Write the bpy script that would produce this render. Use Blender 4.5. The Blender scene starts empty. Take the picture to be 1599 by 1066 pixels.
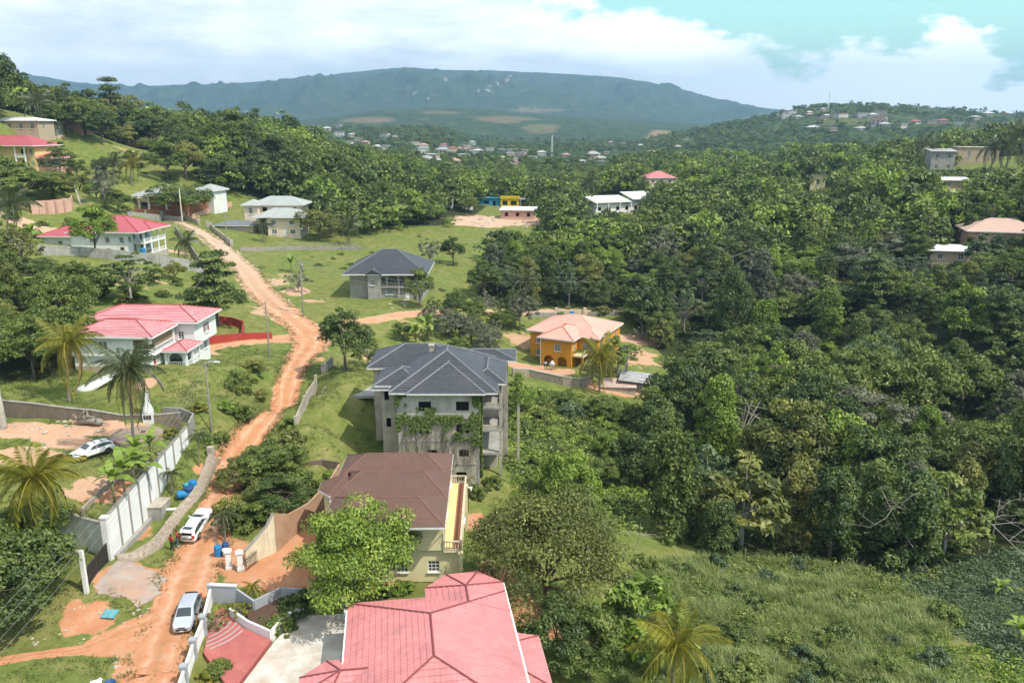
import bpy, bmesh, math, random
import numpy as np
from mathutils import Vector, Matrix
R = math.radians
PI = math.pi
scene = bpy.context.scene
COL = scene.collection
rng = random.Random(7)

# ------------------------------------------------------------------ camera model
CF, CP, CAMH = 1300.0, R(14.8), 42.0
_c, _s = math.cos(CP), math.sin(CP)
def ray(u, v):
    x = (u - 799.5) / CF; y = -(v - 533) / CF
    return Vector((x, _c + _s * y, -_s + _c * y))
def atz(u, v, z):
    d = ray(u, v); t = (z - CAMH) / d.z
    return Vector((d.x * t, d.y * t, z))
def proj(p):
    z = p[2] - CAMH; dep = p[1] * _c - z * _s
    if dep < 1: return (0, 0, dep)
    return (799.5 + CF * p[0] / dep, 533 - CF * (p[1] * _s + z * _c) / dep, dep)

# ------------------------------------------------------------------ noise
def _hash(ix, iy, seed):
    h = (ix.astype(np.int64) * 374761393 + iy.astype(np.int64) * 668265263 + seed * 1442695041) & 0x7fffffff
    h = ((h ^ (h >> 13)) * 1274126177) & 0x7fffffff
    return ((h ^ (h >> 16)) & 0xffff) / 65535.0
def vnoise(x, y, seed=0):
    x = np.asarray(x, float); y = np.asarray(y, float)
    ix = np.floor(x); iy = np.floor(y); fx = x - ix; fy = y - iy
    fx = fx * fx * (3 - 2 * fx); fy = fy * fy * (3 - 2 * fy)
    a = _hash(ix, iy, seed); b = _hash(ix + 1, iy, seed); c = _hash(ix, iy + 1, seed); d = _hash(ix + 1, iy + 1, seed)
    return (a * (1 - fx) + b * fx) * (1 - fy) + (c * (1 - fx) + d * fx) * fy
def fbm(x, y, seed=0, oct=4, gain=0.5):
    s = 0; a = 1; t = 0; f = 1.0
    for i in range(oct):
        s = s + a * vnoise(np.asarray(x) * f, np.asarray(y) * f, seed + i * 17); t += a; a *= gain; f *= 2.03
    return s / t
def sstep(a, b, x):
    t = np.clip((x - a) / (b - a), 0, 1); return t * t * (3 - 2 * t)

# ------------------------------------------------------------------ materials
MATS = {}
class NT:
    def __init__(s, name):
        s.m = bpy.data.materials.new(name); s.m.use_nodes = True
        s.t = s.m.node_tree; s.t.nodes.clear()
        s.out = s.n('ShaderNodeOutputMaterial')
    def n(s, typ, **kw):
        nd = s.t.nodes.new(typ)
        for k, v in kw.items():
            if k in nd.inputs: nd.inputs[k].default_value = v
            else: setattr(nd, k, v)
        return nd
    def l(s, a, b): s.t.links.new(a, b)
    def noise(s, vec, scale, detail=4, rough=0.55):
        n = s.n('ShaderNodeTexNoise'); n.inputs['Scale'].default_value = scale
        n.inputs['Detail'].default_value = detail; n.inputs['Roughness'].default_value = rough
        if vec is not None: s.l(vec, n.inputs['Vector'])
        return n.outputs['Fac']
    def ramp(s, fac, stops):
        r = s.n('ShaderNodeValToRGB'); e = r.color_ramp.elements
        while len(e) < len(stops): e.new(0.5)
        for i, (p, c) in enumerate(stops):
            e[i].position = p; e[i].color = (*c, 1) if len(c) == 3 else c
        s.l(fac, r.inputs[0]); return r.outputs[0]
    def mix(s, fac, a, b, mode='MIX'):
        m = s.n('ShaderNodeMix', data_type='RGBA', blend_type=mode)
        for sock, val in ((m.inputs[0], fac), (m.inputs[6], a), (m.inputs[7], b)):
            if isinstance(val, (int, float)): sock.default_value = val
            elif isinstance(val, tuple): sock.default_value = (*val, 1)
            else: s.l(val, sock)
        return m.outputs[2]
    def math(s, op, a, b=0.0, c=None):
        m = s.n('ShaderNodeMath', operation=op)
        for i, val in enumerate((a, b) if c is None else (a, b, c)):
            if isinstance(val, (int, float)): m.inputs[i].default_value = val
            else: s.l(val, m.inputs[i])
        return m.outputs[0]
    def rng(s, v, a, b, c=0.0, d=1.0):
        m = s.n('ShaderNodeMapRange'); m.clamp = True
        s.l(v, m.inputs[0])
        for i, x in enumerate((a, b, c, d)): m.inputs[i + 1].default_value = x
        return m.outputs[0]
    def attr(s, name, out='Fac'):
        a = s.n('ShaderNodeAttribute'); a.attribute_name = name; return a.outputs[out]
    def bsdf(s, col, rough=0.8, bump=None, bs=0.3, bd=0.05, spec=0.3, metal=0.0):
        p = s.n('ShaderNodeBsdfPrincipled')
        if isinstance(col, tuple): p.inputs['Base Color'].default_value = (*col, 1)
        else: s.l(col, p.inputs['Base Color'])
        if isinstance(rough, (int, float)): p.inputs['Roughness'].default_value = rough
        else: s.l(rough, p.inputs['Roughness'])
        p.inputs['Specular IOR Level'].default_value = spec; p.inputs['Metallic'].default_value = metal
        if bump is not None:
            b = s.n('ShaderNodeBump'); b.inputs['Strength'].default_value = bs; b.inputs['Distance'].default_value = bd
            s.l(bump, b.inputs['Height']); s.l(b.outputs[0], p.inputs['Normal'])
        s.l(p.outputs[0], s.out.inputs[0]); return p
    def pos(s): return s.n('ShaderNodeNewGeometry').outputs['Position']
    def obj(s): return s.n('ShaderNodeTexCoord').outputs['Object']
    def uv(s): return s.n('ShaderNodeTexCoord').outputs['UV']

def pmat(name, c1, c2=None, scale=1.0, rough=0.8, bump=0.2, bscale=8.0, spec=0.25, metal=0.0, dirt=None, dscale=0.35, dlo=0.55, dhi=0.75, uvs=False):
    """noise-varied paint / plaster / stone with optional large stains"""
    if name in MATS: return MATS[name]
    t = NT(name); v = t.obj()
    c2 = c2 or tuple(x * 0.85 for x in c1)
    col = t.mix(t.rng(t.noise(v, scale, 5, 0.6), 0.35, 0.65), c1, c2)
    if dirt:
        mp = t.n('ShaderNodeMapping'); mp.inputs['Scale'].default_value = (1, 1, 0.25); t.l(v, mp.inputs[0])
        col = t.mix(t.math('MULTIPLY', t.rng(t.noise(mp.outputs[0], dscale, 6, 0.7), dlo, dhi), 0.8), col, dirt)
    b = t.noise(v, bscale, 4, 0.6) if bump else None
    t.bsdf(col, rough, b, bump, 0.03, spec, metal)
    MATS[name] = t.m; return t.m

# ------------------------------------------------------------------ mesh builder
class MB:
    def __init__(s): s.v = []; s.f = []
    def add(s, vs, fs):
        o = len(s.v); s.v.extend([tuple(p) for p in vs]); s.f.extend([tuple(i + o for i in f) for f in fs])
    def poly(s, pts): s.add(pts, [tuple(range(len(pts)))])
    def box(s, x0, x1, y0, y1, z0, z1):
        s.add([(x0,y0,z0),(x1,y0,z0),(x1,y1,z0),(x0,y1,z0),(x0,y0,z1),(x1,y0,z1),(x1,y1,z1),(x0,y1,z1)],
              [(0,3,2,1),(4,5,6,7),(0,1,5,4),(1,2,6,5),(2,3,7,6),(3,0,4,7)])
    def rbox(s, c, size, rz=0, tilt=None):
        M = Matrix.Translation(Vector(c)) @ Matrix.Rotation(rz, 4, 'Z')
        if tilt: M = M @ Matrix.Rotation(tilt[0], 4, tilt[1])
        a, b, h = size[0]/2, size[1]/2, size[2]
        vs = [M @ Vector(p) for p in [(-a,-b,0),(a,-b,0),(a,b,0),(-a,b,0),(-a,-b,h),(a,-b,h),(a,b,h),(-a,b,h)]]
        s.add(vs, [(0,3,2,1),(4,5,6,7),(0,1,5,4),(1,2,6,5),(2,3,7,6),(3,0,4,7)])
    def seg(s, p, q, w, z0, z1, z0b=None, z1b=None):
        """wall piece from p to q (xy), thickness w, bottom z0 top z1 (b: values at q)"""
        p = Vector((p[0], p[1])); q = Vector((q[0], q[1])); d = (q - p)
        if d.length < 1e-6: return
        n = Vector((-d.y, d.x)).normalized() * (w / 2)
        z0b = z0 if z0b is None else z0b; z1b = z1 if z1b is None else z1b
        vs = [(p.x-n.x,p.y-n.y,z0),(q.x-n.x,q.y-n.y,z0b),(q.x+n.x,q.y+n.y,z0b),(p.x+n.x,p.y+n.y,z0),
              (p.x-n.x,p.y-n.y,z1),(q.x-n.x,q.y-n.y,z1b),(q.x+n.x,q.y+n.y,z1b),(p.x+n.x,p.y+n.y,z1)]
        s.add(vs, [(0,3,2,1),(4,5,6,7),(0,1,5,4),(1,2,6,5),(2,3,7,6),(3,0,4,7)])
    def tube(s, pts, rad, n=8, cap=True):
        pts = [Vector(p) for p in pts]; L = len(pts)
        if isinstance(rad, (int, float)): rad = [rad] * L
        vs = []; fs = []; up = Vector((0.0123, 0.0234, 1))
        for i, p in enumerate(pts):
            d = (pts[min(i+1, L-1)] - pts[max(i-1, 0)]).normalized()
            a = d.cross(up if abs(d.z) < 0.97 else Vector((1, 0.02, 0))).normalized(); b = d.cross(a)
            for k in range(n):
                t = 2 * PI * k / n
                vs.append(p + (a * math.cos(t) + b * math.sin(t)) * rad[i])
        for i in range(L - 1):
            for k in range(n):
                k2 = (k + 1) % n
                fs.append((i*n+k, i*n+k2, (i+1)*n+k2, (i+1)*n+k))
        if cap:
            fs.append(tuple(range(n - 1, -1, -1))); fs.append(tuple((L-1)*n + k for k in range(n)))
        s.add(vs, fs)
    def lathe(s, prof, c=(0, 0, 0), n=12):
        vs = []; fs = []; L = len(prof)
        for r, z in prof:
            for k in range(n):
                t = 2 * PI * k / n
                vs.append((c[0] + r * math.cos(t), c[1] + r * math.sin(t), c[2] + z))
        for i in range(L - 1):
            for k in range(n):
                k2 = (k + 1) % n
                fs.append((i*n+k, i*n+k2, (i+1)*n+k2, (i+1)*n+k))
        fs.append(tuple(range(n - 1, -1, -1))); fs.append(tuple((L-1)*n + k for k in range(n)))
        s.add(vs, fs)
    def prism(s, pts, z0, z1):
        n = len(pts)
        vs = [(p[0], p[1], z0) for p in pts] + [(p[0], p[1], z1) for p in pts]
        fs = [tuple(range(n - 1, -1, -1)), tuple(range(n, 2 * n))]
        for i in range(n): fs.append((i, (i+1) % n, n + (i+1) % n, n + i))
        s.add(vs, fs)
    def loft(s, rings, closed=True, caps=True):
        n = len(rings[0]); vs = [p for r in rings for p in r]; fs = []
        for i in range(len(rings) - 1):
            for k in range(n if closed else n - 1):
                k2 = (k + 1) % n
                fs.append((i*n+k, i*n+k2, (i+1)*n+k2, (i+1)*n+k))
        if caps and closed:
            fs.append(tuple(range(n - 1, -1, -1))); fs.append(tuple((len(rings)-1)*n + k for k in range(n)))
        s.add(vs, fs)
    def xform(s, M): s.v = [tuple(M @ Vector(p)) for p in s.v]
    def mesh(s, name, mat=None, smooth=False, uv=True):
        me = bpy.data.meshes.new(name); me.from_pydata(s.v, [], s.f); me.update()
        if mat: me.materials.append(mat)
        if smooth: me.polygons.foreach_set('use_smooth', [True] * len(me.polygons))
        if uv:
            L = me.uv_layers.new(name='UVMap').data
            for p in me.polygons:
                n = p.normal
                if abs(n.z) > 0.995: tu = Vector((1, 0, 0)); tv = Vector((0, 1, 0))
                else:
                    tu = Vector((-n.y, n.x, 0)).normalized(); tv = n.cross(tu)
                for li in p.loop_indices:
                    co = me.vertices[me.loops[li].vertex_index].co
                    L[li].uv = (co.dot(tu), co.dot(tv))
        return me
    def obj(s, name, mat=None, parent=None, smooth=False, loc=(0, 0, 0), rz=0, uv=True):
        o = bpy.data.objects.new(name, s.mesh(name, mat, smooth, uv)); COL.objects.link(o)
        o.location = loc; o.rotation_euler = (0, 0, rz)
        if parent: o.parent = parent
        return o

def tag(o, label, cat, group=None, kind=None):
    if label: o['label'] = label
    if cat: o['category'] = cat
    if group: o['group'] = group
    if kind: o['kind'] = kind
    return o
def struct(o, kind='structure'): o['kind'] = kind; return o
def thing(name, label, cat, loc=(0, 0, 0), rz=0, group=None):
    o = bpy.data.objects.new(name, None); COL.objects.link(o); o.empty_display_size = 0.3
    o.location = loc; o.rotation_euler = (0, 0, rz); return tag(o, label, cat, group)
def copy_tree(o, parent=None):
    c = o.copy(); COL.objects.link(c)
    if parent: c.parent = parent
    for ch in list(o.children): copy_tree(ch, c)
    return c
def inst(mesh, name, parent=None, loc=(0, 0, 0), rz=0):
    o = bpy.data.objects.new(name, mesh); COL.objects.link(o); o.location = loc; o.rotation_euler = (0, 0, rz)
    if parent: o.parent = parent
    return o
def np_mesh(name, V, F4, mat, tint=None, smooth=False):
    """fast quad mesh from numpy; tint: per-vertex float attribute"""
    me = bpy.data.meshes.new(name); n = len(V); m = len(F4)
    me.vertices.add(n); me.vertices.foreach_set('co', np.ascontiguousarray(V, dtype=np.float32).ravel())
    me.loops.add(m * 4); me.loops.foreach_set('vertex_index', np.ascontiguousarray(F4, dtype=np.int32).ravel())
    me.polygons.add(m); me.polygons.foreach_set('loop_start', np.arange(0, m * 4, 4, dtype=np.int32))
    me.polygons.foreach_set('loop_total', np.full(m, 4, dtype=np.int32))
    if smooth: me.polygons.foreach_set('use_smooth', np.ones(m, dtype=bool))
    me.update(calc_edges=True)
    if tint is not None:
        a = me.attributes.new('tint', 'FLOAT', 'POINT'); a.data.foreach_set('value', np.ascontiguousarray(tint, dtype=np.float32))
    if mat: me.materials.append(mat)
    return me
# ------------------------------------------------------------------ terrain height
_ctl = [  # (pixel u, pixel v, ground height)
 (290,930,0),(240,1066,0),(310,850,.3),(350,760,.8),(395,690,1.2),(440,620,1.6),(490,540,2.5),(480,520,3),(410,460,4.5),
 (370,410,6.5),(320,370,9),(270,345,11),(230,335,12.5),(580,1050,-.3),(700,1000,-.5),(420,1040,-.2),
 (420,890,0),(480,820,.1),(600,900,-.6),(700,920,-.8),(500,650,2.0),(530,600,3.0),(560,680,0.2),(590,640,1.0),(620,745,-1.8),(760,745,-3),
 (100,980,.5),(30,1050,.5),(170,910,.5),(205,880,.6),(300,715,2.6),(250,790,1.6),(280,770,1.4),

 (260,600,6.6),(310,600,6.0),(200,612,6.8),(345,560,5.0),(110,560,8.0),(330,660,3.8),(385,600,3.2),(400,550,4.0),
 (200,450,11),(100,410,14),(245,402,12),(110,378,13),(40,362,15),(90,332,18),(30,262,27),(75,260,26.5),(120,300,22),(180,275,24),
 (20,208,38),(100,206,36),(200,235,30),(250,328,13.5),(310,318,14),(330,430,7.5),(300,480,8),
 (418,368,7),(480,366,6.5),(440,400,5),(500,430,4),(560,465,3),(650,465,2.6),(700,405,3),(640,365,4.5),(540,372,5.5),
 (790,350,4.5),(830,332,5),(780,318,6),(680,440,2),(620,492,2.2),
 (760,480,-2),(850,488,-5.2),(980,486,-5.5),(831,562,-7),(892,576,-7.2),(960,575,-7.4),(980,602,-9),(830,640,-7.5),(900,640,-9),(850,700,-8.5),(1000,690,-12),
 (1200,800,-14),(1150,905,-10),(1300,955,-9.5),(1450,905,-10.5),(1000,1010,-6),(880,960,-3),(790,890,-2.2),(810,790,-4.5),(1550,1010,-7.5),
 (1590,860,-10.5),(1400,700,-13),(1500,600,-9),(1300,560,-11),(1100,450,-4),(1300,450,-3),(1550,500,1.5),(1450,430,4.5),(1570,392,7.5),(1500,405,6),
 (1100,365,4),(960,335,7),(1030,305,10),(1200,325,9),(1270,297,12),(1400,305,15),(1530,257,25),(1599,300,20)]
_pts = [tuple(atz(u, v, z)) for u, v, z in _ctl]
_pts += [(-45,40,.8),(0,40,-.6),(12,52,-3.5),(30,40,-6.5),(60,60,-6),(100,40,2),(-90,40,5),(0,0,-3),(-60,-20,3),(60,-20,2),(0,-80,-2),
 (-150,60,22),(-150,120,26),(-200,180,42),(-240,260,52),(-260,360,58),(-170,330,40),(-110,340,27),(-75,370,20),(-40,390,11),(10,400,7),(-140,480,34),(-60,520,16),
 (120,100,-2),(170,160,6),(220,240,18),(260,330,28),(300,430,36),(180,450,14),(80,460,8),(0,560,4),(-260,560,46),(200,600,16),(420,600,46),(-420,500,70),(350,200,30),(-350,60,50)]
_pts += [(-27,84,1.0),(-26.2,90,1.7),(-26.6,97,2.0),(-27.5,103,2.0),(-33.5,84,.6),(-34,96,1.0),(-30.5,84,.6),(-30.8,91,.95),(-31,98,1.2)]
_yard = [tuple(atz(u, v, z)) for u, v, z in [(145,705,5.6),(60,690,6.0),(215,680,5.6),(60,640,7.0),(230,650,6.2),(200,760,4.9),(130,790,4.6),(20,760,5.6),(280,690,5.2),(250,720,5.0)]] + [(-46,66,4.2),(-60,70,6.5)]
_P = np.array(_pts)
_k = lambda d2: -np.sqrt(d2 + 25.0)
def _fit(P):
    n = len(P); A = np.zeros((n + 3, n + 3))
    A[:n, :n] = _k(((P[:, None, :2] - P[None, :, :2]) ** 2).sum(-1)) - np.eye(n) * 0.8
    A[:n, n] = 1; A[:n, n+1:] = P[:, :2]; A[n, :n] = 1; A[n+1:, :n] = P[:, :2].T
    return P, np.linalg.solve(A, np.concatenate([P[:, 2], [0, 0, 0]]))
_out = _fit(_P)
_in = _fit(np.array([p for p in _pts if not (-48 < p[0] < -28 and 50 < p[1] < 100)] + _yard))
def _rbf(fit, x, y):
    P, W = fit; n = len(P); out = np.empty(len(x))
    for i in range(0, len(x), 20000):
        X = x[i:i+20000]; Y = y[i:i+20000]
        K = _k((X[:, None] - P[None, :, 0]) ** 2 + (Y[:, None] - P[None, :, 1]) ** 2)
        out[i:i+20000] = K @ W[:n] + W[n] + W[n+1] * X + W[n+2] * Y
    return out
WALL_A, WALL_B = (-39.2, 73.1), (-39.6, 95.0)
def terrace(x, y):
    """1 inside the walled yard that stands above the road"""
    xw = np.interp(y, [73.1, 95, 110], [-39.2, -39.6, -40.5])
    soft = 0.15 + 9 * sstep(93, 104, y)
    a = np.clip((xw - .1 - x) / soft, 0, 1)
    b = sstep(0, 1, (y - 73.2 - np.clip(-39.3 - x, 0, 6) * .5 + np.maximum(-47 - x, 0) * .9) / (.25 + np.maximum(-45 - x, 0) * .5))
    return a * b
def in_poly(x, y, P):
    c = np.zeros(len(x), bool); j = len(P) - 1
    for i in range(len(P)):
        xi, yi = P[i]; xj, yj = P[j]
        c ^= ((yi > y) != (yj > y)) & (x < (xj - xi) * (y - yi) / (yj - yi + 1e-12) + xi); j = i
    return c
def h_near(x, y):
    x = np.atleast_1d(np.asarray(x, float)); y = np.atleast_1d(np.asarray(y, float))
    a = _rbf(_out, x, y); m = terrace(x, y); k = m > 0
    if k.any(): a[k] = a[k] * (1 - m[k]) + np.clip(_rbf(_in, x[k], y[k]), np.where(y[k] < 100, 3.8, -50), np.where(y[k] < 100, 12, 999)) * m[k]
    if k.any():
        xx, yy = x[k], y[k]; pl = 4.75 + (yy - 73) * .07 + np.maximum(-40 - xx, 0) * .05
        q = sstep(100, 94, yy) if False else 1 - sstep(93, 99, yy); q = q * (1 - sstep(54, 64, -xx)) * m[k]
        a[k] = a[k] * (1 - q) + pl * q
    c = in_poly(x, y, _COMP)
    if c.any(): a[c] = np.minimum(a[c], -.62)
    return a
_COMP = [tuple(atz(u, v, 0))[:2] for u, v in ((338,944),(400,965),(545,950),(600,1010),(600,1140),(272,1140),(306,1040))]
def _prof(tab):
    us = [(t[0] - 799.5) / CF for t in tab]; return np.array(us), np.array([t[1] for t in tab], float)
# skylines: pixel column -> pixel row of the crest (trees taken off), read off at the crest's own distance
_hr = _prof([(700,205),(830,264),(900,248),(960,234),(1010,219),(1080,205),(1140,193),(1190,185),(1230,176),(1300,170),(1400,173),(1500,179),(1599,185),(1800,190),(2400,215)])
_hc = _prof([(-400,170),(0,190),(330,210),(420,199),(480,191),(530,185),(600,176),(700,173),(760,174),(820,180),(900,184),(1000,190),(1080,196),(1300,206)])
_mt = _prof([(-900,118),(-300,122),(0,119),(60,115),(100,117),(180,127),(250,128),(300,125),(360,123),(430,121),(520,118),(600,112),(640,110),(700,114),(780,113),(860,116),(960,120),(1040,131),(1100,149),(1150,157),(1230,166),(1300,176),(1500,186),(2400,190)])
def H(x, y):
    x = np.atleast_1d(np.asarray(x, float)); y = np.atleast_1d(np.asarray(y, float))
    r = np.hypot(x, y); yy = np.maximum(y, 1.0); t = x / yy
    front = sstep(-0.1, 0.5, y / np.maximum(r, 1))
    near = h_near(np.where(r > 650, x * 650 / np.maximum(r, 1), x), np.where(r > 650, y * 650 / np.maximum(r, 1), y))
    def crest(tab, d): return CAMH + (190 - np.interp(t, *tab)) / CF * d
    n1 = fbm(x / 260, y / 260, 3, 4); n2 = fbm(x / 900, y / 900, 9, 5); n3 = fbm(x / 340, y / 340, 21, 4)
    far = 2.0 + 10 * (n1 - .5)
    d1 = yy + 160 * (n2 - .5)
    a = sstep(560, 1500, d1) * (1 - .8 * sstep(1560, 2300, d1)); a = a ** 1.15
    hr = np.maximum(crest(_hr, 1500) - 2, 0) * a * (1 + .25 * (n1 - .5) * np.sin(np.clip(a, 0, 1) * PI))
    b = sstep(1500, 3000, yy + 500 * (n2 - .5)) * (1 - .5 * sstep(3050, 4000, yy))
    hc = np.maximum(crest(_hc, 3000) - 2, 0) * b * (1 + .45 * (n3 - .5) * np.sin(np.clip(b, 0, 1) * PI))
    rid = 1 - np.abs(2 * fbm(x / 800, y / 800, 31, 5, .55) - 1) * 2
    rid2 = 1 - np.abs(2 * fbm(x / 300, y / 300, 35, 4) - 1) * 2
    m = sstep(3300, 6500, yy + 900 * (n2 - .5)) ** 1.1 * (1 - .4 * sstep(6600, 8500, yy))
    hm = np.maximum(crest(_mt, 6500) - 72, 0) * m
    w = np.sin(np.clip(m, 0, 1) * PI) * np.sqrt(np.clip(1 - m, 0, 1)) * 1.25
    hm = hm + ((rid - .62) * 260 + (rid2 - .5) * 110) * w * np.clip(hm / 150, 0, 1) * .75 + 9 * (fbm(x / 200, y / 200, 51, 3) - .5) * np.clip(hm / 200, 0, 1)
    far = far + np.maximum(hr, 0) + hc + hm
    s = sstep(480, 900, r)
    return near * (1 - s) + (far * front + 8 * (1 - front)) * s
def hz(x, y): return float(H([x], [y])[0])
def ghit(u, v, tmax=7000):
    """the point of the ground seen at a pixel"""
    d = ray(u, v); ts = np.concatenate([np.linspace(20, 700, 500), np.geomspace(703, tmax, 250)])
    X, Y, Z = d.x * ts, d.y * ts, CAMH + d.z * ts
    g = Z - H(X, Y); i = int(np.argmax(g < 0))
    if g[i] >= 0: return None
    if i == 0: return Vector((X[0], Y[0], hz(X[0], Y[0])))
    f = g[i-1] / (g[i-1] - g[i]); t = ts[i-1] + f * (ts[i] - ts[i-1])
    return Vector((d.x * t, d.y * t, hz(d.x * t, d.y * t)))
def gp(*uv): return [ghit(u, v) for u, v in uv]

def seg_dist(x, y, path):
    """distance to a polyline of (x, y, halfwidth): returns distance / halfwidth"""
    best = np.full(len(x), 1e9)
    for (a, b) in zip(path[:-1], path[1:]):
        dx, dy = b[0] - a[0], b[1] - a[1]; L = dx * dx + dy * dy + 1e-9
        t = np.clip(((x - a[0]) * dx + (y - a[1]) * dy) / L, 0, 1)
        d = np.hypot(x - a[0] - t * dx, y - a[1] - t * dy); w = a[2] + (b[2] - a[2]) * t
        best = np.minimum(best, d / w)
    return best
def smooth_path(pts, n=6):
    P = [Vector(p) for p in pts]; out = []
    for i in range(len(P) - 1):
        p0, p1, p2, p3 = P[max(i-1, 0)], P[i], P[i+1], P[min(i+2, len(P)-1)]
        for k in range(n):
            t = k / n
            out.append(0.5 * ((2*p1) + (-p0+p2)*t + (2*p0-5*p1+4*p2-p3)*t*t + (-p0+3*p1-3*p2+p3)*t*t*t))
    out.append(P[-1]); return out
def road_path(lst, n=6):
    P = []
    for u, v, w in lst:
        g = ghit(u, v); P.append((g.x, g.y, w))
    return [tuple(p) for p in smooth_path(P, n)]
_g0 = ghit(236, 1066)
MAIN_ROAD = road_path([(238,1064,2.0),(258,1000,1.9),(280,940,2.2),(302,890,2.5),(322,830,2.1),(340,780,1.6),(362,725,1.5),(392,682,1.5),(425,645,1.6),(450,600,1.7),(470,558,2.0),(484,525,3.0),
                       (440,486,3.5),(405,452,3.2),(385,425,3.0),(358,398,3.0),(332,375,3.0),(300,356,2.8),(262,343,2.2),(228,338,2.2)])
MAIN_ROAD = [(MAIN_ROAD[0][0]+3.0, 40, 2.0)] + MAIN_ROAD
SIDE_ROAD = road_path([(484,522,2.6),(530,508,1.7),(580,500,1.5),(630,491,1.4),(690,487,1.3),(760,487,1.4),(850,487,1.5),(930,486,1.5),(1000,484,1.4)], 4)
LEFT_DRIVE = road_path([(475,527,2.2),(420,530,1.7),(360,534,1.7),(320,541,1.8),(303,556,1.5)], 4)
TRACK = road_path([(-20,1035,.5),(60,1022,.55),(130,1012,.7),(200,985,1.2),(250,965,1.5)], 4)
YARD = road_path([(340,868,2.4),(400,880,3.0),(450,890,3.2),(478,845,2.0),(500,800,1.6)], 4)
# bare earth patches: pixel, half widths (m), strength
PATCH = [(130,965,3.2,2.2,.9),(225,905,4.2,3.2,1.0),(180,1010,2.4,1.6,.8),(215,1040,2.0,2.0,.8),(40,672,7,2.6,1.0),(20,712,6,2.6,1.0),(155,668,4.5,1.8,1.0),(235,680,3.6,2.2,.8),(105,690,3.5,1.8,.8),
         (165,762,4.0,2.8,.9),(130,655,2.5,1.2,.8),(345,755,1.3,3.0,1.0),(320,735,1.6,1.4,.9),(230,672,3.0,1.6,.9),(200,790,1.8,1.5,.7),(305,545,4.0,2.2,1.0),(225,598,1.6,1.4,.9),
         (440,490,6,5,.8),(460,455,4.5,5,.75),(430,440,4,6,.6),(490,470,3,2,.6),(795,345,26,13,1.0),(750,350,14,7,1.0),(265,392,6,3,1.0),(85,208,6,2,.6),(200,236,10,3,.5),
         (600,905,3,2,.9),(820,573,6,3.0,1.0),(870,580,4,2.6,1.0),(985,555,8,8,.95),(1000,530,7,5,.8),(960,610,6,2,.8),(640,505,3,1.5,.5),(775,905,2.0,6,.8),(820,960,4,4,.8),(750,815,2.2,3,.8),
         (445,430,3,3,.5),(500,560,1.2,2.2,.6),(580,560,3,2,.7),(630,575,2,1.5,.6),(170,440,8,2.0,.5),(250,440,5,1.2,.6),(350,690,1.5,1.5,.5),(810,530,4,6,.6),(50,352,9,3,.9),(110,320,5,2,.4)]
_PW = []
for u, v, a, b, s in PATCH:
    g = ghit(u, v)
    if g is not None: _PW.append((g.x, g.y, a, b, s))
# wooded ground, as outlines drawn round what the trees cover (ground pixels)
def outline(*uv):
    return [(g.x, g.y) for g in (ghit(u, v) for u, v in uv) if g is not None]
JUNGLE = outline((735,470),(765,425),(800,395),(852,372),(880,357),(960,352),(1060,362),(1200,335),(1350,318),(1520,300),(1610,330),(1750,420),(1760,700),(1690,830),(1590,862),(1480,885),(1400,892),(1290,875),(1200,868),(1120,868),(1060,845),(1010,800),(1000,730),(1010,660),(1000,628),(1050,615),(1040,560),(1010,530),(985,500),(930,478),(860,478),(790,482))
WOOD_MID = outline((490,352),(560,352),(620,352),(690,352),(740,338),(760,322),(700,308),(600,296),(500,284),(430,270),(340,262),(300,268),(330,300),(370,300),(440,318),(470,330))
WOOD_LEFT = outline((0,600),(120,585),(135,540),(128,470),(150,440),(120,420),(60,408),(-60,400),(-80,500))
SCRUB = outline((790,600),(990,628),(1012,700),(1000,800),(960,840),(840,860),(800,800),(790,740),(790,660))
CLEARING = outline((1000,880),(1120,868),(1290,885),(1400,905),(1470,950),(1480,1010),(1560,1100),(1400,1160),(1000,1160),(960,1060),(960,960))
COVER = outline((1240,880),(1400,890),(1480,885),(1610,850),(1720,860),(1720,1040),(1600,1040),(1500,1000),(1460,940),(1380,905))
def masks(x, y):
    n = fbm(x / 1.3, y / 1.3, 77, 3); n2 = fbm(x / 5, y / 5, 78, 3)
    d = np.zeros(len(x))
    for path, sharp in ((MAIN_ROAD, 1), (SIDE_ROAD, 1), (LEFT_DRIVE, 1), (TRACK, 1), (YARD, 1)):
        q = seg_dist(x, y, path) + (n - .5) * .55 + (n2 - .5) * .5
        d = np.maximum(d, 1 - sstep(.85, 1.45, q))
    for px, py, a, b, s in _PW:
        q = np.hypot((x - px) / a, (y - py) / b) + (n - .5) * .8 + (n2 - .5) * .7
        d = np.maximum(d, s * (1 - sstep(.6, 1.15, q)))
    f = np.zeros(len(x))
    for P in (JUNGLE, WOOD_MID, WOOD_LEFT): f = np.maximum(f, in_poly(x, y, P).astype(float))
    return d, f

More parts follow.
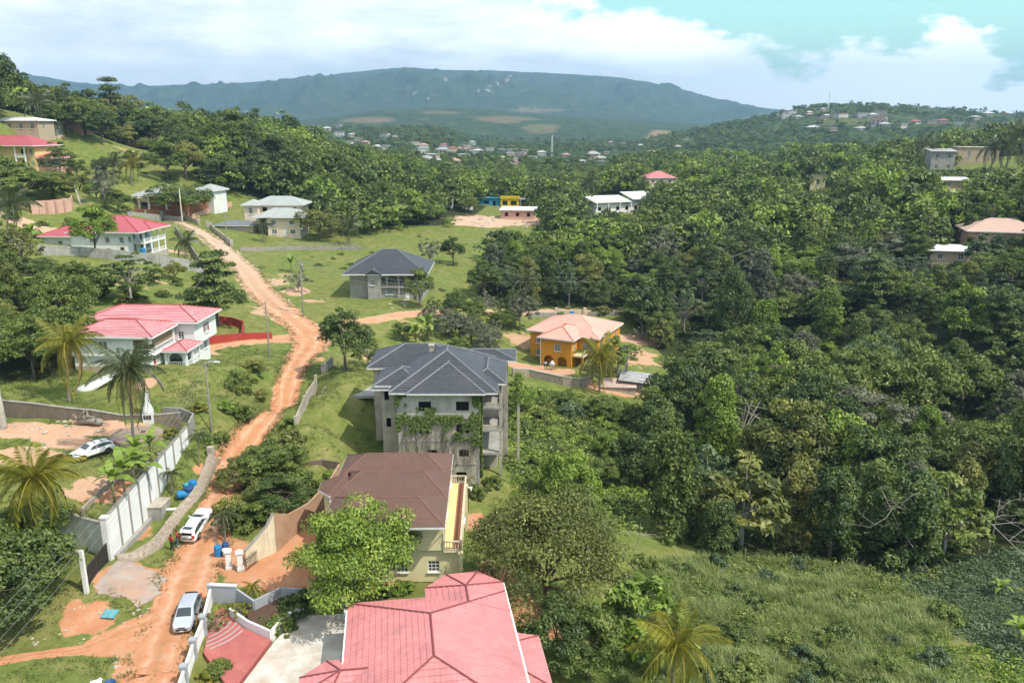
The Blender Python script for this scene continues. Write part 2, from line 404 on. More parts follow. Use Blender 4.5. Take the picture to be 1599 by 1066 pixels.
def ground_material():
    t = NT('ground'); v = t.pos()
    mp = t.n('ShaderNodeMapping'); t.l(v, mp.inputs[0])
    n1 = t.noise(v, 0.09, 4, .6); n2 = t.noise(v, 0.55, 5, .65); n3 = t.noise(v, 4.5, 4, .7); n4 = t.noise(v, 16.0, 3, .7)
    g = t.ramp(n2, [(.25, (.075, .10, .024)), (.42, (.135, .155, .038)), (.56, (.19, .185, .06)), (.75, (.27, .22, .105))])
    g = t.mix(t.rng(n1, .4, .62), g, t.ramp(n2, [(.3, (.085, .125, .026)), (.65, (.165, .195, .05))]))
    g = t.mix(t.rng(n3, .45, .75, 0, .55), g, (.05, .08, .018))
    g = t.mix(t.rng(n4, .6, .85, 0, .5), g, (.2, .2, .08))
    d = t.ramp(n2, [(.25, (.38, .165, .082)), (.5, (.45, .205, .105)), (.72, (.46, .275, .17))])
    d = t.mix(t.rng(n3, .5, .8, 0, .6), d, (.47, .36, .26))
    d = t.mix(t.rng(n4, .62, .8, 0, .6), d, (.30, .18, .11))
    # farther up the hillside the earth is paler limestone
    sep = t.n('ShaderNodeSeparateXYZ'); t.l(v, sep.inputs[0])
    pale = t.math('MAXIMUM', t.rng(sep.outputs[1], 110, 230), t.math('MULTIPLY', t.rng(sep.outputs[0], -41.5, -43.5), t.math('MULTIPLY', t.rng(sep.outputs[1], 72, 76), .62)))
    d = t.mix(t.math('MULTIPLY', pale, .75), d, t.ramp(n3, [(.3, (.40, .29, .20)), (.7, (.52, .42, .32))]))
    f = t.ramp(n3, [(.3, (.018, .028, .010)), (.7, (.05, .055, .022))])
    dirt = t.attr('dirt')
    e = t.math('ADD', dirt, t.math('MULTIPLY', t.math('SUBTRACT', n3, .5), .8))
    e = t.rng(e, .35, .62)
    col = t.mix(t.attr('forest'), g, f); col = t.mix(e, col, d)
    # distant woods and fields: canopy mottle
    far = t.rng(sep.outputs[1], 420, 700)
    c1 = t.noise(v, .11, 3, .7); c2 = t.noise(v, .012, 5, .6); c3 = t.noise(v, .0035, 5, .62)
    fc = t.ramp(c1, [(.3, (.014, .03, .013)), (.5, (.036, .06, .022)), (.7, (.09, .12, .042))])
    fc = t.mix(t.rng(c2, .56, .66, 0, .5), fc, (.10, .125, .05)); c4 = t.noise(v, .03, 4, .7); fc = t.mix(t.rng(c4, .52, .62, 0, .75), fc, (.016, .032, .014))
    fc = t.mix(t.rng(c3, .66, .72, 0, .6), fc, t.mix(t.rng(c2, .4, .6), (.20, .17, .08), (.15, .19, .06)))
    fieldm = t.attr('field'); fc = t.mix(fieldm, fc, t.mix(t.rng(c2, .45, .6), (.26, .155, .10), (.17, .19, .06)))
    col = t.mix(far, col, fc)
    bump = t.math('ADD', t.math('MULTIPLY', n3, .6), t.math('MULTIPLY', n4, .35))
    b2 = t.mix(far, bump, t.noise(v, .1, 3, .7))
    p = t.bsdf(col, .95, b2, .55, .12, .1)
    return t.m
GROUND_MAT = ground_material()

def build_ground():
    rr = np.concatenate([np.linspace(0.5, 30, 16), np.geomspace(31.5, 130, 300), np.geomspace(130.6, 520, 330), np.geomspace(524, 9000, 330)])
    a0 = R(42); aa = np.concatenate([np.linspace(-R(179), -a0, 40)[:-1], np.linspace(-a0, a0, 560), np.linspace(a0, R(179), 40)[1:]])
    nr, na = len(rr), len(aa)
    X = (rr[:, None] * np.sin(aa)[None, :]); Y = (rr[:, None] * np.cos(aa)[None, :])
    x = X.ravel(); y = Y.ravel(); z = H(x, y)
    r = np.hypot(x, y)
    z = z + (fbm(x / 2.2, y / 2.2, 5, 3) - .5) * .28 * (1 - sstep(300, 600, r))
    # tree canopy of the far country as real relief
    amp = sstep(600, 1100, r) * 7.0 + sstep(3000, 5000, r) * 16 * (fbm(x / 120, y / 120, 62, 3) - .5)
    z = z + amp * (fbm(x / 14, y / 14, 61, 2) - .4) * (1 - sstep(5000, 9000, r) * .3)
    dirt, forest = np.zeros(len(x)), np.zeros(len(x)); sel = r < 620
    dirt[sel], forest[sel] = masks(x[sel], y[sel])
    road = np.minimum(seg_dist(x[sel], y[sel], MAIN_ROAD), 9)
    z[sel] -= .12 * (1 - sstep(.6, 1.4, road)) * (fbm(x[sel] / .9, y[sel] / .9, 15, 2) * .9 + .3)
    field = np.zeros(len(x))
    for (u, v, ru, rv, s) in [(575,187,46,5,.5),(690,176,45,3,.4),(790,186,52,6,.45),(840,172,40,3,.6),(1030,211,22,8,.9),(1020,217,22,6,.7),(640,205,40,5,.35),(850,200,30,8,.4),(1330,190,60,5,.3)]:
        dep = y * _c - (z - CAMH) * _s; ok = dep > 500
        uu = np.where(ok, 799.5 + CF * x / np.maximum(dep, 1), 0); vv = np.where(ok, 533 - CF * (y * _s + (z - CAMH) * _c) / np.maximum(dep, 1), 0)
        q = np.hypot((uu - u) / ru, (vv - v) / rv) + (fbm(x / 120, y / 120, 88, 4) - .5) * .9
        field = np.maximum(field, ok * s * (1 - sstep(.75, 1.05, q)))
    idx = np.arange(nr * na).reshape(nr, na)
    def piece(name, i0, i1):
        F = np.stack([idx[i0:i1-1, :-1], idx[i0:i1-1, 1:], idx[i0+1:i1, 1:], idx[i0+1:i1, :-1]], -1).reshape(-1, 4)
        lo = idx[i0, 0]; hi = idx[i1-1, -1] + 1
        me = np_mesh(name, np.stack([x, y, z], 1)[lo:hi], F[:, ::-1] - lo, GROUND_MAT, None, True)
        for nm, arr in (('dirt', dirt), ('forest', forest), ('field', field)):
            a = me.attributes.new(nm, 'FLOAT', 'POINT'); a.data.foreach_set('value', arr[lo:hi].astype(np.float32))
        o = bpy.data.objects.new(name, me); COL.objects.link(o); o['kind'] = 'structure'
        return o
    k1 = int(np.searchsorted(rr, 520)); k2 = int(np.searchsorted(rr, 3600))
    piece('ground', 0, k1 + 1); piece('hills', k1, k2 + 1); piece('mountain', k2, nr)
    return z
build_ground()

# the dirt road itself: a thin rutted sheet on the ground
def road_sheet(name, path, mat, lift=.03, edge=.25, seed=1):
    P = smooth_path([(p[0], p[1], p[2]) for p in path], 5); n = len(P); m = 11
    V = []; 
    for i, p in enumerate(P):
        d = (P[min(i+1, n-1)] - P[max(i-1, 0)]); d = Vector((d.x, d.y)).normalized(); nn = Vector((-d.y, d.x))
        for k in range(m):
            s = (k / (m - 1) * 2 - 1)
            w = p.z * (1 + edge * (float(vnoise([i * .35 + (s > 0) * 91], [seed * 3.3], 4)[0]) - .5) * 2)
            V.append((p.x + nn.x * s * w, p.y + nn.y * s * w, abs(s)))
    A = np.array(V); z = H(A[:, 0], A[:, 1]) + (fbm(A[:, 0] / 2.2, A[:, 1] / 2.2, 5, 3) - .5) * .28 + lift
    z = z - .10 * (A[:, 2] > .98) - .10 * np.exp(-((A[:, 2] - .45) / .16) ** 2) + (fbm(A[:, 0] / .8, A[:, 1] / .8, 19, 2) - .5) * .05
    F = [(i*m+k, i*m+k+1, (i+1)*m+k+1, (i+1)*m+k) for i in range(n - 1) for k in range(m - 1)]
    me = np_mesh(name, np.stack([A[:, 0], A[:, 1], z], 1), np.array(F), mat, A[:, 2], True)
    o = bpy.data.objects.new(name, me); COL.objects.link(o); o['kind'] = 'structure'; return o
def dirt_material():
    t = NT('dirt_road'); v = t.pos()
    n2 = t.noise(v, .5, 5, .65); n3 = t.noise(v, 3.5, 5, .7); n4 = t.noise(v, 14, 3, .7)
    d = t.ramp(n2, [(.25, (.39, .165, .08)), (.5, (.47, .215, .112)), (.72, (.49, .29, .18))])
    d = t.mix(t.rng(n3, .5, .75, 0, .5), d, (.48, .32, .21)); tn = t.attr('tint'); rut = t.math('SUBTRACT', 1.0, t.math('MULTIPLY', t.math('ABSOLUTE', t.math('SUBTRACT', tn, .45)), 5.0)); d = t.mix(t.math('MULTIPLY', t.math('MAXIMUM', rut, 0.0), t.rng(n2, .3, .6, .15, .75)), d, (.56, .36, .25)); d = t.mix(t.math('MULTIPLY', t.rng(tn, .22, .0), t.rng(n3, .45, .62, 0, .8)), d, (.20, .17, .06))
    d = t.mix(t.rng(n4, .6, .8, 0, .55), d, (.30, .18, .11))
    sep = t.n('ShaderNodeSeparateXYZ'); t.l(v, sep.inputs[0])
    d = t.mix(t.rng(sep.outputs[1], 150, 230, 0, .8), d, t.ramp(n3, [(.3, (.38, .28, .20)), (.7, (.54, .44, .34))]))
    t.bsdf(d, .95, t.math('ADD', n3, t.math('MULTIPLY', n4, .5)), .6, .1, .1); return t.m
DIRT = dirt_material()
road_sheet('dirt_road', MAIN_ROAD, DIRT, .05, .25, 1)
road_sheet('side_road', SIDE_ROAD, DIRT, .05, .25, 2)
road_sheet('driveway', LEFT_DRIVE, DIRT, .05, .25, 3)
road_sheet('footpath', TRACK, DIRT, .04, .35, 5)
# ------------------------------------------------------------------ building kit (walls with real openings, roofs laid in courses)
M_FRAME = pmat('white_frame', (.74, .74, .72), (.66, .66, .64), 3, .5, .05)
M_FASCIA = pmat('fascia', (.70, .69, .66), (.52, .51, .48), 2, .6, .1)
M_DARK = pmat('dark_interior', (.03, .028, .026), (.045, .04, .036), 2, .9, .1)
def glass_mat():
    t = NT('window_glass'); t.bsdf((.035, .045, .05), .12, None, spec=.6); return t.m
M_GLASS = glass_mat()
WINC = {}
def window_mesh(w, h, kind, fm):
    key = (round(w, 2), round(h, 2), kind, fm.name)
    if key in WINC: return WINC[key]
    b = MB(); t = .07
    b.box(0, t, 0, .07, 0, h); b.box(w - t, w, 0, .07, 0, h); b.box(t, w - t, 0, .07, 0, t); b.box(t, w - t, 0, .07, h - t, h)
    if kind == 'grid':
        nx = max(2, int(round(w / .42))); nz = max(2, int(round(h / .4)))
        for i in range(1, nx): b.box(w * i / nx - .03, w * i / nx + .03, .012, .058, t, h - t)
        for k in range(1, nz): b.box(t, w - t, .02, .05, h * k / nz - .025, h * k / nz + .025)
    elif kind == 'louver':
        b.box(w / 2 - .04, w / 2 + .04, .01, .06, t, h - t)
        n = int(h / .13)
        for k in range(1, n): b.box(t, w - t, .025, .05, h * k / n - .012, h * k / n + .012)
    elif kind == 'cross':
        b.box(w / 2 - .04, w / 2 + .04, .01, .06, t, h - t); b.box(t, w - t, .018, .052, h * .5 - .03, h * .5 + .03)
    fr = b.mesh('window', fm)
    g = MB(); g.poly([(t * .5, .05, t * .5), (w - t * .5, .05, t * .5), (w - t * .5, .05, h - t * .5), (t * .5, .05, h - t * .5)])
    pm = g.mesh('pane', M_GLASS)
    s = MB(); s.box(-.1, w + .1, -.16, .03, -.1, -.01); sm = s.mesh('sill', fm)
    WINC[key] = (fr, pm, sm); return WINC[key]
def door_mesh(w, h, mat):
    b = MB(); b.box(0, w, .02, .08, 0, h)
    for k in (.1, .55): b.box(w * .18, w * .82, -.005, .02, h * k, h * (k + .34))
    return b.mesh('door', mat)
def put_opening(root, origin, ang, s, z, w, h, kind, fm, label=None):
    """fill an opening: local frame x along wall, y inward"""
    ca, sa = math.cos(ang), math.sin(ang)
    def P(x, y, zz): return (origin[0] + ca * x - sa * y, origin[1] + sa * x + ca * y, zz)
    if kind in ('grid', 'louver', 'cross', 'arch'):
        k = 'grid' if kind == 'arch' else kind
        fr, pm, sm = window_mesh(w, h, k, fm)
        o = inst(fr, 'window', root, P(s, .07, z), ang); inst(pm, 'pane', o); inst(sm, 'sill', o, (0, -.07, 0))
    elif kind.startswith('door'):
        m = {'door': M_FRAME, 'door_red': MATS.get('shutter_red'), 'door_brown': MATS.get('door_brown'), 'door_grey': MATS.get('garage_grey')}.get(kind, M_FRAME)
        o = inst(door_mesh(w, h, m), 'door', root, P(s, .06, z), ang)
        hb = MB(); hb.tube([(w * .88, -.04, h * .48), (w * .88, -.04, h * .56)], .025, 6); hb.obj('handle', MATS['metal_grey'], o)
    elif kind == 'shutter':
        b = MB(); b.box(0, w, .03, .07, 0, h)
        n = int(h / .12)
        for k in range(n): b.box(.05, w - .05, .01, .03, h * k / n + .015, h * (k + 1) / n - .015)
        inst(b.mesh('shutter', MATS['shutter_red']), 'shutter', root, P(s, .03, z), ang)
def wall_sheet(b, A, B, z0, z1, ops, rev=.16, back=False):
    """wall face from A to B (outside on the right hand), openings (s, z, w, h, kind) cut out with reveals"""
    A = Vector((A[0], A[1])); B = Vector((B[0], B[1])); d = (B - A); L = d.length; d = d / L; inn = Vector((-d.y, d.x))
    def P(s, z, dep=0): return (A.x + d.x * s + inn.x * dep, A.y + d.y * s + inn.y * dep, z)
    xs = sorted({0.0, L} | {o[0] for o in ops} | {o[0] + o[2] for o in ops})
    zs = sorted({z0, z1} | {o[1] for o in ops} | {o[1] + o[3] for o in ops})
    for i in range(len(xs) - 1):
        for k in range(len(zs) - 1):
            cx = (xs[i] + xs[i+1]) / 2; cz = (zs[k] + zs[k+1]) / 2
            if any(o[0] < cx < o[0] + o[2] and o[1] < cz < o[1] + o[3] for o in ops): continue
            b.poly([P(xs[i], zs[k]), P(xs[i+1], zs[k]), P(xs[i+1], zs[k+1]), P(xs[i], zs[k+1])])
    for s, z, w, h, kind in ops:
        if kind in ('arch', 'archopen'):
            n = 10; r = w / 2; zc = z + h - r * .8
            arc = [(s + r - r * math.cos(PI * i / n), zc + r * .8 * math.sin(PI * i / n)) for i in range(n + 1)]
            hl = n // 2
            b.poly([P(*p) for p in ([(s, z + h)] + [arc[i] for i in range(hl, -1, -1)])][::-1] if False else [P(s, z + h)] + [P(*arc[i]) for i in range(0, hl + 1)])
            b.poly([P(s + w, z + h)] + [P(*arc[i]) for i in range(hl, n + 1)])
            for i in range(n): b.poly([P(*arc[i]), P(*arc[i+1]), P(*arc[i+1], rev), P(*arc[i], rev)])
            zt = zc
        else:
            zt = z + h; b.poly([P(s, zt), P(s + w, zt), P(s + w, zt, rev), P(s, zt, rev)])
        b.poly([P(s, z), P(s, zt), P(s, zt, rev), P(s, z, rev)])
        b.poly([P(s + w, z), P(s + w, z, rev), P(s + w, zt, rev), P(s + w, zt)])
        if z > z0 + .02: b.poly([P(s, z), P(s, z, rev), P(s + w, z, rev), P(s + w, z)])
def block(root, name, mat, x0, x1, y0, y1, z0, z1, front=(), right=(), back=(), left=(), fm=None, floors=(), rev=.16, cap=True, interior=None):
    b = MB(); fm = fm or M_FRAME
    sides = [((x0, y0), (x1, y0), front, 0), ((x1, y0), (x1, y1), right, PI/2), ((x1, y1), (x0, y1), back, PI), ((x0, y1), (x0, y0), left, -PI/2)]
    for A, B, ops, ang in sides:
        if ops is None: continue
        wall_sheet(b, A, B, z0, z1, list(ops), rev)
    if cap: b.poly([(x0, y0, z1), (x1, y0, z1), (x1, y1, z1), (x0, y1, z1)])
    for z in floors: b.box(x0 + .02, x1 - .02, y0 + .18, y1 - .02, z - .15, z)
    o = b.obj(name, mat, root)
    for A, B, ops, ang in sides:
        for (s, z, w, h, kind) in ops or ():
            if kind in ('open', 'archopen'): continue
            put_opening(root, A, ang, s, z, w, h, kind, fm)
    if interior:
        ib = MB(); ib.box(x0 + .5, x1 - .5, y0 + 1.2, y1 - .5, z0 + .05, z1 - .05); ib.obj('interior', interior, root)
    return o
def clip_strip(pts, nz, lo, hi):
    """part of a polygon with lo <= key <= hi; pts list of (key, Vector)"""
    def half(P, val, keep_ge):
        out = []
        for i in range(len(P)):
            k0, p0 = P[i]; k1, p1 = P[(i+1) % len(P)]
            in0 = (k0 >= val) if keep_ge else (k0 <= val); in1 = (k1 >= val) if keep_ge else (k1 <= val)
            if in0: out.append((k0, p0))
            if in0 != in1:
                t = (val - k0) / (k1 - k0); out.append((val, p0 + (p1 - p0) * t))
        return out
    P = half(pts, lo, True)
    return half(P, hi, False) if len(P) > 2 else []
def course_face(b, poly, row, step):
    P = [Vector(p) for p in poly]; n = Vector((0, 0, 0))
    for i in range(len(P)): n += P[i].cross(P[(i+1) % len(P)])
    n.normalize()
    if n.z < 0: n = -n; P = P[::-1]
    tu = Vector((-n.y, n.x, 0)); tu = tu.normalized() if tu.length > 1e-4 else Vector((1, 0, 0)); tv = n.cross(tu)
    if tv.z < 0: tv = -tv
    K = [(p.dot(tv), p) for p in P]; lo = min(k for k, _ in K); hi = max(k for k, _ in K)
    m = max(1, int(round((hi - lo) / row)))
    for i in range(m):
        a = lo + (hi - lo) * i / m; c = lo + (hi - lo) * (i + 1) / m
        S = clip_strip(K, n, a, c)
        if len(S) < 3: continue
        Q = [(k, p + n * step * (c - k) / (c - a)) for k, p in S]
        b.poly([q for _, q in Q])
        low = [(k, p) for k, p in S if abs(k - a) < 1e-4]
        if len(low) >= 2:
            low.sort(key=lambda t: t[1].dot(tu)); p0, p1 = low[0][1], low[-1][1]
            b.poly([p0 - n * .004, p1 - n * .004, p1 + n * step, p0 + n * step])
def roof(root, faces, mat, row=.4, step=.045, capm=None, capr=.1, fascia=M_FASCIA, fh=.22, name='roof', soffit=True, tilt_caps=True):
    b = MB(); edges = {}
    for f in faces:
        course_face(b, f, row, step)
        for i in range(len(f)):
            k = tuple(sorted((tuple(round(c, 3) for c in f[i]), tuple(round(c, 3) for c in f[(i+1) % len(f)]))))
            edges.setdefault(k, []).append(f)
    o = b.obj(name, mat, root)
    cb = MB(); fb = MB(); zmin = min(p[2] for f in faces for p in f); eave = []
    for (p, q), fs in edges.items():
        p, q = Vector(p), Vector(q)
        if len(fs) == 2 and (q - p).length > .2:
            up = Vector((0, 0, step * .6)); cb.tube([p + up, q + up], capr, 6)
        elif len(fs) == 1 and abs(p.z - q.z) < .02 and p.z < zmin + .6: eave.append((p, q))
    for p, q in eave:
        d = (q - p); d.z = 0; d.normalize(); cxy = Vector((sum(v[0] for f in faces for v in f), sum(v[1] for f in faces for v in f))) / sum(len(f) for f in faces)
        fb.seg((p.x, p.y), (q.x, q.y), .07, p.z - fh, p.z - .012)
    if cb.f: cb.obj('ridge_cap', capm or mat, o)
    if fb.f: fb.obj('fascia', fascia, o)
    if soffit:
        sb = MB()
        for f in faces:
            e = [Vector(p) for p in f]; sb.poly([(p.x, p.y, p.z - fh * .6) for p in reversed(e)])
        sb.obj('soffit', fascia, o)
    return o
def hip_faces(x0, x1, y0, y1, z, tan, runx=None, runy=None):
    w, d = x1 - x0, y1 - y0
    if w >= d:
        r = d / 2; rz = z + r * tan; q = r if runx is None else runx; ym = (y0 + y1) / 2
        if w - 2 * q < .02: q = w / 2 - .01
        a = (x0 + q, ym, rz); c = (x1 - q, ym, rz)
        return [[(x0,y0,z),(x1,y0,z),c,a], [(x1,y1,z),(x0,y1,z),a,c], [(x1,y0,z),(x1,y1,z),c], [(x0,y1,z),(x0,y0,z),a]]
    r = w / 2; rz = z + r * tan; q = r if runy is None else runy; xm = (x0 + x1) / 2
    if d - 2 * q < .02: q = d / 2 - .01
    a = (xm, y0 + q, rz); c = (xm, y1 - q, rz)
    return [[(x0,y0,z),(x1,y0,z),a], [(x1,y0,z),(x1,y1,z),c,a], [(x1,y1,z),(x0,y1,z),c], [(x0,y1,z),(x0,y0,z),a,c]]
BALM = {}
def balustrade(root, p, q, z, h, mat, gap=.28, rail=.14, name='balustrade'):
    p = Vector(p); q = Vector(q); L = (q - p).length; d = (q - p) / L
    b = MB(); b.seg(p, q, rail, z + h - .1, z + h); b.seg(p, q, rail * .9, z, z + .09)
    n = max(2, int(L / gap))
    for i in range(n + 1):
        c = p + d * (L * i / n)
        if i in (0, n): b.rbox((c.x, c.y, z), (.16, .16, h + .06), math.atan2(d.y, d.x))
        else: b.lathe([(.035, .09), (.075, .25), (.03, h * .6), (.055, h - .1)], (c.x, c.y, z), 6)
    return b.obj(name, mat, root)
def columns(root, pts, z0, z1, mat, r=.14, sq=True, name='column'):
    for p in pts:
        b = MB()
        if sq:
            b.rbox((0, 0, z0), (2*r, 2*r, z1 - z0)); b.rbox((0, 0, z0), (2.8*r, 2.8*r, .14)); b.rbox((0, 0, z1 - .14), (2.8*r, 2.8*r, .138))
        else: b.lathe([(r*1.4, z0), (r*1.4, z0+.12), (r, z0+.2), (r*.88, z1-.2), (r*1.3, z1-.1), (r*1.3, z1)], (0, 0, 0), 10)
        b.obj(name, mat, root, loc=(p[0], p[1], 0))
def slab(root, x0, x1, y0, y1, z0, z1, mat, name='slab'):
    b = MB(); b.box(x0, x1, y0, y1, z0, z1); return b.obj(name, mat, root)

# tile roofs: colour by course and weathering, relief by geometry plus pan ribs
def tile_mat(name, c1, c2, stain=None, colw=.3, samt=.6, sscale=.25, rough=.6, bs=.5, streak=None, row=.4):
    t = NT(name); v = t.obj(); uv = t.uv()
    sp = t.n('ShaderNodeSeparateXYZ'); t.l(uv, sp.inputs[0])
    u = t.math('DIVIDE', sp.outputs[0], colw); r = t.math('DIVIDE', sp.outputs[1], row)
    cell = t.n('ShaderNodeCombineXYZ'); t.l(t.math('FLOOR', u), cell.inputs[0]); t.l(t.math('FLOOR', r), cell.inputs[1])
    wn = t.n('ShaderNodeTexWhiteNoise', noise_dimensions='2D'); t.l(cell.outputs[0], wn.inputs[0])
    col = t.mix(t.math('MULTIPLY', wn.outputs[0], .55), c1, c2)
    col = t.mix(t.rng(t.noise(v, .8, 5, .65), .4, .7, 0, .55), col, c2)
    if stain:
        col = t.mix(t.rng(t.noise(v, sscale, 6, .68), .5, .72, 0, samt), col, stain)
    if streak:   # pale weathered bands following the courses
        mp = t.n('ShaderNodeMapping'); mp.inputs['Scale'].default_value = (.16, .7, 1); t.l(uv, mp.inputs[0])
        s1 = t.noise(mp.outputs[0], 1.0, 4, .7)
        saw = t.math('FRACT', r)
        col = t.mix(t.math('MULTIPLY', t.rng(t.math('ADD', s1, t.math('MULTIPLY', saw, .62)), .60, .80), .6), col, streak)
    rib = t.math('SINE', t.math('MULTIPLY', u, 2 * PI))
    b = t.math('ADD', t.math('MULTIPLY', rib, .5), t.noise(v, 9, 3, .6))
    t.bsdf(col, rough, b, bs, .03, .3); return t.m
pmat('shutter_red', (.36, .03, .035), (.28, .03, .03), 3, .5, .1)
pmat('door_brown', (.10, .055, .03), (.07, .04, .022), 3, .5, .1)
pmat('garage_grey', (.33, .34, .36), (.28, .29, .31), 3, .5, .1)
pmat('metal_grey', (.32, .32, .33), (.25, .25, .26), 3, .45, .05, metal=.6)
pmat('concrete', (.36, .345, .315), (.25, .24, .215), .9, .9, .4, 6, dirt=(.14, .13, .11))
pmat('concrete_pale', (.44, .395, .325), (.33, .295, .24), .8, .9, .35, 5, dirt=(.17, .15, .12), dlo=.48, dhi=.72)
pmat('plaster_white', (.74, .74, .72), (.66, .66, .64), .6, .8, .1, 5, dirt=(.42, .40, .36), dlo=.6, dhi=.85)
pmat('plaster_white_old', (.70, .70, .68), (.60, .60, .57), .6, .85, .2, 5, dirt=(.28, .27, .24), dlo=.52, dhi=.8)
pmat('plaster_cream', (.70, .62, .38), (.63, .55, .33), .5, .8, .1, 5, dirt=(.36, .32, .21), dlo=.58, dhi=.85)
pmat('plaster_yellow', (.74, .55, .25), (.68, .5, .22), .5, .8, .1, 5)
pmat('plaster_orange', (.58, .27, .028), (.52, .235, .025), .5, .8, .1, 5, dirt=(.33, .15, .03), dlo=.6, dhi=.85)
pmat('plaster_peach', (.68, .55, .43), (.62, .5, .39), .5, .8, .1, 5)
pmat('plaster_tan', (.42, .33, .23), (.37, .29, .2), .5, .85, .1, 5)
pmat('plaster_pink', (.56, .34, .26), (.48, .29, .23), .5, .85, .2, 5, dirt=(.28, .18, .14))
pmat('brick_orange', (.34, .155, .075), (.27, .12, .06), 2.2, .85, .4, 8)
pmat('red_paint', (.34, .045, .035), (.29, .04, .03), .8, .7, .15, 6, dirt=(.22, .05, .04))
pmat('terracotta_floor', (.30, .125, .075), (.25, .105, .065), 2, .7, .15, 8)
T_PINK = tile_mat('tiles_pink', (.60, .225, .22), (.48, .165, .165), (.30, .14, .135), .38, .8, .3, .45, .5, row=.5)
T_PINK2 = tile_mat('tiles_salmon', (.62, .34, .27), (.54, .28, .22), (.66, .44, .36), .3, .5, .2, .55, .4)
T_BROWN = tile_mat('shingles_brown', (.135, .078, .062), (.105, .062, .051), (.17, .088, .067), .18, .6, .35, .85, .5, row=.16)
T_SLATE = tile_mat('tiles_slate', (.070, .073, .083), (.052, .055, .064), (.105, .105, .112), .3, .4, .3, .5, .6, row=.4)
T_RED = tile_mat('tiles_red', (.48, .13, .15), (.40, .10, .12), (.34, .11, .12), .32, .4, .3, .45, .5)
T_STRIPE = tile_mat('tiles_red_faded', (.42, .075, .085), (.36, .06, .07), (.5, .2, .2), .32, .3, .3, .5, .5, streak=(.60, .44, .45), row=.45)
T_GREY = tile_mat('tiles_grey', (.40, .42, .40), (.33, .35, .33), (.27, .29, .27), .3, .5, .3, .7, .4)
T_TIN = pmat('tin_sheet', (.50, .51, .52), (.36, .33, .30), 1.3, .45, .25, 6, metal=.35, dirt=(.22, .12, .07), dlo=.55, dhi=.8)
T_WHITE = pmat('white_sheet_roof', (.70, .71, .72), (.6, .61, .62), .5, .5, .15, 5, dirt=(.4, .36, .31), dlo=.6, dhi=.85)
C_PINK = pmat('ridge_dark_red', (.22, .06, .06), (.16, .05, .05), 2, .5, .1)
C_SLATE = pmat('ridge_pale_grey', (.20, .205, .215), (.13, .135, .145), 3, .6, .2)
C_BROWN = pmat('ridge_brown', (.20, .10, .075), (.16, .08, .06), 3, .8, .2)
ORD = ['', 'second', 'third', 'fourth', 'fifth', 'sixth', 'seventh', 'eighth', 'ninth']
def far_house(u, v, k, wi, ri, s, zone, acc):
    g = ghit(u, v)
    if g is None: return
    acc.setdefault(f'{zone}', []).append((u, v, g, k, wi, ri, s))
acc = {}; g_ = random.Random(21)
def cluster(n, u0, u1, v0, v1, zone, s=(.75, 1.1), mind=7):
    P = []
    for _ in range(n * 12):
        u, v = g_.uniform(u0, u1), g_.uniform(v0, v1)
        if all(abs(u - a) > mind or abs(v - b) > 3.5 for a, b in P):
            P.append((u, v)); far_house(u, v, g_.randrange(6), g_.choices(range(4), (4, 3, 2, 2))[0], g_.choices(range(6), (3, 3, 2, 1.6, 1.5, 2))[0], g_.uniform(*s), zone, acc)
        if len(P) >= n: break
cluster(20, 640, 770, 226, 248, 'in the valley town'); cluster(13, 540, 640, 212, 240, 'left of the valley town'); cluster(12, 430, 545, 196, 222, 'in the left foothill hamlet', (1.0, 1.5)); cluster(7, 330, 440, 176, 194, 'high above the left hamlet', (1.2, 1.8))
cluster(10, 770, 850, 234, 258, 'right of the valley town'); cluster(6, 620, 720, 252, 268, "at the town's near edge"); cluster(14, 880, 1100, 205, 262, 'on the lower right hill'); cluster(20, 1240, 1400, 178, 206, 'in the right hill village', (.9, 1.4)); cluster(10, 1150, 1300, 170, 186, 'on the crest of the right hill', (.8, 1.2)); cluster(14, 1400, 1590, 176, 200, "at the right hill's far end", (.8, 1.3))
cluster(14, 690, 800, 116, 146, 'high on the mountain slope', (1.3, 2.2)); cluster(6, 560, 680, 140, 165, 'low on the mountain slope', (1.3, 2.0))
FARUV = np.array([(i[0], i[1]) for l in acc.values() for i in l])
WHITE, WHITE2, CREAM, CONC, CONCP = MATS['plaster_white'], MATS['plaster_white_old'], MATS['plaster_cream'], MATS['concrete'], MATS['concrete_pale']
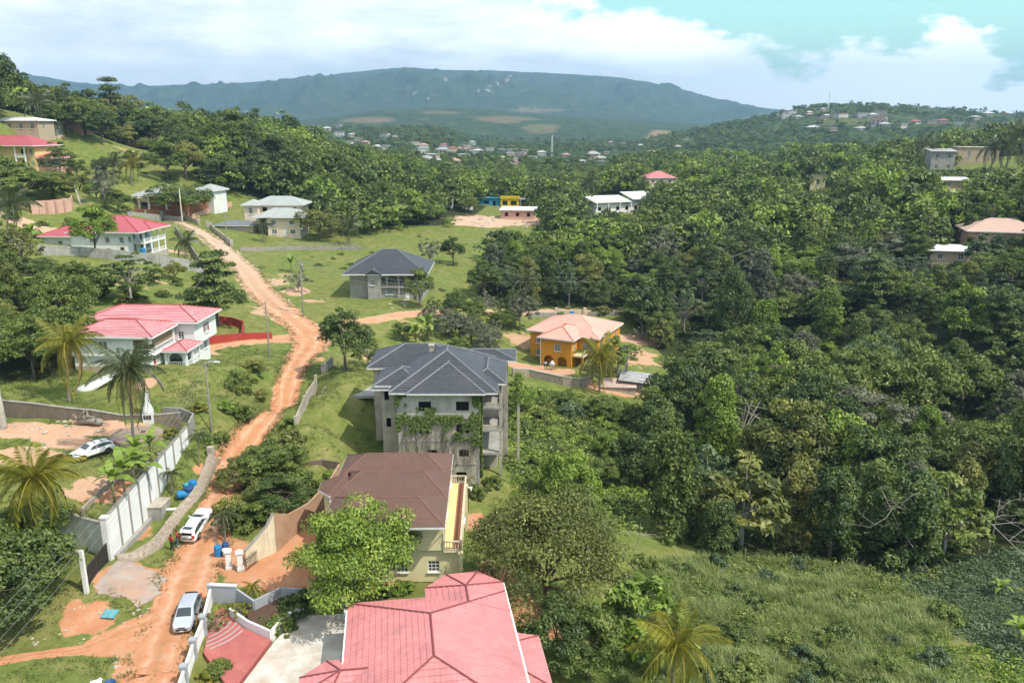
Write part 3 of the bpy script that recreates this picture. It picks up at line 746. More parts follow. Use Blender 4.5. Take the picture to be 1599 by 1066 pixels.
# ------------------------------------------------------------------ 1. pink-roofed house in front
def pink_house():
    t = thing('pink_roof_house', 'low white house under the large pink hipped tile roof nearest the camera', 'house', (-6.3, 56.4, -.6), R(8.3))
    block(t, 'wall', WHITE, -5.9, 5.9, -10, 4.8, -.6, 4.15, front=[(2, 1, 1.6, 1.2, 'grid'), (7, 1, 1.6, 1.2, 'grid')], right=[(3, 1, 1.4, 1.2, 'grid'), (9, 1, 1.4, 1.2, 'grid')], left=[(2, 1, 1.6, 1.2, 'grid')], back=[(3, 1, 1.4, 1.2, 'grid')])
    block(t, 'wing_wall', WHITE, .5, 5.95, 4.75, 7.2, -.6, 4.1, back=[(1.5, 1.2, 1.4, 1.2, 'grid')], left=[(.6, 1.2, 1.2, 1.2, 'grid')])
    ez = 4.2; T = .30; hw = 6.49; rz = ez + hw * T
    L, Rr, yn, yf = -6.46, 6.53, -10.7, 5.39
    a = (.035, -5.3, rz); c = (.035, 0, rz)
    main = [[(L,yn,ez),(Rr,yn,ez),a], [(Rr,yn,ez),(Rr,yf,ez),c,a], [(Rr,yf,ez),(L,yf,ez),c], [(L,yf,ez),(L,yn,ez),a,c]]
    ro = roof(t, main, T_PINK, .5, .05, C_PINK, .085, fh=.24)
    g = MB()
    for p, q in (((L-.09, yn), (L-.09, yf+.05)), ((Rr+.09, yn), (Rr+.09, 6.83))): gg = MB(); gg.seg(p, q, .14, ez - .16, ez - .02); gg.obj('gutter', M_FRAME, ro)
    g.tube([(L-.1, yf-.1, ez-.1), (L+.35, yf-.3, ez-.5), (L+.5, yf-.6, -.4)], .05, 8)
    g.obj('downpipe', M_FRAME, ro)
    # bay-ended wing at the far right
    e2 = ez + .02; h2 = e2 + 3.34 * T; hub = (3.22, 5.1, h2); s = (3.22, 2.66, h2); R2 = Rr + .03
    P0, P1, P2, P3 = (-.12, 6.83, e2), (1.78, 8.74, e2), (4.57, 8.84, e2), (R2, 6.83, e2)
    wing = [[P1, P0, hub], [P2, P1, hub], [P3, P2, hub], [P0, (-.12, 3.9, e2), s, hub], [(R2, 2.4, e2), P3, hub, s]]
    roof(t, wing, T_PINK, .5, .05, C_PINK, .085, fh=.2, name='wing_roof', soffit=False)
    # half-octagon porch at the left front
    e3 = 3.75; hb = (-6.6, -4.0, e3 + .95); i3 = (-3.0, -4.0, e3 + .95)
    Q = [(-3.0,-1.4,e3), (-7.8,-1.4,e3), (-9.6,-3.1,e3), (-9.6,-5.2,e3), (-7.8,-6.9,e3), (-3.0,-6.9,e3)]
    porch = [[Q[1], Q[0], i3, hb], [Q[2], Q[1], hb], [Q[3], Q[2], hb], [Q[4], Q[3], hb], [Q[5], Q[4], hb, i3]]
    roof(t, porch, T_PINK, .5, .05, C_PINK, .08, fh=.2, name='porch_roof')
    columns(t, [(-7.6,-1.8), (-9.2,-3.3), (-9.2,-5.1), (-7.6,-6.6)], -.3, e3 - .12, WHITE, .15)
    slab(t, -9.4, -5.9, -6.8, -1.6, -.6, .12, MATS['terracotta_floor'], 'porch_floor')
    # lean-to at the right
    e4 = 3.3; car = [[(8.5,.08,e4), (6.0,.1,e4+.62), (6.0,-1.4,e4+.62)], [(8.45,-6.2,e4),(8.5,.08,e4),(6.0,-1.4,e4+.62),(6.0,-4.2,e4+.62)], [(6.0,-6.3,e4),(8.45,-6.2,e4),(6.0,-4.2,e4+.62)]]
    roof(t, car, T_PINK, .5, .05, C_PINK, .07, fh=.2, name='side_roof')
    columns(t, [(8.1,-.3), (8.05,-5.8)], -3, e4 - .12, WHITE, .13)
    slab(t, 5.9, 8.3, -6.1, 0, -3.2, .05, CONC, 'side_floor')
    s = MB(); s.rbox((0, 0, 0), (.5, .3, .3), .3); s.tube([(0, 0, .1), (.35, .05, -.15)], .04, 6); s.obj('lamp_housing', M_FRAME, t, loc=(L - .1, yf - .7, ez - .35))
pink_house()

# ------------------------------------------------------------------ 2. cream house with brown shingles
def brown_house():
    t = thing('brown_roof_house', 'cream two storey house under three brown shingled roofs with a long balcony', 'house', (-11.5, 70, -.8), R(1.2))
    block(t, 'lower_wall', CREAM, -5, 6.55, 1.35, 15.6, .1, 3.55, front=[(5.5, 1.15, 1.1, 1.15, 'grid'), (8.5, 1.15, 1.1, 1.15, 'grid'), (2, 1.15, 1.1, 1.15, 'grid')], right=[(2, 1.1, 1.3, 1.2, 'grid'), (6, 0.2, 1, 2.1, 'door_brown'), (10, 1.1, 1.3, 1.2, 'grid')], left=[(3, 1.1, 1.2, 1.1, 'grid')])
    block(t, 'undercroft_wall', MATS['concrete'], -4.6, 6.2, 2.0, 15.2, -3.2, .08)
    columns(t, [(-4.8, 1.6), (-1, 1.6), (2.8, 1.6), (6.35, 1.6)], -2.5, .08, CONCP, .17)
    block(t, 'upper_wall', CREAM, -5.1, 5.05, 1.05, 15.9, 3.56, 6.75, front=[], right=[(2, 3.6, 1.0, 2.1, 'door_brown'), (5, 4.5, 1.4, 1.2, 'grid'), (9, 3.6, 1.0, 2.1, 'door_brown'), (12, 4.5, 1.3, 1.2, 'grid')], left=[(2, 4.6, 1.2, 1.1, 'grid'), (8, 4.6, 1.2, 1.1, 'grid')])
    y = MB(); y.box(5.052, 5.075, 1.1, 15.85, 3.75, 6.6); y.obj('yellow_wall_face', MATS['plaster_yellow'], t) if False else None
    # round vent
    v = MB(); v.lathe([(.34, 0), (.34, .06), (.26, .06), (.26, .02)], (0, 0, 0), 20); v.rbox((0, 0, .0), (.6, .07, .05)); v.rbox((0, 0, .0), (.07, .6, .05))
    v.xform(Matrix.Rotation(PI/2, 4, 'X')); w = v.obj('round_vent', MATS['concrete'], t, loc=(1.35, 1.05, 5.75))
    d = MB(); d.lathe([(.25, 0), (.25, .02)], (0, 0, 0), 20); d.xform(Matrix.Rotation(PI/2, 4, 'X')); d.obj('pane', M_GLASS, w)
    # balcony along the right
    bal = slab(t, 5.06, 6.75, .9, 16.1, 3.4, 3.62, CREAM, 'balcony'); slab(bal, 5.85, 6.6, 1.0, 16.0, 3.621, 3.632, MATS['terracotta_floor'], 'floor_tiles'); slab(bal, 5.08, 5.848, 1.0, 16.0, 3.621, 3.634, MATS['plaster_yellow'], 'floor_strip')
    st = pmat('balustrade_stained', (.60, .53, .38), (.46, .40, .29), 1.5, .85, .3, 6, dirt=(.2, .17, .12), dlo=.5)
    balustrade(t, (5.1, .98), (6.68, .98), 3.62, .95, st, .26, .18); balustrade(t, (6.68, .98), (6.68, 16.0), 3.62, .95, st, .26, .2); balustrade(t, (5.1, 16.0), (6.68, 16.0), 3.62, .95, st, .26, .18)
    columns(t, [(6.66, 1.0), (6.66, 16.0)], -2.6, 3.4, CREAM, .17)
    ez = 6.85
    for i, (ya, yb, xa, xb) in enumerate(((-.7, 5.9, -6.1, 5.32), (5.2, 11.9, -6.35, 5.3), (9.9, 16.6, -6.5, 5.28))):
        roof(t, hip_faces(xa, xb, ya, yb, ez + i * .012, .46, runx=2.7), T_BROWN, .16, .012, C_BROWN, .07, fh=.2)
    # faceted hip end sticking out at the left
    e = ez + .03; h = (-5.0, 8.5, e + 1.45); f = [(-4.6, 6.0, e), (-6.6, 6.2, e), (-7.9, 7.6, e), (-7.9, 9.4, e), (-6.6, 10.8, e), (-4.6, 11, e)]
    roof(t, [[f[i+1], f[i], h] for i in range(5)], T_BROWN, .16, .012, C_BROWN, .06, fh=.2, name='bay_roof')
    block(t, 'bay_wall', CREAM, -7.2, -5.05, 6.9, 10.1, .1, 6.8, left=[(1, 4.6, 1.2, 1.2, 'grid')])
    d2 = MB(); d2.tube([(5.2, -.6, ez-.1), (5.25, .2, ez-.6), (5.2, .9, ez-1.2), (5.15, .98, 3.7)], .045, 8); d2.obj('drainpipe', M_FRAME, t)
    d3 = MB(); d3.tube([(6.6, 1.28, 3.3), (6.6, 1.28, -.2)], .05, 8); d3.obj('drainpipe', M_FRAME, t)
brown_house()

# ------------------------------------------------------------------ 3. unfinished grey building
def grey_building():
    t = thing('unfinished_building', 'tall bare concrete unfinished building under a steep slate grey tiled roof', 'building', (0, 0, 0))
    up = pmat('plaster_grey_pale', (.45, .43, .385), (.36, .34, .30), .7, .9, .3, 5, dirt=(.22, .20, .17), dlo=.44, dhi=.7)
    X = lambda a: a + 14.1
    ops2 = [(X(-11.5), 4.6, 1.55, 1.15, 'open'), (X(-6.9), 4.6, 1.6, 1.15, 'open'), (X(-10.5), 1.45, 1.2, .95, 'open'), (X(-6.6), 1.45, 1.2, .95, 'open'), (X(-7.0), -1.9, 1.3, 1.3, 'open'), (X(-12.6), -1.9, 1.3, 1.3, 'open')]
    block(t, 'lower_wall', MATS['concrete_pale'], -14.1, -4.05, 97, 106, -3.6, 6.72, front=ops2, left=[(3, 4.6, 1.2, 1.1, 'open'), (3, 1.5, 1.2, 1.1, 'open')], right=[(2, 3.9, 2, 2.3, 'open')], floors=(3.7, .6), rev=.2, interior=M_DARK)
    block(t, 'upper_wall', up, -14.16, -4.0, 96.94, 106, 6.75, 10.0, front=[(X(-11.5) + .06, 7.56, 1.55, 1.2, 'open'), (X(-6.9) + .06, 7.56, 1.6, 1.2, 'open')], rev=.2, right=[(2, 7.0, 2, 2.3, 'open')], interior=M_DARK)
    b = MB(); b.box(-14.2, -3.95, 96.9, 97, 6.55, 6.74); b.box(-14.13, -4.0, 96.94, 97, 3.45, 3.7); b.box(-14.13, -4.0, 96.94, 97, .35, .6); b.obj('floor_band', MATS['concrete'], t)
    b = MB()
    for x in (-14.1, -11.9, -8.2, -4.35): b.box(x, x + .3, 96.93, 97.0, -3.5, 6.5)
    b.obj('pilaster', MATS['concrete'], t)
    # left bay
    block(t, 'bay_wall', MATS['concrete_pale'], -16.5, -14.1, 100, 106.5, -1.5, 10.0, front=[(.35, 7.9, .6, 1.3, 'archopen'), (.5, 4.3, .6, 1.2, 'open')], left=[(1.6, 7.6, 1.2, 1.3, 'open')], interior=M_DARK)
    # galleries at the right, open front arches, floor slabs and back wall
    gal = pmat('plaster_rosy', (.62, .50, .42), (.55, .44, .37), .6, .85, .15, 5)
    for z in (.5, 3.7, 6.75):
        slab(t, -4.0, -1.3, 100.6, 109, z - .28, z, MATS['concrete'], 'gallery_floor')
    for z in (3.7, 6.75):
        block(t, 'gallery_wall', MATS['concrete_pale'], -4.0, -1.3, 100.7, 109, z, z + (3.25 if z > 6 else 2.76), front=[(.25, z + .55, 2.15, 2.15 if z > 6 else 1.95, 'archopen' if z > 6 else 'open')], right=[(.4, z + .6, 3.2, 2.1, 'archopen'), (4.2, z + .6, 3.2, 2.1, 'archopen')], left=None, rev=.22)
        p = MB(); p.box(-3.98, -3.9, 100.95, 108.8, z + .01, z + 2.6); p.box(-3.9, -1.5, 105.2, 105.35, z + .01, z + 2.6); p.obj('gallery_back_wall', gal, t)
    b = MB(); b.box(-1.65, -1.3, 100.65, 101.0, -2.6, 10.0); b.obj('corner_post', MATS['concrete_pale'], t)
    b = MB(); b.box(-1.62, -1.3, 108.6, 108.95, -3.5, .5); b.obj('corner_post', MATS['concrete_pale'], t)
    block(t, 'gallery_base', MATS['concrete_pale'], -4.0, -2.0, 103, 109, -3.5, .22)
    # rear wings
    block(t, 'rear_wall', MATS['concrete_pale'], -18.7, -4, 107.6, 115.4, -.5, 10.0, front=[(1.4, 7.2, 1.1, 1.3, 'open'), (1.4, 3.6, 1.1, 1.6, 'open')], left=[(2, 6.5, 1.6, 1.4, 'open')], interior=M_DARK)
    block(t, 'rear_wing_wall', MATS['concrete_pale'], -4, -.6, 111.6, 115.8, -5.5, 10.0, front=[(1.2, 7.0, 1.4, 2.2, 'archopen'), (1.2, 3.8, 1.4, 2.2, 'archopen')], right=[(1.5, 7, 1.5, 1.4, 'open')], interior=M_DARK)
    ez = 10.05
    rf = lambda f, **k: roof(t, f, T_SLATE, .42, .055, C_SLATE, .11, fh=.2, **k)
    rf(hip_faces(-15.0, -1.75, 96.35, 112, ez, .54))
    rf(hip_faces(-12.8, -3.25, 96.0, 108, ez + .02, .54))
    rf(hip_faces(-19.5, -6, 106.9, 116.2, ez + .01, .46))
    rf(hip_faces(-8.5, .6, 110.4, 116.4, ez + .015, .28))
    rf(hip_faces(-5.6, -.75, 100.0, 110, ez + .03, .52))
    rf(hip_faces(-17.3, -11, 99.2, 106, ez + .025, .44))
    rf(hip_faces(-17.6, -15.2, 98.9, 101.4, ez - .35, .5), name='bay_roof')
    # carport deck on columns
    s = slab(t, -28.4, -18.7, 116.3, 125, 2.62, 3.0, MATS['concrete'], 'carport_deck')
    columns(t, [(-27.8, 116.8), (-24.4, 116.8), (-20.2, 116.8), (-18.95, 116.8), (-24.4, 122), (-20.2, 122)], -2.0, 2.6, MATS['concrete_pale'], .2)
    w = MB(); w.box(-28.3, -18.7, 124.6, 124.9, -1.5, 2.6); w.box(-28.35, -28.1, 119, 124.9, -1.5, 2.6); w.obj('carport_wall', pmat('earth_wall', (.30, .11, .06), (.24, .09, .05), 1, .95, .3, 5), t)
    b = MB(); b.box(-11.0, -10.4, 106.6, 107.2, 11.2, 13.2); b.box(-11.1, -10.3, 106.5, 107.3, 13.2, 13.35); b.obj('chimney', MATS['concrete_pale'], t)
grey_building()

# ------------------------------------------------------------------ 4. orange house
def orange_house():
    t = thing('orange_house', 'orange two storey house with white windows and a salmon tiled roof', 'house', (12.2, 164.6, -7.4), R(-26))
    O = MATS['plaster_orange']
    block(t, 'wing_wall', O, -6.8, 0, 0, 8, -1.5, 6.1, front=[(.7, .1, 2.1, 2.25, 'archopen'), (3.7, .1, 2.1, 2.25, 'archopen'), (2.9, 3.5, 1.5, 1.5, 'grid')], right=[(1.2, 3.3, 1.1, 1.7, 'grid')], rev=.3)
    w = MB(); w.box(-6.5, -.3, 1.6, 1.7, 0, 2.9); w.obj('porch_back_wall', O, t)
    put_opening(t, (-6.8, 1.6), 0, 4.2, .05, 1.0, 2.1, 'door_brown', M_FRAME)
    block(t, 'main_wall', O, -11.4, 0.02, 4.6, 18, -1.5, 6.1, front=[(1.4, 3.4, 2.2, 1.5, 'grid'), (1.4, .7, 2.2, 1.4, 'grid')], left=[(2, 3.4, 1.5, 1.4, 'grid'), (7, 3.4, 1.5, 1.4, 'grid')])
    block(t, 'right_wall', O, 0.03, 4.2, 3.6, 18.02, -2.5, 6.1, front=[(1.0, 3.3, 2.2, 1.5, 'grid'), (1.0, .6, 2.0, 1.4, 'grid')], right=[(2, 3.4, 1.5, 1.4, 'grid'), (7, 3.4, 1.5, 1.4, 'grid'), (11, 3.4, 1.5, 1.4, 'grid')])
    tr = MB(); tr.tube([(-6.9, -.06, 5.9), (-6.9, -.06, 0)], .09, 8); tr.obj('drainpipe', M_FRAME, t)
    slab(t, .05, 2.4, .4, 3.55, 2.55, 2.75, CREAM, 'balcony'); balustrade(t, (.1, .45), (2.35, .45), 2.75, .9, CREAM, .3); balustrade(t, (2.35, .45), (2.35, 3.5), 2.75, .9, CREAM, .3)
    columns(t, [(2.25, .6)], -1, 2.55, O, .15)
    ez = 6.2; kw = dict(fh=.24, capr=.09)
    roof(t, hip_faces(-12.1, 4.8, 3.9, 18.7, ez, .36), T_PINK2, .4, .03, None, **kw)
    roof(t, hip_faces(-.9, 4.83, 2.9, 12, ez + .02, .38), T_PINK2, .4, .03, None, **kw)
    roof(t, hip_faces(-7.6, .7, -.8, 10, ez + .04, .42), T_PINK2, .4, .03, MATS['red_paint'], **kw)
    slab(t, -14, 1.0, -4.2, 4.55, -.35, -.05, MATS['terracotta_floor'], 'patio')
orange_house()

# ------------------------------------------------------------------ 5. small grey house
def small_grey_house():
    t = thing('small_grey_house', 'bare grey block house with a dark hipped roof and white barred windows on the lawn', 'house', (-32.6, 185.2, 2.9), R(0))
    G = pmat('block_grey', (.33, .315, .285), (.26, .25, .225), .8, .92, .35, 4, dirt=(.2, .18, .15), dlo=.5)
    block(t, 'wall', G, -4.4, 12.3, 1.6, 16, -.6, 5.75, front=[(1.0, 3.4, 0.01, .01, 'open')], left=[(3, 3.4, 1.1, 1.1, 'open'), (8, 3.4, 1.1, 1.1, 'open')], interior=M_DARK) if False else None
    block(t, 'left_wall', G, -4.4, 0, 1.6, 16, -.6, 5.75, left=[(3, 3.4, 1.1, 1.1, 'cross'), (9, 3.4, 1.1, 1.1, 'cross')])
    block(t, 'gable_wall', G, 0, 2.9, 0, 6, -.6, 5.85, front=[(.5, 3.25, 1.15, 1.25, 'grid')])
    block(t, 'lower_wall', G, 2.9, 10.9, 1.1, 8, -.6, 2.7, front=[(1.0, .95, 1.9, 1.0, 'grid'), (5.4, -.1, 1.0, 2.1, 'door')])
    block(t, 'right_wall', G, 10.9, 12.3, .6, 15, -.6, 5.75, right=[(3, 3.4, 1.1, 1.1, 'grid'), (9, 3.4, 1.1, 1.1, 'grid')])
    # recessed upper veranda
    slab(t, 2.9, 10.95, .5, 5.2, 2.55, 2.85, G, 'veranda_floor')
    block(t, 'veranda_wall', G, 2.9, 10.9, 4.0, 12, 2.86, 5.75, front=[(.6, 2.95, 1.0, 2.0, 'louver'), (2.4, 3.6, 2.0, 1.3, 'arch'), (5.2, 3.0, 1.0, 2.0, 'louver'), (6.6, 3.6, 1.1, 1.3, 'grid')])
    f = MB(); wall_sheet(f, (2.9, .6), (10.9, .6), 4.6, 5.75, [], .25)
    f = MB(); wall_sheet(f, (2.9, .58), (10.9, .58), 2.88, 5.74, [(.15, 3.0, 1.0, 2.1, 'open'), (1.5, 3.0, 2.4, 2.35, 'archopen'), (4.2, 3.0, 1.2, 2.1, 'open'), (5.7, 3.0, 2.1, 2.35, 'archopen')], .22); f.obj('veranda_arcade', G, t)
    balustrade(t, (3.05, .66), (10.8, .66), 2.88, .75, MATS['concrete'], .3)
    columns(t, [(6.95, .5)], -.5, 2.54, G, .16)
    ez = 5.85
    roof(t, hip_faces(-5.7, 13.6, -.3, 17.2, ez, .50, runx=8.0) , T_SLATE, .4, .045, C_SLATE, .1, fascia=M_FRAME, fh=.24)
    gz = ez - .1; roof(t, [[(-.5, -1.0, gz), (1.45, -1.0, gz + 1.1), (1.45, 4, gz + 1.1), (-.5, 4, gz)], [(3.4, -1.0, gz), (3.4, 4, gz), (1.45, 4, gz + 1.1), (1.45, -1.0, gz + 1.1)]], T_SLATE, .4, .04, C_SLATE, .08, fascia=M_FRAME, fh=.2, name='porch_roof', soffit=False)
    gt = MB(); gt.poly([(0, -.02, 5.8), (2.9, -.02, 5.8), (1.45, -.02, 6.65)]); gt.obj('gable', G, t)
    pl = MB(); pl.box(6.8, 9.2, -1.1, 1.0, -.3, .02); pl.obj('door_step', MATS['concrete_pale'], t)
small_grey_house()

# ------------------------------------------------------------------ 6. white house with striped red roof
def striped_house():
    t = thing('striped_roof_house', 'white two storey house with streaky red roof, red shutters and a corner balcony', 'house', (-51.3, 113.7, 6.6), R(-3))
    W = WHITE
    # local: near right corner of the lower storey = (0,0)
    block(t, 'front_lower_wall', W, -11.5, -.4, .5, 7.5, 1.4, 3.05, front=[(7.6, 1.5, 1.3, 1.2, 'louver')], right=[(1.0, 1.45, .8, 1.4, 'shutter'), (1.95, 1.4, .9, 1.5, 'grid'), (3.2, 1.4, .9, 1.5, 'grid')])
    block(t, 'base_wall', MATS['plaster_tan'], -11.5, -.38, .48, 7.5, -1.6, 1.38)
    block(t, 'front_upper_wall', W, -11.5, -2.6, .1, 7.6, 3.05, 6.1, front=[(4.0, 3.95, 1.3, 1.3, 'louver'), (6.5, 3.4, .0101, .0101, 'open')])
    # corner balcony: parapets with balusters, piers and a brown-screened opening
    slab(t, -2.6, .25, -.1, 7.3, 3.05, 3.3, W, 'balcony')
    bk = MB(); bk.box(-2.55, -2.45, .2, 7.4, 3.3, 6.0); bk.obj('balcony_back_wall', MATS['plaster_tan'], t)
    balustrade(t, (-2.6, 0), (.15, 0), 3.3, .9, W, .3, .18); balustrade(t, (.15, 0), (.15, 7.2), 3.3, .9, W, .3, .18)
    columns(t, [(-2.6, .05), (.1, .05), (.1, 7.15)], 3.3, 6.1, W, .2)
    lt = MB(); lt.box(-2.7, .28, -.12, .12, 5.55, 6.1); lt.box(.04, .26, .12, 7.3, 5.55, 6.1); lt.obj('balcony_lintel', W, t)
    sc = MB(); sc.box(.06, .1, .5, 6.9, 4.25, 5.5); sc.obj('bamboo_blind', pmat('bamboo', (.30, .24, .15), (.2, .155, .095), 4, .8, .3, 20), t)
    put_opening(t, (-2.2, 1.5), 0, .2, 3.35, 1.4, 2.1, 'shutter', M_FRAME)
    # rear block
    block(t, 'rear_wall', W, -13.5, 3.1, 8.0, 16.0, 2.6, 6.3, front=[(14.0, 3.6, .9, 1.2, 'grid')], right=[(3.2, 3.8, .5, 1.4, 'shutter'), (3.7, 3.75, 1.1, 1.5, 'grid'), (4.8, 3.8, .5, 1.4, 'shutter')], back=[(4, 3.8, 1.2, 1.4, 'grid')])
    block(t, 'rear_lower_wall', W, -13.0, 1.9, 8.6, 15.6, -1.6, 2.58, right=[(2.5, .6, 1.2, 1.4, 'grid'), (5, .6, 1.2, 1.4, 'grid')])
    # porch with its own small roof
    slab(t, 0.4, 3.6, 3.4, 8.2, -1.6, .55, MATS['concrete'], 'porch_base')
    balustrade(t, (.5, 3.5), (3.5, 3.5), .55, .85, W, .3); balustrade(t, (3.5, 3.5), (3.5, 8.0), .55, .85, W, .3)
    columns(t, [(.5, 3.5), (3.5, 3.5), (3.5, 5.6), (3.5, 8.0)], .55, 3.05, W, .16)
    pw = MB(); wall_sheet(pw, (.6, 3.6), (3.3, 3.6), .56, 3.0, [(.3, .6, 2.0, 2.1, 'archopen')], .15); pw.obj('porch_arch', W, t)
    roof(t, hip_faces(.0, 4.0, 2.9, 8.6, 3.1, .42), T_STRIPE, .45, .05, MATS['red_paint'], .07, fh=.2, name='porch_roof')
    roof(t, hip_faces(-12.2, .9, -.7, 8.3, 6.15, .33), T_STRIPE, .45, .05, MATS['red_paint'], .09, fh=.24, fascia=M_FRAME)
    roof(t, hip_faces(-14.5, 3.9, 7.4, 16.8, 6.4, .33), T_STRIPE, .45, .05, MATS['red_paint'], .09, fh=.24, fascia=M_FRAME)
striped_house()

# ------------------------------------------------------------------ 7. white house with bright red roof
def red_house():
    t = thing('red_roof_house', 'white two storey house with bright red roof and columned double veranda behind a grey wall', 'house', (-87.2, 189.2, 12.0), R(-5))
    W = WHITE
    block(t, 'wall', W, -14, -3.2, 0, 13, -1.5, 5.6, front=[(4.5, 3.2, 1.5, 1.3, 'grid'), (8.2, 3.2, 1.1, 1.3, 'grid'), (8.2, .5, 1.1, 1.4, 'grid')], left=[(3, 3.2, 1.2, 1.2, 'grid')])
    block(t, 'corner_wall', W, -3.2, -.6, 0.02, 2.8, -1.5, 5.6, front=[(.8, 3.2, 1.1, 1.3, 'grid'), (.8, .2, 1.0, 2.0, 'door_brown')], right=[(.8, 3.2, 1.1, 1.3, 'grid')])
    block(t, 'veranda_back_wall', W, -3.2, -1.2, 2.8, 12.8, -1, 5.6, right=[(1, .3, 1.2, 2.1, 'grid'), (4, .1, 1.0, 2.1, 'door_brown'), (6.5, .7, 1.6, 1.3, 'grid'), (1, 3.3, 1.2, 1.5, 'grid'), (4, 2.9, 1.0, 2.1, 'door_brown'), (6.5, 3.3, 1.6, 1.3, 'grid')])
    slab(t, -1.4, 2.0, 2.9, 13.0, 2.55, 2.8, W, 'veranda_floor'); slab(t, -1.4, 2.2, 2.9, 13.2, -1.5, 0.02, MATS['concrete_pale'], 'veranda_base')
    columns(t, [(1.8, 3.1), (1.8, 6.3), (1.8, 9.6), (1.8, 12.8)], 0, 5.55, W, .2, False)
    balustrade(t, (1.85, 3.2), (1.85, 12.8), 2.8, .85, W, .3); balustrade(t, (-.6, 3.05), (1.8, 3.05), 2.8, .85, W, .3); balustrade(t, (1.85, 6.4), (1.85, 12.8), .05, .8, W, .3)
    roof(t, hip_faces(-14.8, 2.9, -.9, 14, 5.7, .40), T_RED, .42, .05, MATS['red_paint'], .1, fascia=M_FRAME, fh=.25)
    roof(t, hip_faces(-3.8, 3.1, 4.5, 12.5, 5.73, .42), T_RED, .42, .05, MATS['red_paint'], .09, fascia=M_FRAME, fh=.22, name='veranda_roof')
    block(t, 'wing_wall', W, -25, -14.02, 6.5, 14, -1, 3.6, front=[(3.5, 1.4, 1.1, 1.1, 'cross'), (7, 1.4, 1.1, 1.1, 'cross')])
    roof(t, hip_faces(-26, -13, 5.6, 15, 3.7, .40), T_RED, .42, .05, MATS['red_paint'], .1, fascia=M_FRAME, fh=.22, name='wing_roof')
red_house()

# ------------------------------------------------------------------ 8. peach house with pale grey roof
def peach_house():
    t = thing('peach_house', 'peach two storey house with stepped pale grey tiled roofs and small dark windows', 'house', (-77.2, 263.6, 6.8), R(-3))
    Pm = MATS['plaster_peach']
    block(t, 'wall', Pm, 0, 10.4, 0, 9, -1, 6.0, front=[(1.2, 3.7, 1.4, 1.2, 'cross'), (7.0, 3.7, 1.4, 1.2, 'cross'), (1.2, .8, 1.6, 1.3, 'cross'), (7.2, .8, 1.6, 1.3, 'cross'), (5.0, -.05, 1.0, 2.2, 'door')], left=[(2, 3.6, 1.3, 1.2, 'cross')], right=[(3, 3.6, 1.3, 1.2, 'cross')])
    roof(t, hip_faces(-4.4, 12.2, -1.2, 10, 6.1, .42), T_GREY, .4, .045, None, .1, fh=.25)
    block(t, 'tower_wall', Pm, -7.5, 8, 9.0, 18, -1, 9.0, front=[(7.2, 7.2, .8, .8, 'cross'), (13.0, 7.2, 1.3, 1.2, 'cross'), (3.0, 6.8, 1.6, 1.4, 'open')], left=[(3, 7, 1.2, 1.2, 'cross')])
    block(t, 'bay_wall', Pm, -9.8, -5.2, 7.0, 12, -1, 9.0, front=[(1.4, 6.3, 1.3, 2.0, 'arch'), (1.4, 2.3, 1.3, 1.5, 'cross')])
    block(t, 'veranda_wall', pmat('plaster_tan2', (.36, .27, .19), (.3, .23, .165), .6, .85, .1), -5.18, -0.02, 6.0, 10, -1, 5.9, front=[(1, 3.4, 2.4, 1.6, 'open'), (1, .3, 2.4, 1.8, 'open')], interior=M_DARK)
    roof(t, hip_faces(-8.5, 9.2, 8.0, 19, 9.1, .42), T_GREY, .4, .045, None, .1, fh=.25)
    roof(t, hip_faces(-10.6, -4.6, 6.2, 13.5, 9.13, .48), T_GREY, .4, .045, None, .1, fh=.22, name='bay_roof')
    block(t, 'garage_wall', MATS['plaster_tan'], -17, -5.3, 1.5, 7.9, -1, 3.2, front=[(1.5, 0, 2.6, 2.3, 'door_grey'), (5.5, 0, 2.6, 2.3, 'door_grey')])
    roof(t, hip_faces(-17.8, -4.8, .8, 8.8, 3.25, .3), pmat('roof_dull', (.2, .21, .22), (.16, .17, .18), 1, .8, .2), .4, .04, None, .08, fh=.2, name='garage_roof')
    dish = MB(); dish.lathe([(.05, 0), (.3, .06), (.45, .16), (.44, .17), (.28, .08), (.04, .02)], (0, 0, 0), 14); dish.xform(Matrix.Rotation(R(60), 4, 'X')); dish.obj('satellite_dish', M_FRAME, t, loc=(11.0, -.1, 2.5))
peach_house()

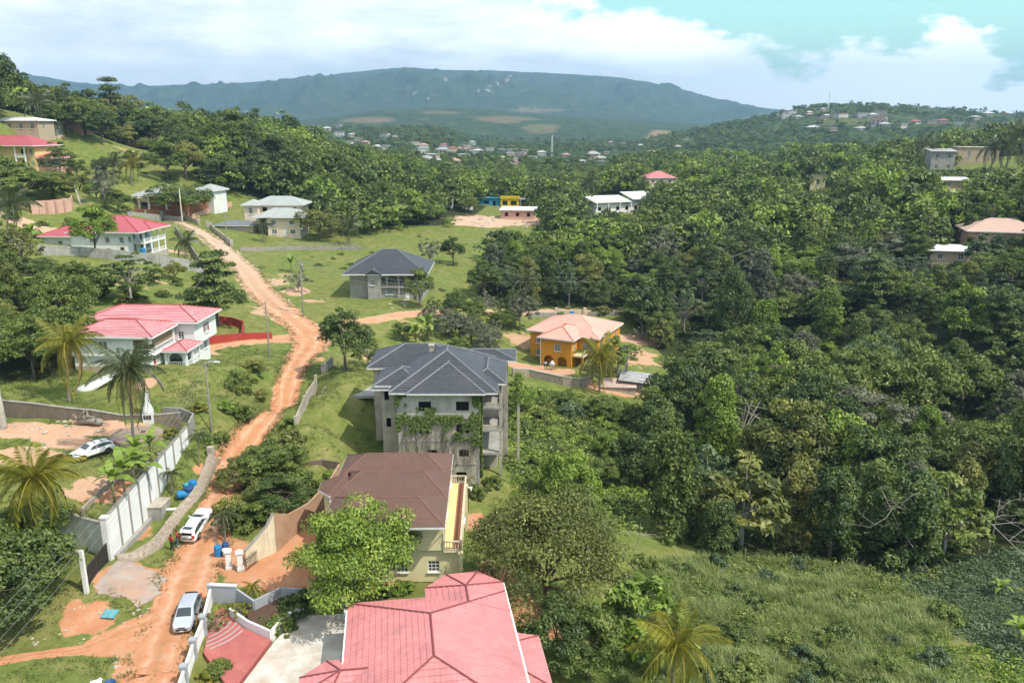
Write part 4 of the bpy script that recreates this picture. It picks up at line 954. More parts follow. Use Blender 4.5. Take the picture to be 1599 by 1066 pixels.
# ------------------------------------------------------------------ generic smaller houses
def simple_house(name, label, cat, loc, rz, w, d, h, wall, roofm, rtype='hip', tan=.35, nwin=3, storeys=1, fm=None, over=.7, group=None, annex=None, kind='cross', rowh=.45):
    t = thing(name, label, cat, loc, rz, group)
    ops = []; sh = h / storeys
    for k in range(storeys):
        for i in range(nwin):
            ww = min(1.3, w / nwin * .45); ops.append((w * (i + .5) / nwin - ww / 2, sh * k + sh * .36, ww, sh * .4, kind))
    side = [(d * .3, sh * (storeys - 1) + sh * .36, 1.1, sh * .4, kind)]
    block(t, 'wall', wall, -w/2, w/2, 0, d, -2.5, h, front=ops, right=side, left=side, fm=fm)
    if rtype == 'hip': roof(t, hip_faces(-w/2-over, w/2+over, -over, d+over, h+.05, tan), roofm, rowh, .045, None, .09, fh=.22)
    elif rtype == 'gable':
        z = h + .05; r = z + (w/2 + over) * tan
        roof(t, [[(-w/2-over,-over,z),(0,-over,r),(0,d+over,r),(-w/2-over,d+over,z)], [(w/2+over,-over,z),(w/2+over,d+over,z),(0,d+over,r),(0,-over,r)]], roofm, rowh, .04, None, .08, fh=.2, soffit=False)
        g = MB(); g.poly([(-w/2, -.003, h), (w/2, -.003, h), (0, -.003, h + w/2 * tan)]); g.obj('gable', wall, t)
    elif rtype == 'shed':
        z = h + .1; roof(t, [[(-w/2-over,-over,z),(w/2+over,-over,z),(w/2+over,d+over,z+d*tan),(-w/2-over,d+over,z+d*tan)]], roofm, 1.2, .02, None, .05, fh=.12, soffit=False)
        g = MB(); g.poly([(-w/2, d, h), (-w/2, 0, h), (-w/2, d, h + d * tan)]); g.poly([(w/2, 0, h), (w/2, d, h), (w/2, d, h + d * tan)]); g.obj('gable', wall, t)
    elif rtype == 'flat': slab(t, -w/2-.4, w/2+.4, -.4, d+.4, h, h+.3, roofm, 'roof')
    return t
def at_pix(u, v, dz=0):
    g = ghit(u, v); return (g.x, g.y, g.z + dz)
# brown-orange house behind the gate
def brick_house():
    p = at_pix(226, 326)
    t = thing('brick_orange_house', 'low brick orange house with grey tiled roof and a white awning behind a spreading tree', 'house', p, R(-14))
    Bm = MATS['brick_orange']
    block(t, 'wall', Bm, -3, 16, 0, 12, -6, 4.2, front=[(2.0, .2, 3.2, 2.6, 'archopen'), (7, 1.2, 1.6, 1.4, 'grid'), (12, 1.2, 1.6, 1.4, 'grid')], left=[(3, 1.4, 1.4, 1.3, 'grid')], interior=M_DARK)
    roof(t, hip_faces(-4.2, 17.2, -1.2, 13.2, 4.3, .42), T_GREY, .4, .045, None, .1, fh=.24)
    block(t, 'rear_wall', MATS['plaster_white_old'], 11, 18, 12.1, 20, -6, 5.2)
    roof(t, hip_faces(10.2, 18.8, 11.2, 21, 5.3, .42), T_GREY, .4, .045, None, .1, fh=.24, name='rear_roof')
    a = MB(); a.rbox((0, 0, 0), (4.0, 2.6, .08), 0, (R(-38), 'X')); a.obj('awning', M_FRAME, t, loc=(1.2, -1.9, 3.0))
    columns(t, [(-.6, -1.6), (3.0, -1.6), (9.5, -1.6)], -1, 4.2, M_FRAME, .22)
    slab(t, -3, 10, -3.2, -.02, -5, .1, MATS['terracotta_floor'], 'porch_floor')
    m = MB(); m.lathe([(.5, 0), (.5, .05)], (0, 0, 0), 18); m.xform(Matrix.Rotation(PI/2, 4, 'X')); m.obj('wall_medallion', MATS['plaster_peach'], t, loc=(6.2, -.02, 2.4))
brick_house()
def yellow_house():
    p = at_pix(28, 262)
    t = thing('yellow_house', 'pale yellow two storey house with pink red roof on the hillside, one annex', 'house', p, R(-10))
    Y = pmat('plaster_primrose', (.68, .50, .24), (.62, .45, .22), .5, .8, .1)
    block(t, 'wall', Y, -18, 7.2, 0, 11, -2, 7.2, front=[(20.0, 4.4, 2.0, 1.6, 'open'), (23.0, 4.2, 1.3, 2.0, 'arch'), (20.0, .8, 1.8, 1.6, 'open'), (23.2, .9, 1.2, 1.4, 'grid')], interior=M_DARK)
    slab(t, .8, 4.6, -1.6, -.02, 3.4, 3.6, WHITE, 'balcony'); balustrade(t, (.8, -1.5), (4.6, -1.5), 3.6, .9, WHITE, .35)
    columns(t, [(1, -1.4), (4.5, -1.4)], -2, 7.0, WHITE, .2)
    roof(t, hip_faces(-19, 8.4, -2.2, 12.2, 7.3, .42), T_RED, .45, .05, None, .1, fh=.25, fascia=M_FRAME)
    block(t, 'annex_wall', MATS['plaster_pink'], 7.3, 13.6, 1, 9, -2, 3.3, front=[(1, .8, 1.6, 1.3, 'grid'), (4, .8, 1.4, 1.3, 'grid')])
    roof(t, hip_faces(6.9, 14.6, 0, 10, 3.35, .45), T_RED, .45, .05, None, .1, fh=.22, fascia=M_FRAME, name='annex_roof')
yellow_house()
simple_house('beige_house', 'long low beige house with pale metal roof high on the left hillside', 'house', at_pix(25, 208), R(-6), 17, 9, 4.2, MATS['plaster_tan'], T_WHITE, 'hip', .2, 4)
simple_house('garden_shed', 'small grey tin shed beside the beige hillside house', 'shed', at_pix(78, 207), R(-8), 5, 4, 3.0, MATS['concrete'], T_TIN, 'shed', .12, 1)
simple_house('hillside_house', 'tall house with one red roof peak half hidden in hillside trees', 'house', at_pix(113, 203), R(-12), 7, 7, 5.0, MATS['plaster_pink'], T_RED, 'hip', .6, 2, 1)
# roofless concrete shell on the hillside
def ruin():
    p = at_pix(170, 219); t = thing('concrete_shell', 'roofless concrete house shell with bare columns among the hillside trees', 'building', p, R(-10))
    block(t, 'wall', MATS['concrete'], -3, 9, 2, 9, -3, 5.6, front=[(1, 3.2, 1.6, 1.4, 'open'), (5, 3.2, 1.6, 1.4, 'open'), (8.5, .5, 2, 2, 'open')], interior=M_DARK)
    slab(t, -10, 10, 0, 10, 2.5, 2.8, MATS['concrete'], 'floor_slab')
    columns(t, [(-9.5, .5), (-6, .5), (-3, .5), (-9.5, 6), (3, .5), (9.5, .5)], -4, 2.5, MATS['concrete_pale'], .25); columns(t, [(-9.5, .5), (-6, .5)], 2.8, 5, MATS['concrete_pale'], .22)
    block(t, 'side_wall', MATS['plaster_pink'], 10, 17, 1, 7, -3, 3.6, front=[(1, 1, 1.6, 1.4, 'open'), (4, 1, 1.6, 1.4, 'open')], interior=M_DARK)
ruin()
# middle distance
simple_house('workshop', 'unfinished brick workshop with tin roof on the pale building site', 'building', at_pix(808, 343), R(-8), 13, 7, 3.6, MATS['plaster_pink'], T_WHITE, 'gable' if False else 'shed', .10, 3, kind='open')
def bar():
    p = at_pix(782, 322); t = thing('bar_building', 'long bar painted blue and yellow at the edge of the building site', 'building', p, R(-4))
    bl = pmat('paint_blue', (.04, .22, .36), (.035, .18, .3), 1, .7, .1); ye = pmat('paint_yellow', (.62, .42, .02), (.55, .38, .02), 1, .7, .1); gr = pmat('paint_green', (.03, .14, .06), (.03, .11, .05), 1, .7, .1)
    block(t, 'blue_wall', bl, -9.5, 0, 0, 6, -2, 3.4, front=[(2, 1.0, 2.2, 1.4, 'open'), (6, 0, 1.2, 2.2, 'open')], interior=M_DARK); slab(t, -9.8, 0, -.4, 6.3, 3.42, 3.6, bl, 'roof')
    block(t, 'yellow_wall', ye, 0, 8.2, -.6, 6, -2, 3.3, front=[(.8, .5, 2.2, 1.9, 'open'), (4.4, .5, 2.6, 1.9, 'open')], interior=gr); b = MB(); b.box(-.1, 8.4, -.9, -.6, 3.3, 4.6); b.obj('fascia_board', ye, t)
    slab(t, 0, 8.3, -.58, 6.2, 3.32, 3.5, ye, 'roof')
    columns(t, [(8.8, -.5), (12.5, -.5)], -1.5, 3.0, M_FRAME, .12); slab(t, 8.3, 13, -1, 6, 3.0, 3.15, T_TIN, 'side_roof')
bar()
simple_house('white_kiosk', 'tiny white hut with rust red roof in trees beside the building site', 'hut', at_pix(699, 325), R(-10), 3.2, 3, 4.2, WHITE, T_STRIPE, 'hip', .5, 1)
simple_house('white_shed', 'small plain white shed on the building site edge', 'shed', at_pix(730, 327), R(5), 4.4, 3, 2.6, WHITE, T_WHITE, 'flat', .1, 1)
def school():
    p = at_pix(962, 333); t = thing('white_roof_school', 'long low building with white sheet roofs seen between trees', 'building', p, R(22))
    block(t, 'wall', MATS['plaster_white_old'], -9, 22, 0, 8, -3, 4.4, front=[(1, 1.2, 1.4, 1.4, 'open'), (5, 1.2, 1.4, 1.4, 'open'), (9, 1.2, 1.4, 1.4, 'open'), (13, 1.2, 1.4, 1.4, 'open'), (17, 1.2, 1.4, 1.4, 'open'), (22, 1.2, 1.4, 1.4, 'open')], interior=M_DARK)
    roof(t, [[(-10,-1.4,4.5),(6,-1.4,4.5),(6,9,6.2),(-10,9,6.2)]], T_WHITE, 1.5, .02, None, .05, fh=.15, soffit=False)
    roof(t, [[(6.3,-1.8,5.4),(23,-1.8,5.4),(23,9,7.4),(6.3,9,7.4)]], T_WHITE, 1.5, .02, None, .05, fh=.15, soffit=False)
    columns(t, [(-9, -1.2), (-4, -1.2), (1, -1.2), (6, -1.2), (12, -1.4), (17, -1.4), (22, -1.4)], -3, 4.5, WHITE, .12)
school()
simple_house('pink_roof_villa', 'two storey villa with pinkish red roof behind the white roofed school', 'house', at_pix(1032, 304), R(10), 12, 10, 7.5, MATS['plaster_peach'], T_PINK, 'hip', .45, 3, 2)
simple_house('small_tan_house', 'small tan house with flat roof right of the villa', 'house', at_pix(1082, 316), R(5), 9, 7, 4, MATS['plaster_tan'], T_WHITE, 'flat', .1, 2)
simple_house('cream_house', 'small cream gabled house with single dark window above the forest', 'house', at_pix(1276, 296), R(-14), 6.5, 9, 6.0, CREAM, T_GREY, 'gable', .4, 1, 1)
simple_house('rust_roof_house', 'house with rusty red roof behind the cream gabled house', 'house', at_pix(1262, 282), R(0), 14, 8, 5.2, MATS['plaster_tan'], T_PINK, 'hip', .35, 3)
simple_house('arched_house', 'flat roofed tan house with an arched window near the right edge', 'house', at_pix(1528, 254), R(-8), 18, 9, 6.5, MATS['plaster_tan'], MATS['concrete_pale'], 'flat', .1, 2, 1, kind='arch')
simple_house('terrace_house', 'tan rooftop house beside the palms at the right edge', 'house', at_pix(1590, 240), R(-8), 14, 9, 6.5, MATS['plaster_pink'], MATS['concrete_pale'], 'flat', .1, 2, 1)
simple_house('grey_tall_house', 'tall narrow grey house under the palms on the right slope', 'house', at_pix(1470, 270), R(-10), 9, 8, 8.5, MATS['concrete'], T_TIN, 'shed', .1, 2, 2)
simple_house('salmon_roof_house', 'house with pale salmon hipped roof cut by the right edge', 'house', at_pix(1568, 392), R(-16), 19, 13, 5.2, MATS['plaster_pink'], tile_mat('tiles_pale_salmon', (.55, .38, .31), (.48, .33, .27), (.6, .46, .38), .3, .5, .2, .6, .4), 'hip', .42, 3, 1)
simple_house('white_roof_shack', 'shack with white sheet roof half hidden among trees on the right', 'shed', at_pix(1483, 412), R(-12), 10, 6, 3.4, MATS['plaster_tan'], T_WHITE, 'shed', .14, 2)
simple_house('roadside_shack', 'small shack with white tin roof below the grey tall house', 'shed', at_pix(1492, 296), R(-8), 9, 6, 3.2, MATS['plaster_tan'], T_WHITE, 'shed', .12, 2)
simple_house('hidden_shack', 'low shack with grey tin roof in the forest below the villa', 'shed', at_pix(1072, 382), R(0), 7, 4, 2.6, MATS['plaster_tan'], T_TIN, 'shed', .1, 1)
# ------------------------------------------------------------------ vegetation
def leaf_mat(name, lo, mid, hi, trans=.25, rough=.5, var=.12):
    t = NT(name)
    tint = t.attr('tint'); oi = t.n('ShaderNodeObjectInfo').outputs['Random']
    f = t.math('ADD', tint, t.math('MULTIPLY', t.math('SUBTRACT', oi, .5), var * 2))
    col = t.ramp(f, [(.08, lo), (.5, mid), (.95, hi)])
    p = t.n('ShaderNodeBsdfPrincipled'); t.l(col, p.inputs['Base Color']); p.inputs['Roughness'].default_value = rough; p.inputs['Specular IOR Level'].default_value = .35
    tr = t.n('ShaderNodeBsdfTranslucent'); t.l(t.mix(1.0, col, (1.25, 1.3, .55), 'MULTIPLY'), tr.inputs[0])
    m = t.n('ShaderNodeMixShader'); m.inputs[0].default_value = trans
    t.l(p.outputs[0], m.inputs[1]); t.l(tr.outputs[0], m.inputs[2]); t.l(m.outputs[0], t.out.inputs[0])
    MATS[name] = t.m; return t.m
L_DARK = leaf_mat('leaf_dark', (.034, .058, .016), (.076, .116, .028), (.165, .205, .056))
L_MID = leaf_mat('leaf_mid', (.052, .08, .016), (.115, .16, .032), (.225, .26, .068))
L_LIGHT = leaf_mat('leaf_light', (.07, .115, .016), (.155, .232, .032), (.30, .37, .07))
L_OLIVE = leaf_mat('leaf_olive', (.065, .082, .02), (.155, .172, .042), (.32, .30, .085))
L_YELLOW = leaf_mat('leaf_yellow', (.085, .105, .012), (.185, .19, .022), (.36, .31, .05))
L_BLUE = leaf_mat('leaf_bluish', (.04, .07, .03), (.092, .138, .06), (.215, .265, .145))
L_GREY = leaf_mat('leaf_grey', (.07, .082, .05), (.14, .15, .095), (.26, .265, .18))
L_RED = leaf_mat('leaf_red', (.12, .012, .012), (.3, .03, .025), (.42, .07, .05))
L_GRASS = leaf_mat('leaf_grass', (.07, .10, .024), (.14, .165, .042), (.25, .23, .09))
L_DRYGRASS = leaf_mat('leaf_tallgrass', (.07, .11, .026), (.17, .22, .055), (.34, .36, .14))
TONES = {'dark': L_DARK, 'mid': L_MID, 'light': L_LIGHT, 'olive': L_OLIVE, 'bluish': L_BLUE, 'grey': L_GREY, 'yellow': L_YELLOW}
TONEWORD = {'dark': 'dark green', 'mid': 'mid green', 'light': 'bright green', 'olive': 'olive brown', 'bluish': 'bluish green', 'grey': 'greyish green', 'yellow': 'yellow green'}
BARK = pmat('bark', (.13, .105, .08), (.08, .065, .05), 3, .95, .5, 8)
BARK_PALE = pmat('bark_pale', (.36, .33, .28), (.24, .215, .18), 3, .95, .5, 8)
PALMBARK = pmat('palm_bark', (.24, .205, .165), (.16, .135, .105), 6, .95, .5, 10)

def quads(C, N, L, W, g, tang=None):
    """leaf-like diamonds at C with normals N, half length L, half width W"""
    n = len(C); T = g.normal(size=(n, 3)) if tang is None else tang + g.normal(size=(n, 3)) * .25
    N = N / np.maximum(np.linalg.norm(N, axis=1, keepdims=True), 1e-6)
    T = T - N * (T * N).sum(1, keepdims=True); T /= np.maximum(np.linalg.norm(T, axis=1, keepdims=True), 1e-6)
    B = np.cross(N, T); L = np.asarray(L).reshape(-1, 1); W = np.asarray(W).reshape(-1, 1)
    dr = N * L * -.18
    V = np.stack([C - T * L + dr, C - B * W, C + T * L + dr, C + B * W], 1).reshape(-1, 3)
    return V, np.arange(n * 4).reshape(-1, 4)
def sphere_dirs(n, g):
    d = g.normal(size=(n, 3)); return d / np.linalg.norm(d, axis=1, keepdims=True)
def clump_leaves(centers, radii, flat, per, size, g, upb=.45, droop=0.0, tintc=None, core=.5, asp=.5):
    m = len(centers); idx = np.repeat(np.arange(m), per); n = len(idx)
    d = sphere_dirs(n, g); d[:, 2] = np.where(d[:, 2] < -.2, -d[:, 2] * .6, d[:, 2])
    rr = radii[idx] * (core + (1 - core) * g.random(n) ** .6)
    off = d * rr[:, None]; off[:, 2] *= flat
    C = centers[idx] + off
    C[:, 2] -= droop * (np.hypot(off[:, 0], off[:, 1]) / np.maximum(radii[idx], .1)) ** 2 * radii[idx]
    N = d * .8 + g.normal(size=(n, 3)) * .5; N[:, 2] += upb
    s = size * (.65 + .7 * g.random(n))
    V, F = quads(C, N, s, s * asp, g)
    tc = (g.random(m) * .55 + .2 if tintc is None else tintc)[idx]
    t = np.clip(tc + (g.random(n) - .5) * .45 + d[:, 2] * .06, 0, 1)
    return V, F, np.repeat(t, 4)
def crown_points(kind, Rr, Hh, n, g):
    """clump centres and sizes of a crown standing on z=0 .. Hh"""
    lob = g.random(6) * 6.28
    if kind == 'round':
        d = sphere_dirs(n, g); d[:, 2] = np.abs(d[:, 2]) * 1.15 - .3
        az = np.arctan2(d[:, 1], d[:, 0]); k = 1 + .16 * np.sin(3 * az + lob[0]) + .12 * np.sin(5 * az + lob[1])
        r = (.5 + .45 * g.random(n) ** .5) * k
        P = d * r[:, None] * [Rr, Rr, Hh * .55]; P[:, 2] += Hh * .52
        rad = Rr * (.15 + .17 * g.random(n))
    elif kind == 'umbrella':
        a = g.random(n) * 2 * PI; q = np.sqrt(g.random(n)); k = 1 + .2 * np.sin(3 * a + lob[0])
        P = np.stack([np.cos(a) * q * Rr * k, np.sin(a) * q * Rr * k, Hh * (.86 - .34 * q ** 2) + g.normal(size=n) * Hh * .07], 1)
        rad = Rr * (.13 + .1 * g.random(n))
    elif kind == 'layered':
        lay = g.integers(0, 6, n); a = g.random(n) * 2 * PI; q = np.sqrt(g.random(n)); rl = Rr * np.array([.95, 1, .85, .7, .55, .35])[lay]
        ph = lob[lay]; q = q * (1 + .25 * np.sin(2 * a + ph))
        P = np.stack([np.cos(a) * q * rl, np.sin(a) * q * rl, Hh * (.28 + .135 * lay) + g.normal(size=n) * .1], 1)
        rad = Rr * (.2 + .12 * g.random(n))
    elif kind == 'column':
        a = g.random(n) * 2 * PI; zz = g.random(n) ** .8; prof = np.interp(zz, [0, .15, .5, .8, 1], [1.05, .85, .72, .68, .25])
        k = 1 + .25 * np.sin(3 * a + lob[0] + zz * 4)
        q = (.6 + .4 * g.random(n)) * prof * k
        P = np.stack([np.cos(a) * q * Rr, np.sin(a) * q * Rr, zz * Hh * .95 + .2], 1); rad = Rr * (.22 + .16 * g.random(n))
    elif kind == 'open':
        d = sphere_dirs(n, g); d[:, 2] = np.abs(d[:, 2]); r = .45 + .6 * g.random(n)
        P = d * r[:, None] * [Rr, Rr, Hh * .6]; P[:, 2] += Hh * .36; rad = Rr * (.11 + .09 * g.random(n))
    else:  # bush
        d = sphere_dirs(n, g); d[:, 2] = np.abs(d[:, 2]); az = np.arctan2(d[:, 1], d[:, 0]); k = 1 + .2 * np.sin(3 * az + lob[0])
        r = (.5 + .45 * g.random(n)) * k; P = d * r[:, None] * [Rr, Rr, Hh * .85]; P[:, 2] += .1; rad = np.minimum(Rr, Hh) * (.2 + .15 * g.random(n))
    return P, rad
def trunk_mesh(name, P, base_h, r0, g, n=8, mat=None, lean=0.0):
    b = MB(); top = np.array([lean, 0, base_h])
    pts = [(0, 0, -.8), (0, 0, 0), (lean * .3 + .05, .04, base_h * .45), tuple(top)]
    b.tube(pts, [r0 * 1.35, r0 * 1.15, r0 * .9, r0 * .75], 8)
    order = np.argsort(-np.hypot(P[:, 0], P[:, 1]) - P[:, 2] * .6)[:n * 3]
    pick = g.choice(order, min(n, len(order)), replace=False)
    for i in pick:
        e = P[i]; s = top * (0.62 + .38 * g.random()); m = s + (e - s) * .5 + np.array([0, 0, .12 * np.linalg.norm(e - s)]) + g.normal(size=3) * .15
        b.tube([tuple(s), tuple(m), tuple(e)], [r0 * .5, r0 * .32, r0 * .1], 5, False)
        for _ in range(2):
            f = P[g.integers(len(P))]
            if np.linalg.norm(f - m) < np.linalg.norm(e - s) * .75: b.tube([tuple(m), tuple((m + f) / 2 + g.normal(size=3) * .1), tuple(f)], [r0 * .28, r0 * .16, r0 * .06], 4, False)
    return b.mesh(name, mat or BARK, True, uv=False)
TREEM = {}
def tree_type(key, kind, Rr, Hh, ncl, per, size, seed, upb=.45, droop=0.0, flat=.75, r0=.22, base=.35, nl=8, bark=None, asp=.5, core=.5):
    g = np.random.default_rng(seed); P, rad = crown_points(kind, Rr, Hh, ncl, g)
    if asp >= .5: per, size = int(per * 2.1), size * .68
    V, F, t = clump_leaves(P, rad, flat, per, size, g, upb, droop, None, core, asp)
    crown = np_mesh('crown', V, F, L_MID, t); tr = trunk_mesh('trunk', P, Hh * base, r0, g, nl, bark)
    TREEM[key] = (crown, tr, Rr, Hh)
tree_type('round_a', 'round', 4.2, 7.5, 60, 85, .25, 11)
tree_type('round_b', 'round', 4.0, 8.5, 55, 90, .26, 12)
tree_type('round_c', 'round', 4.4, 7.0, 75, 70, .24, 13)
tree_type('umbrella_a', 'umbrella', 5.2, 7.5, 75, 60, .24, 14, flat=.5, base=.5, r0=.2)
tree_type('umbrella_b', 'umbrella', 5.0, 9, 60, 65, .22, 15, flat=.45, base=.5, bark=BARK_PALE)
tree_type('column_a', 'column', 2.9, 10.5, 70, 75, .24, 16, droop=.5, flat=1.0)
tree_type('column_b', 'column', 2.6, 9, 65, 75, .24, 17, droop=.7, flat=1.1)
tree_type('open_a', 'open', 4.2, 9.5, 65, 55, .26, 18, base=.4, nl=16, bark=BARK_PALE, r0=.18)
tree_type('open_b', 'open', 4.0, 8.5, 48, 45, .25, 19, base=.35, nl=22, bark=BARK_PALE, r0=.17)
tree_type('layered_a', 'layered', 3.8, 9, 75, 60, .27, 20, upb=.9, flat=.6, base=.8, r0=.2)
tree_type('coarse_a', 'round', 3.8, 7.5, 48, 46, .40, 21, upb=.7, asp=.42, bark=BARK_PALE)
tree_type('bush_a', 'bush', 2.0, 2.4, 30, 60, .20, 22, r0=.08, base=.2, nl=5)
tree_type('bush_b', 'bush', 2.2, 1.9, 32, 60, .21, 23, r0=.08, base=.2, nl=5)
tree_type('bush_c', 'bush', 1.6, 2.6, 28, 60, .18, 24, r0=.08, base=.2, nl=5)
tree_type('hero_round', 'round', 5.2, 8.6, 120, 100, .21, 25, r0=.3, core=.62)
tree_type('hero_olive', 'round', 6.9, 9.5, 190, 75, .20, 26, r0=.32, flat=.7, nl=14)
tree_type('hero_coarse', 'round', 3.9, 7.4, 70, 42, .36, 27, upb=.75, asp=.42, bark=BARK_PALE, nl=14)
tree_type('twig_bush', 'open', 1.8, 3.4, 26, 22, .16, 28, base=.25, nl=24, bark=BARK_PALE, r0=.07)
def tree(name, label, loc, key, tone, scale=1.0, rz=None, cat='tree', group=None, sz=None, sink=.15):
    cm, tm, Rr, Hh = TREEM[key]
    t = thing(name, label, cat, (loc[0], loc[1], loc[2] - sink), rng.random() * 6.28 if rz is None else rz, group)
    t.scale = (scale, scale, scale if sz is None else sz)
    c = inst(cm, 'crown', t); c.material_slots[0].link = 'OBJECT'; c.material_slots[0].material = TONES[tone]
    inst(tm, 'trunk', t); return t
def tree_px(name, label, u, v, R_, H_, key, tone, **k):
    g = ghit(u, v); cm, tm, Rr, Hh = TREEM[key]
    return tree(name, label, g, key, tone, R_ / Rr, sz=H_ / Hh, **k)

def region_points(P, n, seed, smin, smax, test=None, dirt=True):
    g = np.random.default_rng(seed); A = np.array(P); X = g.random((n * 3, 2)) * (A.max(0) - A.min(0)) + A.min(0); X = X[in_poly(X[:, 0], X[:, 1], P)][:n]
    if dirt:
        d, f = masks(X[:, 0], X[:, 1]); X = X[d < .35]
    if test is not None: X = X[test(X[:, 0], X[:, 1])]
    z = H(X[:, 0], X[:, 1]); s = smin + (smax - smin) * g.random(len(X)) * fbm(X[:, 0] / 3, X[:, 1] / 3, seed, 2) * 1.6
    return np.column_stack([X, z - .05, s, s * (.7 + .6 * g.random(len(X)))])
# ---- palms
def frond_mesh(seed, L=3.6, droop=1.0, n=40, lw=.038):
    g = np.random.default_rng(seed); V = []; F = []; T = []
    def q(a, b, c, d, t):
        o = len(V); V.extend([a, b, c, d]); F.append([o, o+1, o+2, o+3]); T.extend([t] * 4)
    pts = []
    for i in range(n + 1):
        s = i / n; pts.append(np.array([L * s * (1 - .18 * s * droop), 0, L * (.42 * s - .78 * droop * s * s)]))
    for i in range(n):
        a, b = pts[i], pts[i+1]; w = .05 * (1 - i / n) + .01
        q(a + [0, -w, 0], a + [0, w, 0], b + [0, w, 0], b + [0, -w, 0], .8); q(a + [0, 0, -w], a + [0, 0, w], b + [0, 0, w], b + [0, 0, -w], .8)
    for i in range(2, n + 1):
        s = i / n; ll = .95 * np.sin(PI * min(1, .12 + s * .92)) ** .6 * (L / 3.6)
        for sd in (-1, 1):
            for j in range(1):
                a = pts[i] + (pts[i-1] - pts[i]) * .5 * j
                d = np.array([.55 + .2 * g.random(), sd * 1.0, -.25 - .55 * droop * (.6 + .5 * g.random())]); d /= np.linalg.norm(d)
                e = a + d * ll * (.85 + .3 * g.random()); e[2] -= ll * .25; m = a + d * ll * .55; up = np.array([1, 0, .2]) * lw
                t = .25 + .5 * g.random() + (.15 if s > .8 else 0)
                q(a - up * .5, m - up, e, m + up, t)
    return np_mesh('frond', np.array(V), np.array(F), L_YELLOW, np.clip(np.array(T), 0, 1))
FROND = [frond_mesh(41), frond_mesh(42, droop=1.5), frond_mesh(43, droop=.55), frond_mesh(44, droop=2.3)]
FR_SMALL = [frond_mesh(45, 2.0, 1.2, 24, .03), frond_mesh(46, 2.0, 1.8, 24, .03)]
L_PALM = leaf_mat('leaf_palm', (.07, .09, .014), (.17, .17, .024), (.38, .31, .05), .3, .4)
L_PALMDRY = leaf_mat('leaf_palm_dry', (.16, .09, .03), (.30, .19, .06), (.42, .28, .1), .3, .6)
L_PALMGREY = leaf_mat('leaf_palm_grey', (.035, .055, .022), (.075, .095, .042), (.16, .17, .08), .3, .4)
def palm(name, label, base, top, scale, mat, nf=17, dry=2, seed=0, group=None, tr=.17, small=False, cat='palm'):
    g = random.Random(seed); base = Vector(base); top = Vector(top)
    t = thing(name, label, cat, base, 0, group); d = top - base
    b = MB(); b.tube([(0, 0, -.6), (0, 0, 0), (d.x * .18, d.y * .18, d.z * .35), (d.x * .6, d.y * .6, d.z * .75), (d.x, d.y, d.z)], [tr * 1.6, tr * 1.4, tr, tr * .85, tr * .7], 9)
    for k in range(int(d.z / .5)): pass
    b.obj('trunk', PALMBARK, t, True, uv=False)
    for k in range(nf):
        a = k * 2.39996 + g.random() * .5; u = k / nf
        pool = FR_SMALL if small else FROND
        m = pool[g.randrange(2)] if small else (FROND[2] if u < .25 else FROND[0] if u < .55 else FROND[1] if u < .82 else FROND[3])
        o = inst(m, 'frond', t, (d.x, d.y, d.z), a); o.rotation_euler = (g.uniform(-.25, .25), -R(58 - 95 * u) + g.uniform(-.12, .12), a)
        s = scale * g.uniform(.85, 1.12) * (.75 if u < .12 else 1); o.scale = (s, s, s)
        o.material_slots[0].link = 'OBJECT'; o.material_slots[0].material = L_PALMDRY if k >= nf - dry else mat
    if not small:
        cb = MB()
        for k in range(7):
            a = k * .9; r = .3 * scale; cb.lathe([(.02, -.13), (.11, -.08), (.13, 0), (.09, .1), (.02, .13)], (d.x + math.cos(a) * r, d.y + math.sin(a) * r, d.z - .3 - .12 * (k % 2)), 8)
        cb.obj('coconuts', MATS['coconut'], t, True, uv=False)
    return t
pmat('coconut', (.16, .14, .03), (.1, .075, .025), 3, .6, .2)
def palm_px(name, label, bu, bv, tu, tv, scale, mat, **k):
    """base at a ground pixel; crown where the trunk's own distance meets the second pixel"""
    g = ghit(bu, bv); dep = g.y * _c - (g.z - CAMH) * _s
    d = ray(tu, tv); y0 = g.y; t = y0 / d.y
    return palm(name, label, g, (d.x * t, y0 + .3, CAMH + d.z * t), scale, mat, **k)
# ---- banana plants
def banana_leaf(seed):
    g = np.random.default_rng(seed); V = []; F = []; n = 12; L = 2.1
    for i in range(n + 1):
        s = i / n; w = .30 * np.sin(PI * (.06 + .9 * s)) ** .7 * (1 if i % 3 else .82); c = np.array([L * s * (1 - .2 * s), 0, L * (.62 * s - .75 * s * s)])
        V += [c + [0, -w, .10 * w - .06], c, c + [0, w, .10 * w - .06]]
    for i in range(n):
        for k in range(2): F.append([i*3+k, i*3+k+1, (i+1)*3+k+1, (i+1)*3+k])
    return np_mesh('leaf', np.array(V), np.array(F), L_LIGHT, np.clip(.35 + .4 * g.random(len(V)), 0, 1), True)
BAN = [banana_leaf(1), banana_leaf(2)]
STEMM = pmat('banana_stem', (.20, .20, .08), (.14, .12, .05), 4, .7, .2)
def banana(label, loc, h=2.2, seed=0, n=8, scale=1.0, group=None, mat=None):
    g = random.Random(seed); t = thing('banana_plant', label, 'banana plant', loc, g.random() * 6, group)
    b = MB(); b.tube([(0, 0, -.3), (.02, 0, h * .5), (.06, 0, h)], [.14, .11, .07], 8); b.obj('stem', STEMM, t, True, uv=False)
    for k in range(n):
        a = k * 2.4 + g.random() * .6; u = k / n; o = inst(BAN[k % 2], 'leaf', t, (.05, 0, h - .05), a); o.rotation_euler = (g.uniform(-.3, .3), -R(62 - 70 * u), a)
        s = scale * g.uniform(.8, 1.15); o.scale = (s, s, s); o.material_slots[0].link = 'OBJECT'; o.material_slots[0].material = mat or L_LIGHT
    return t

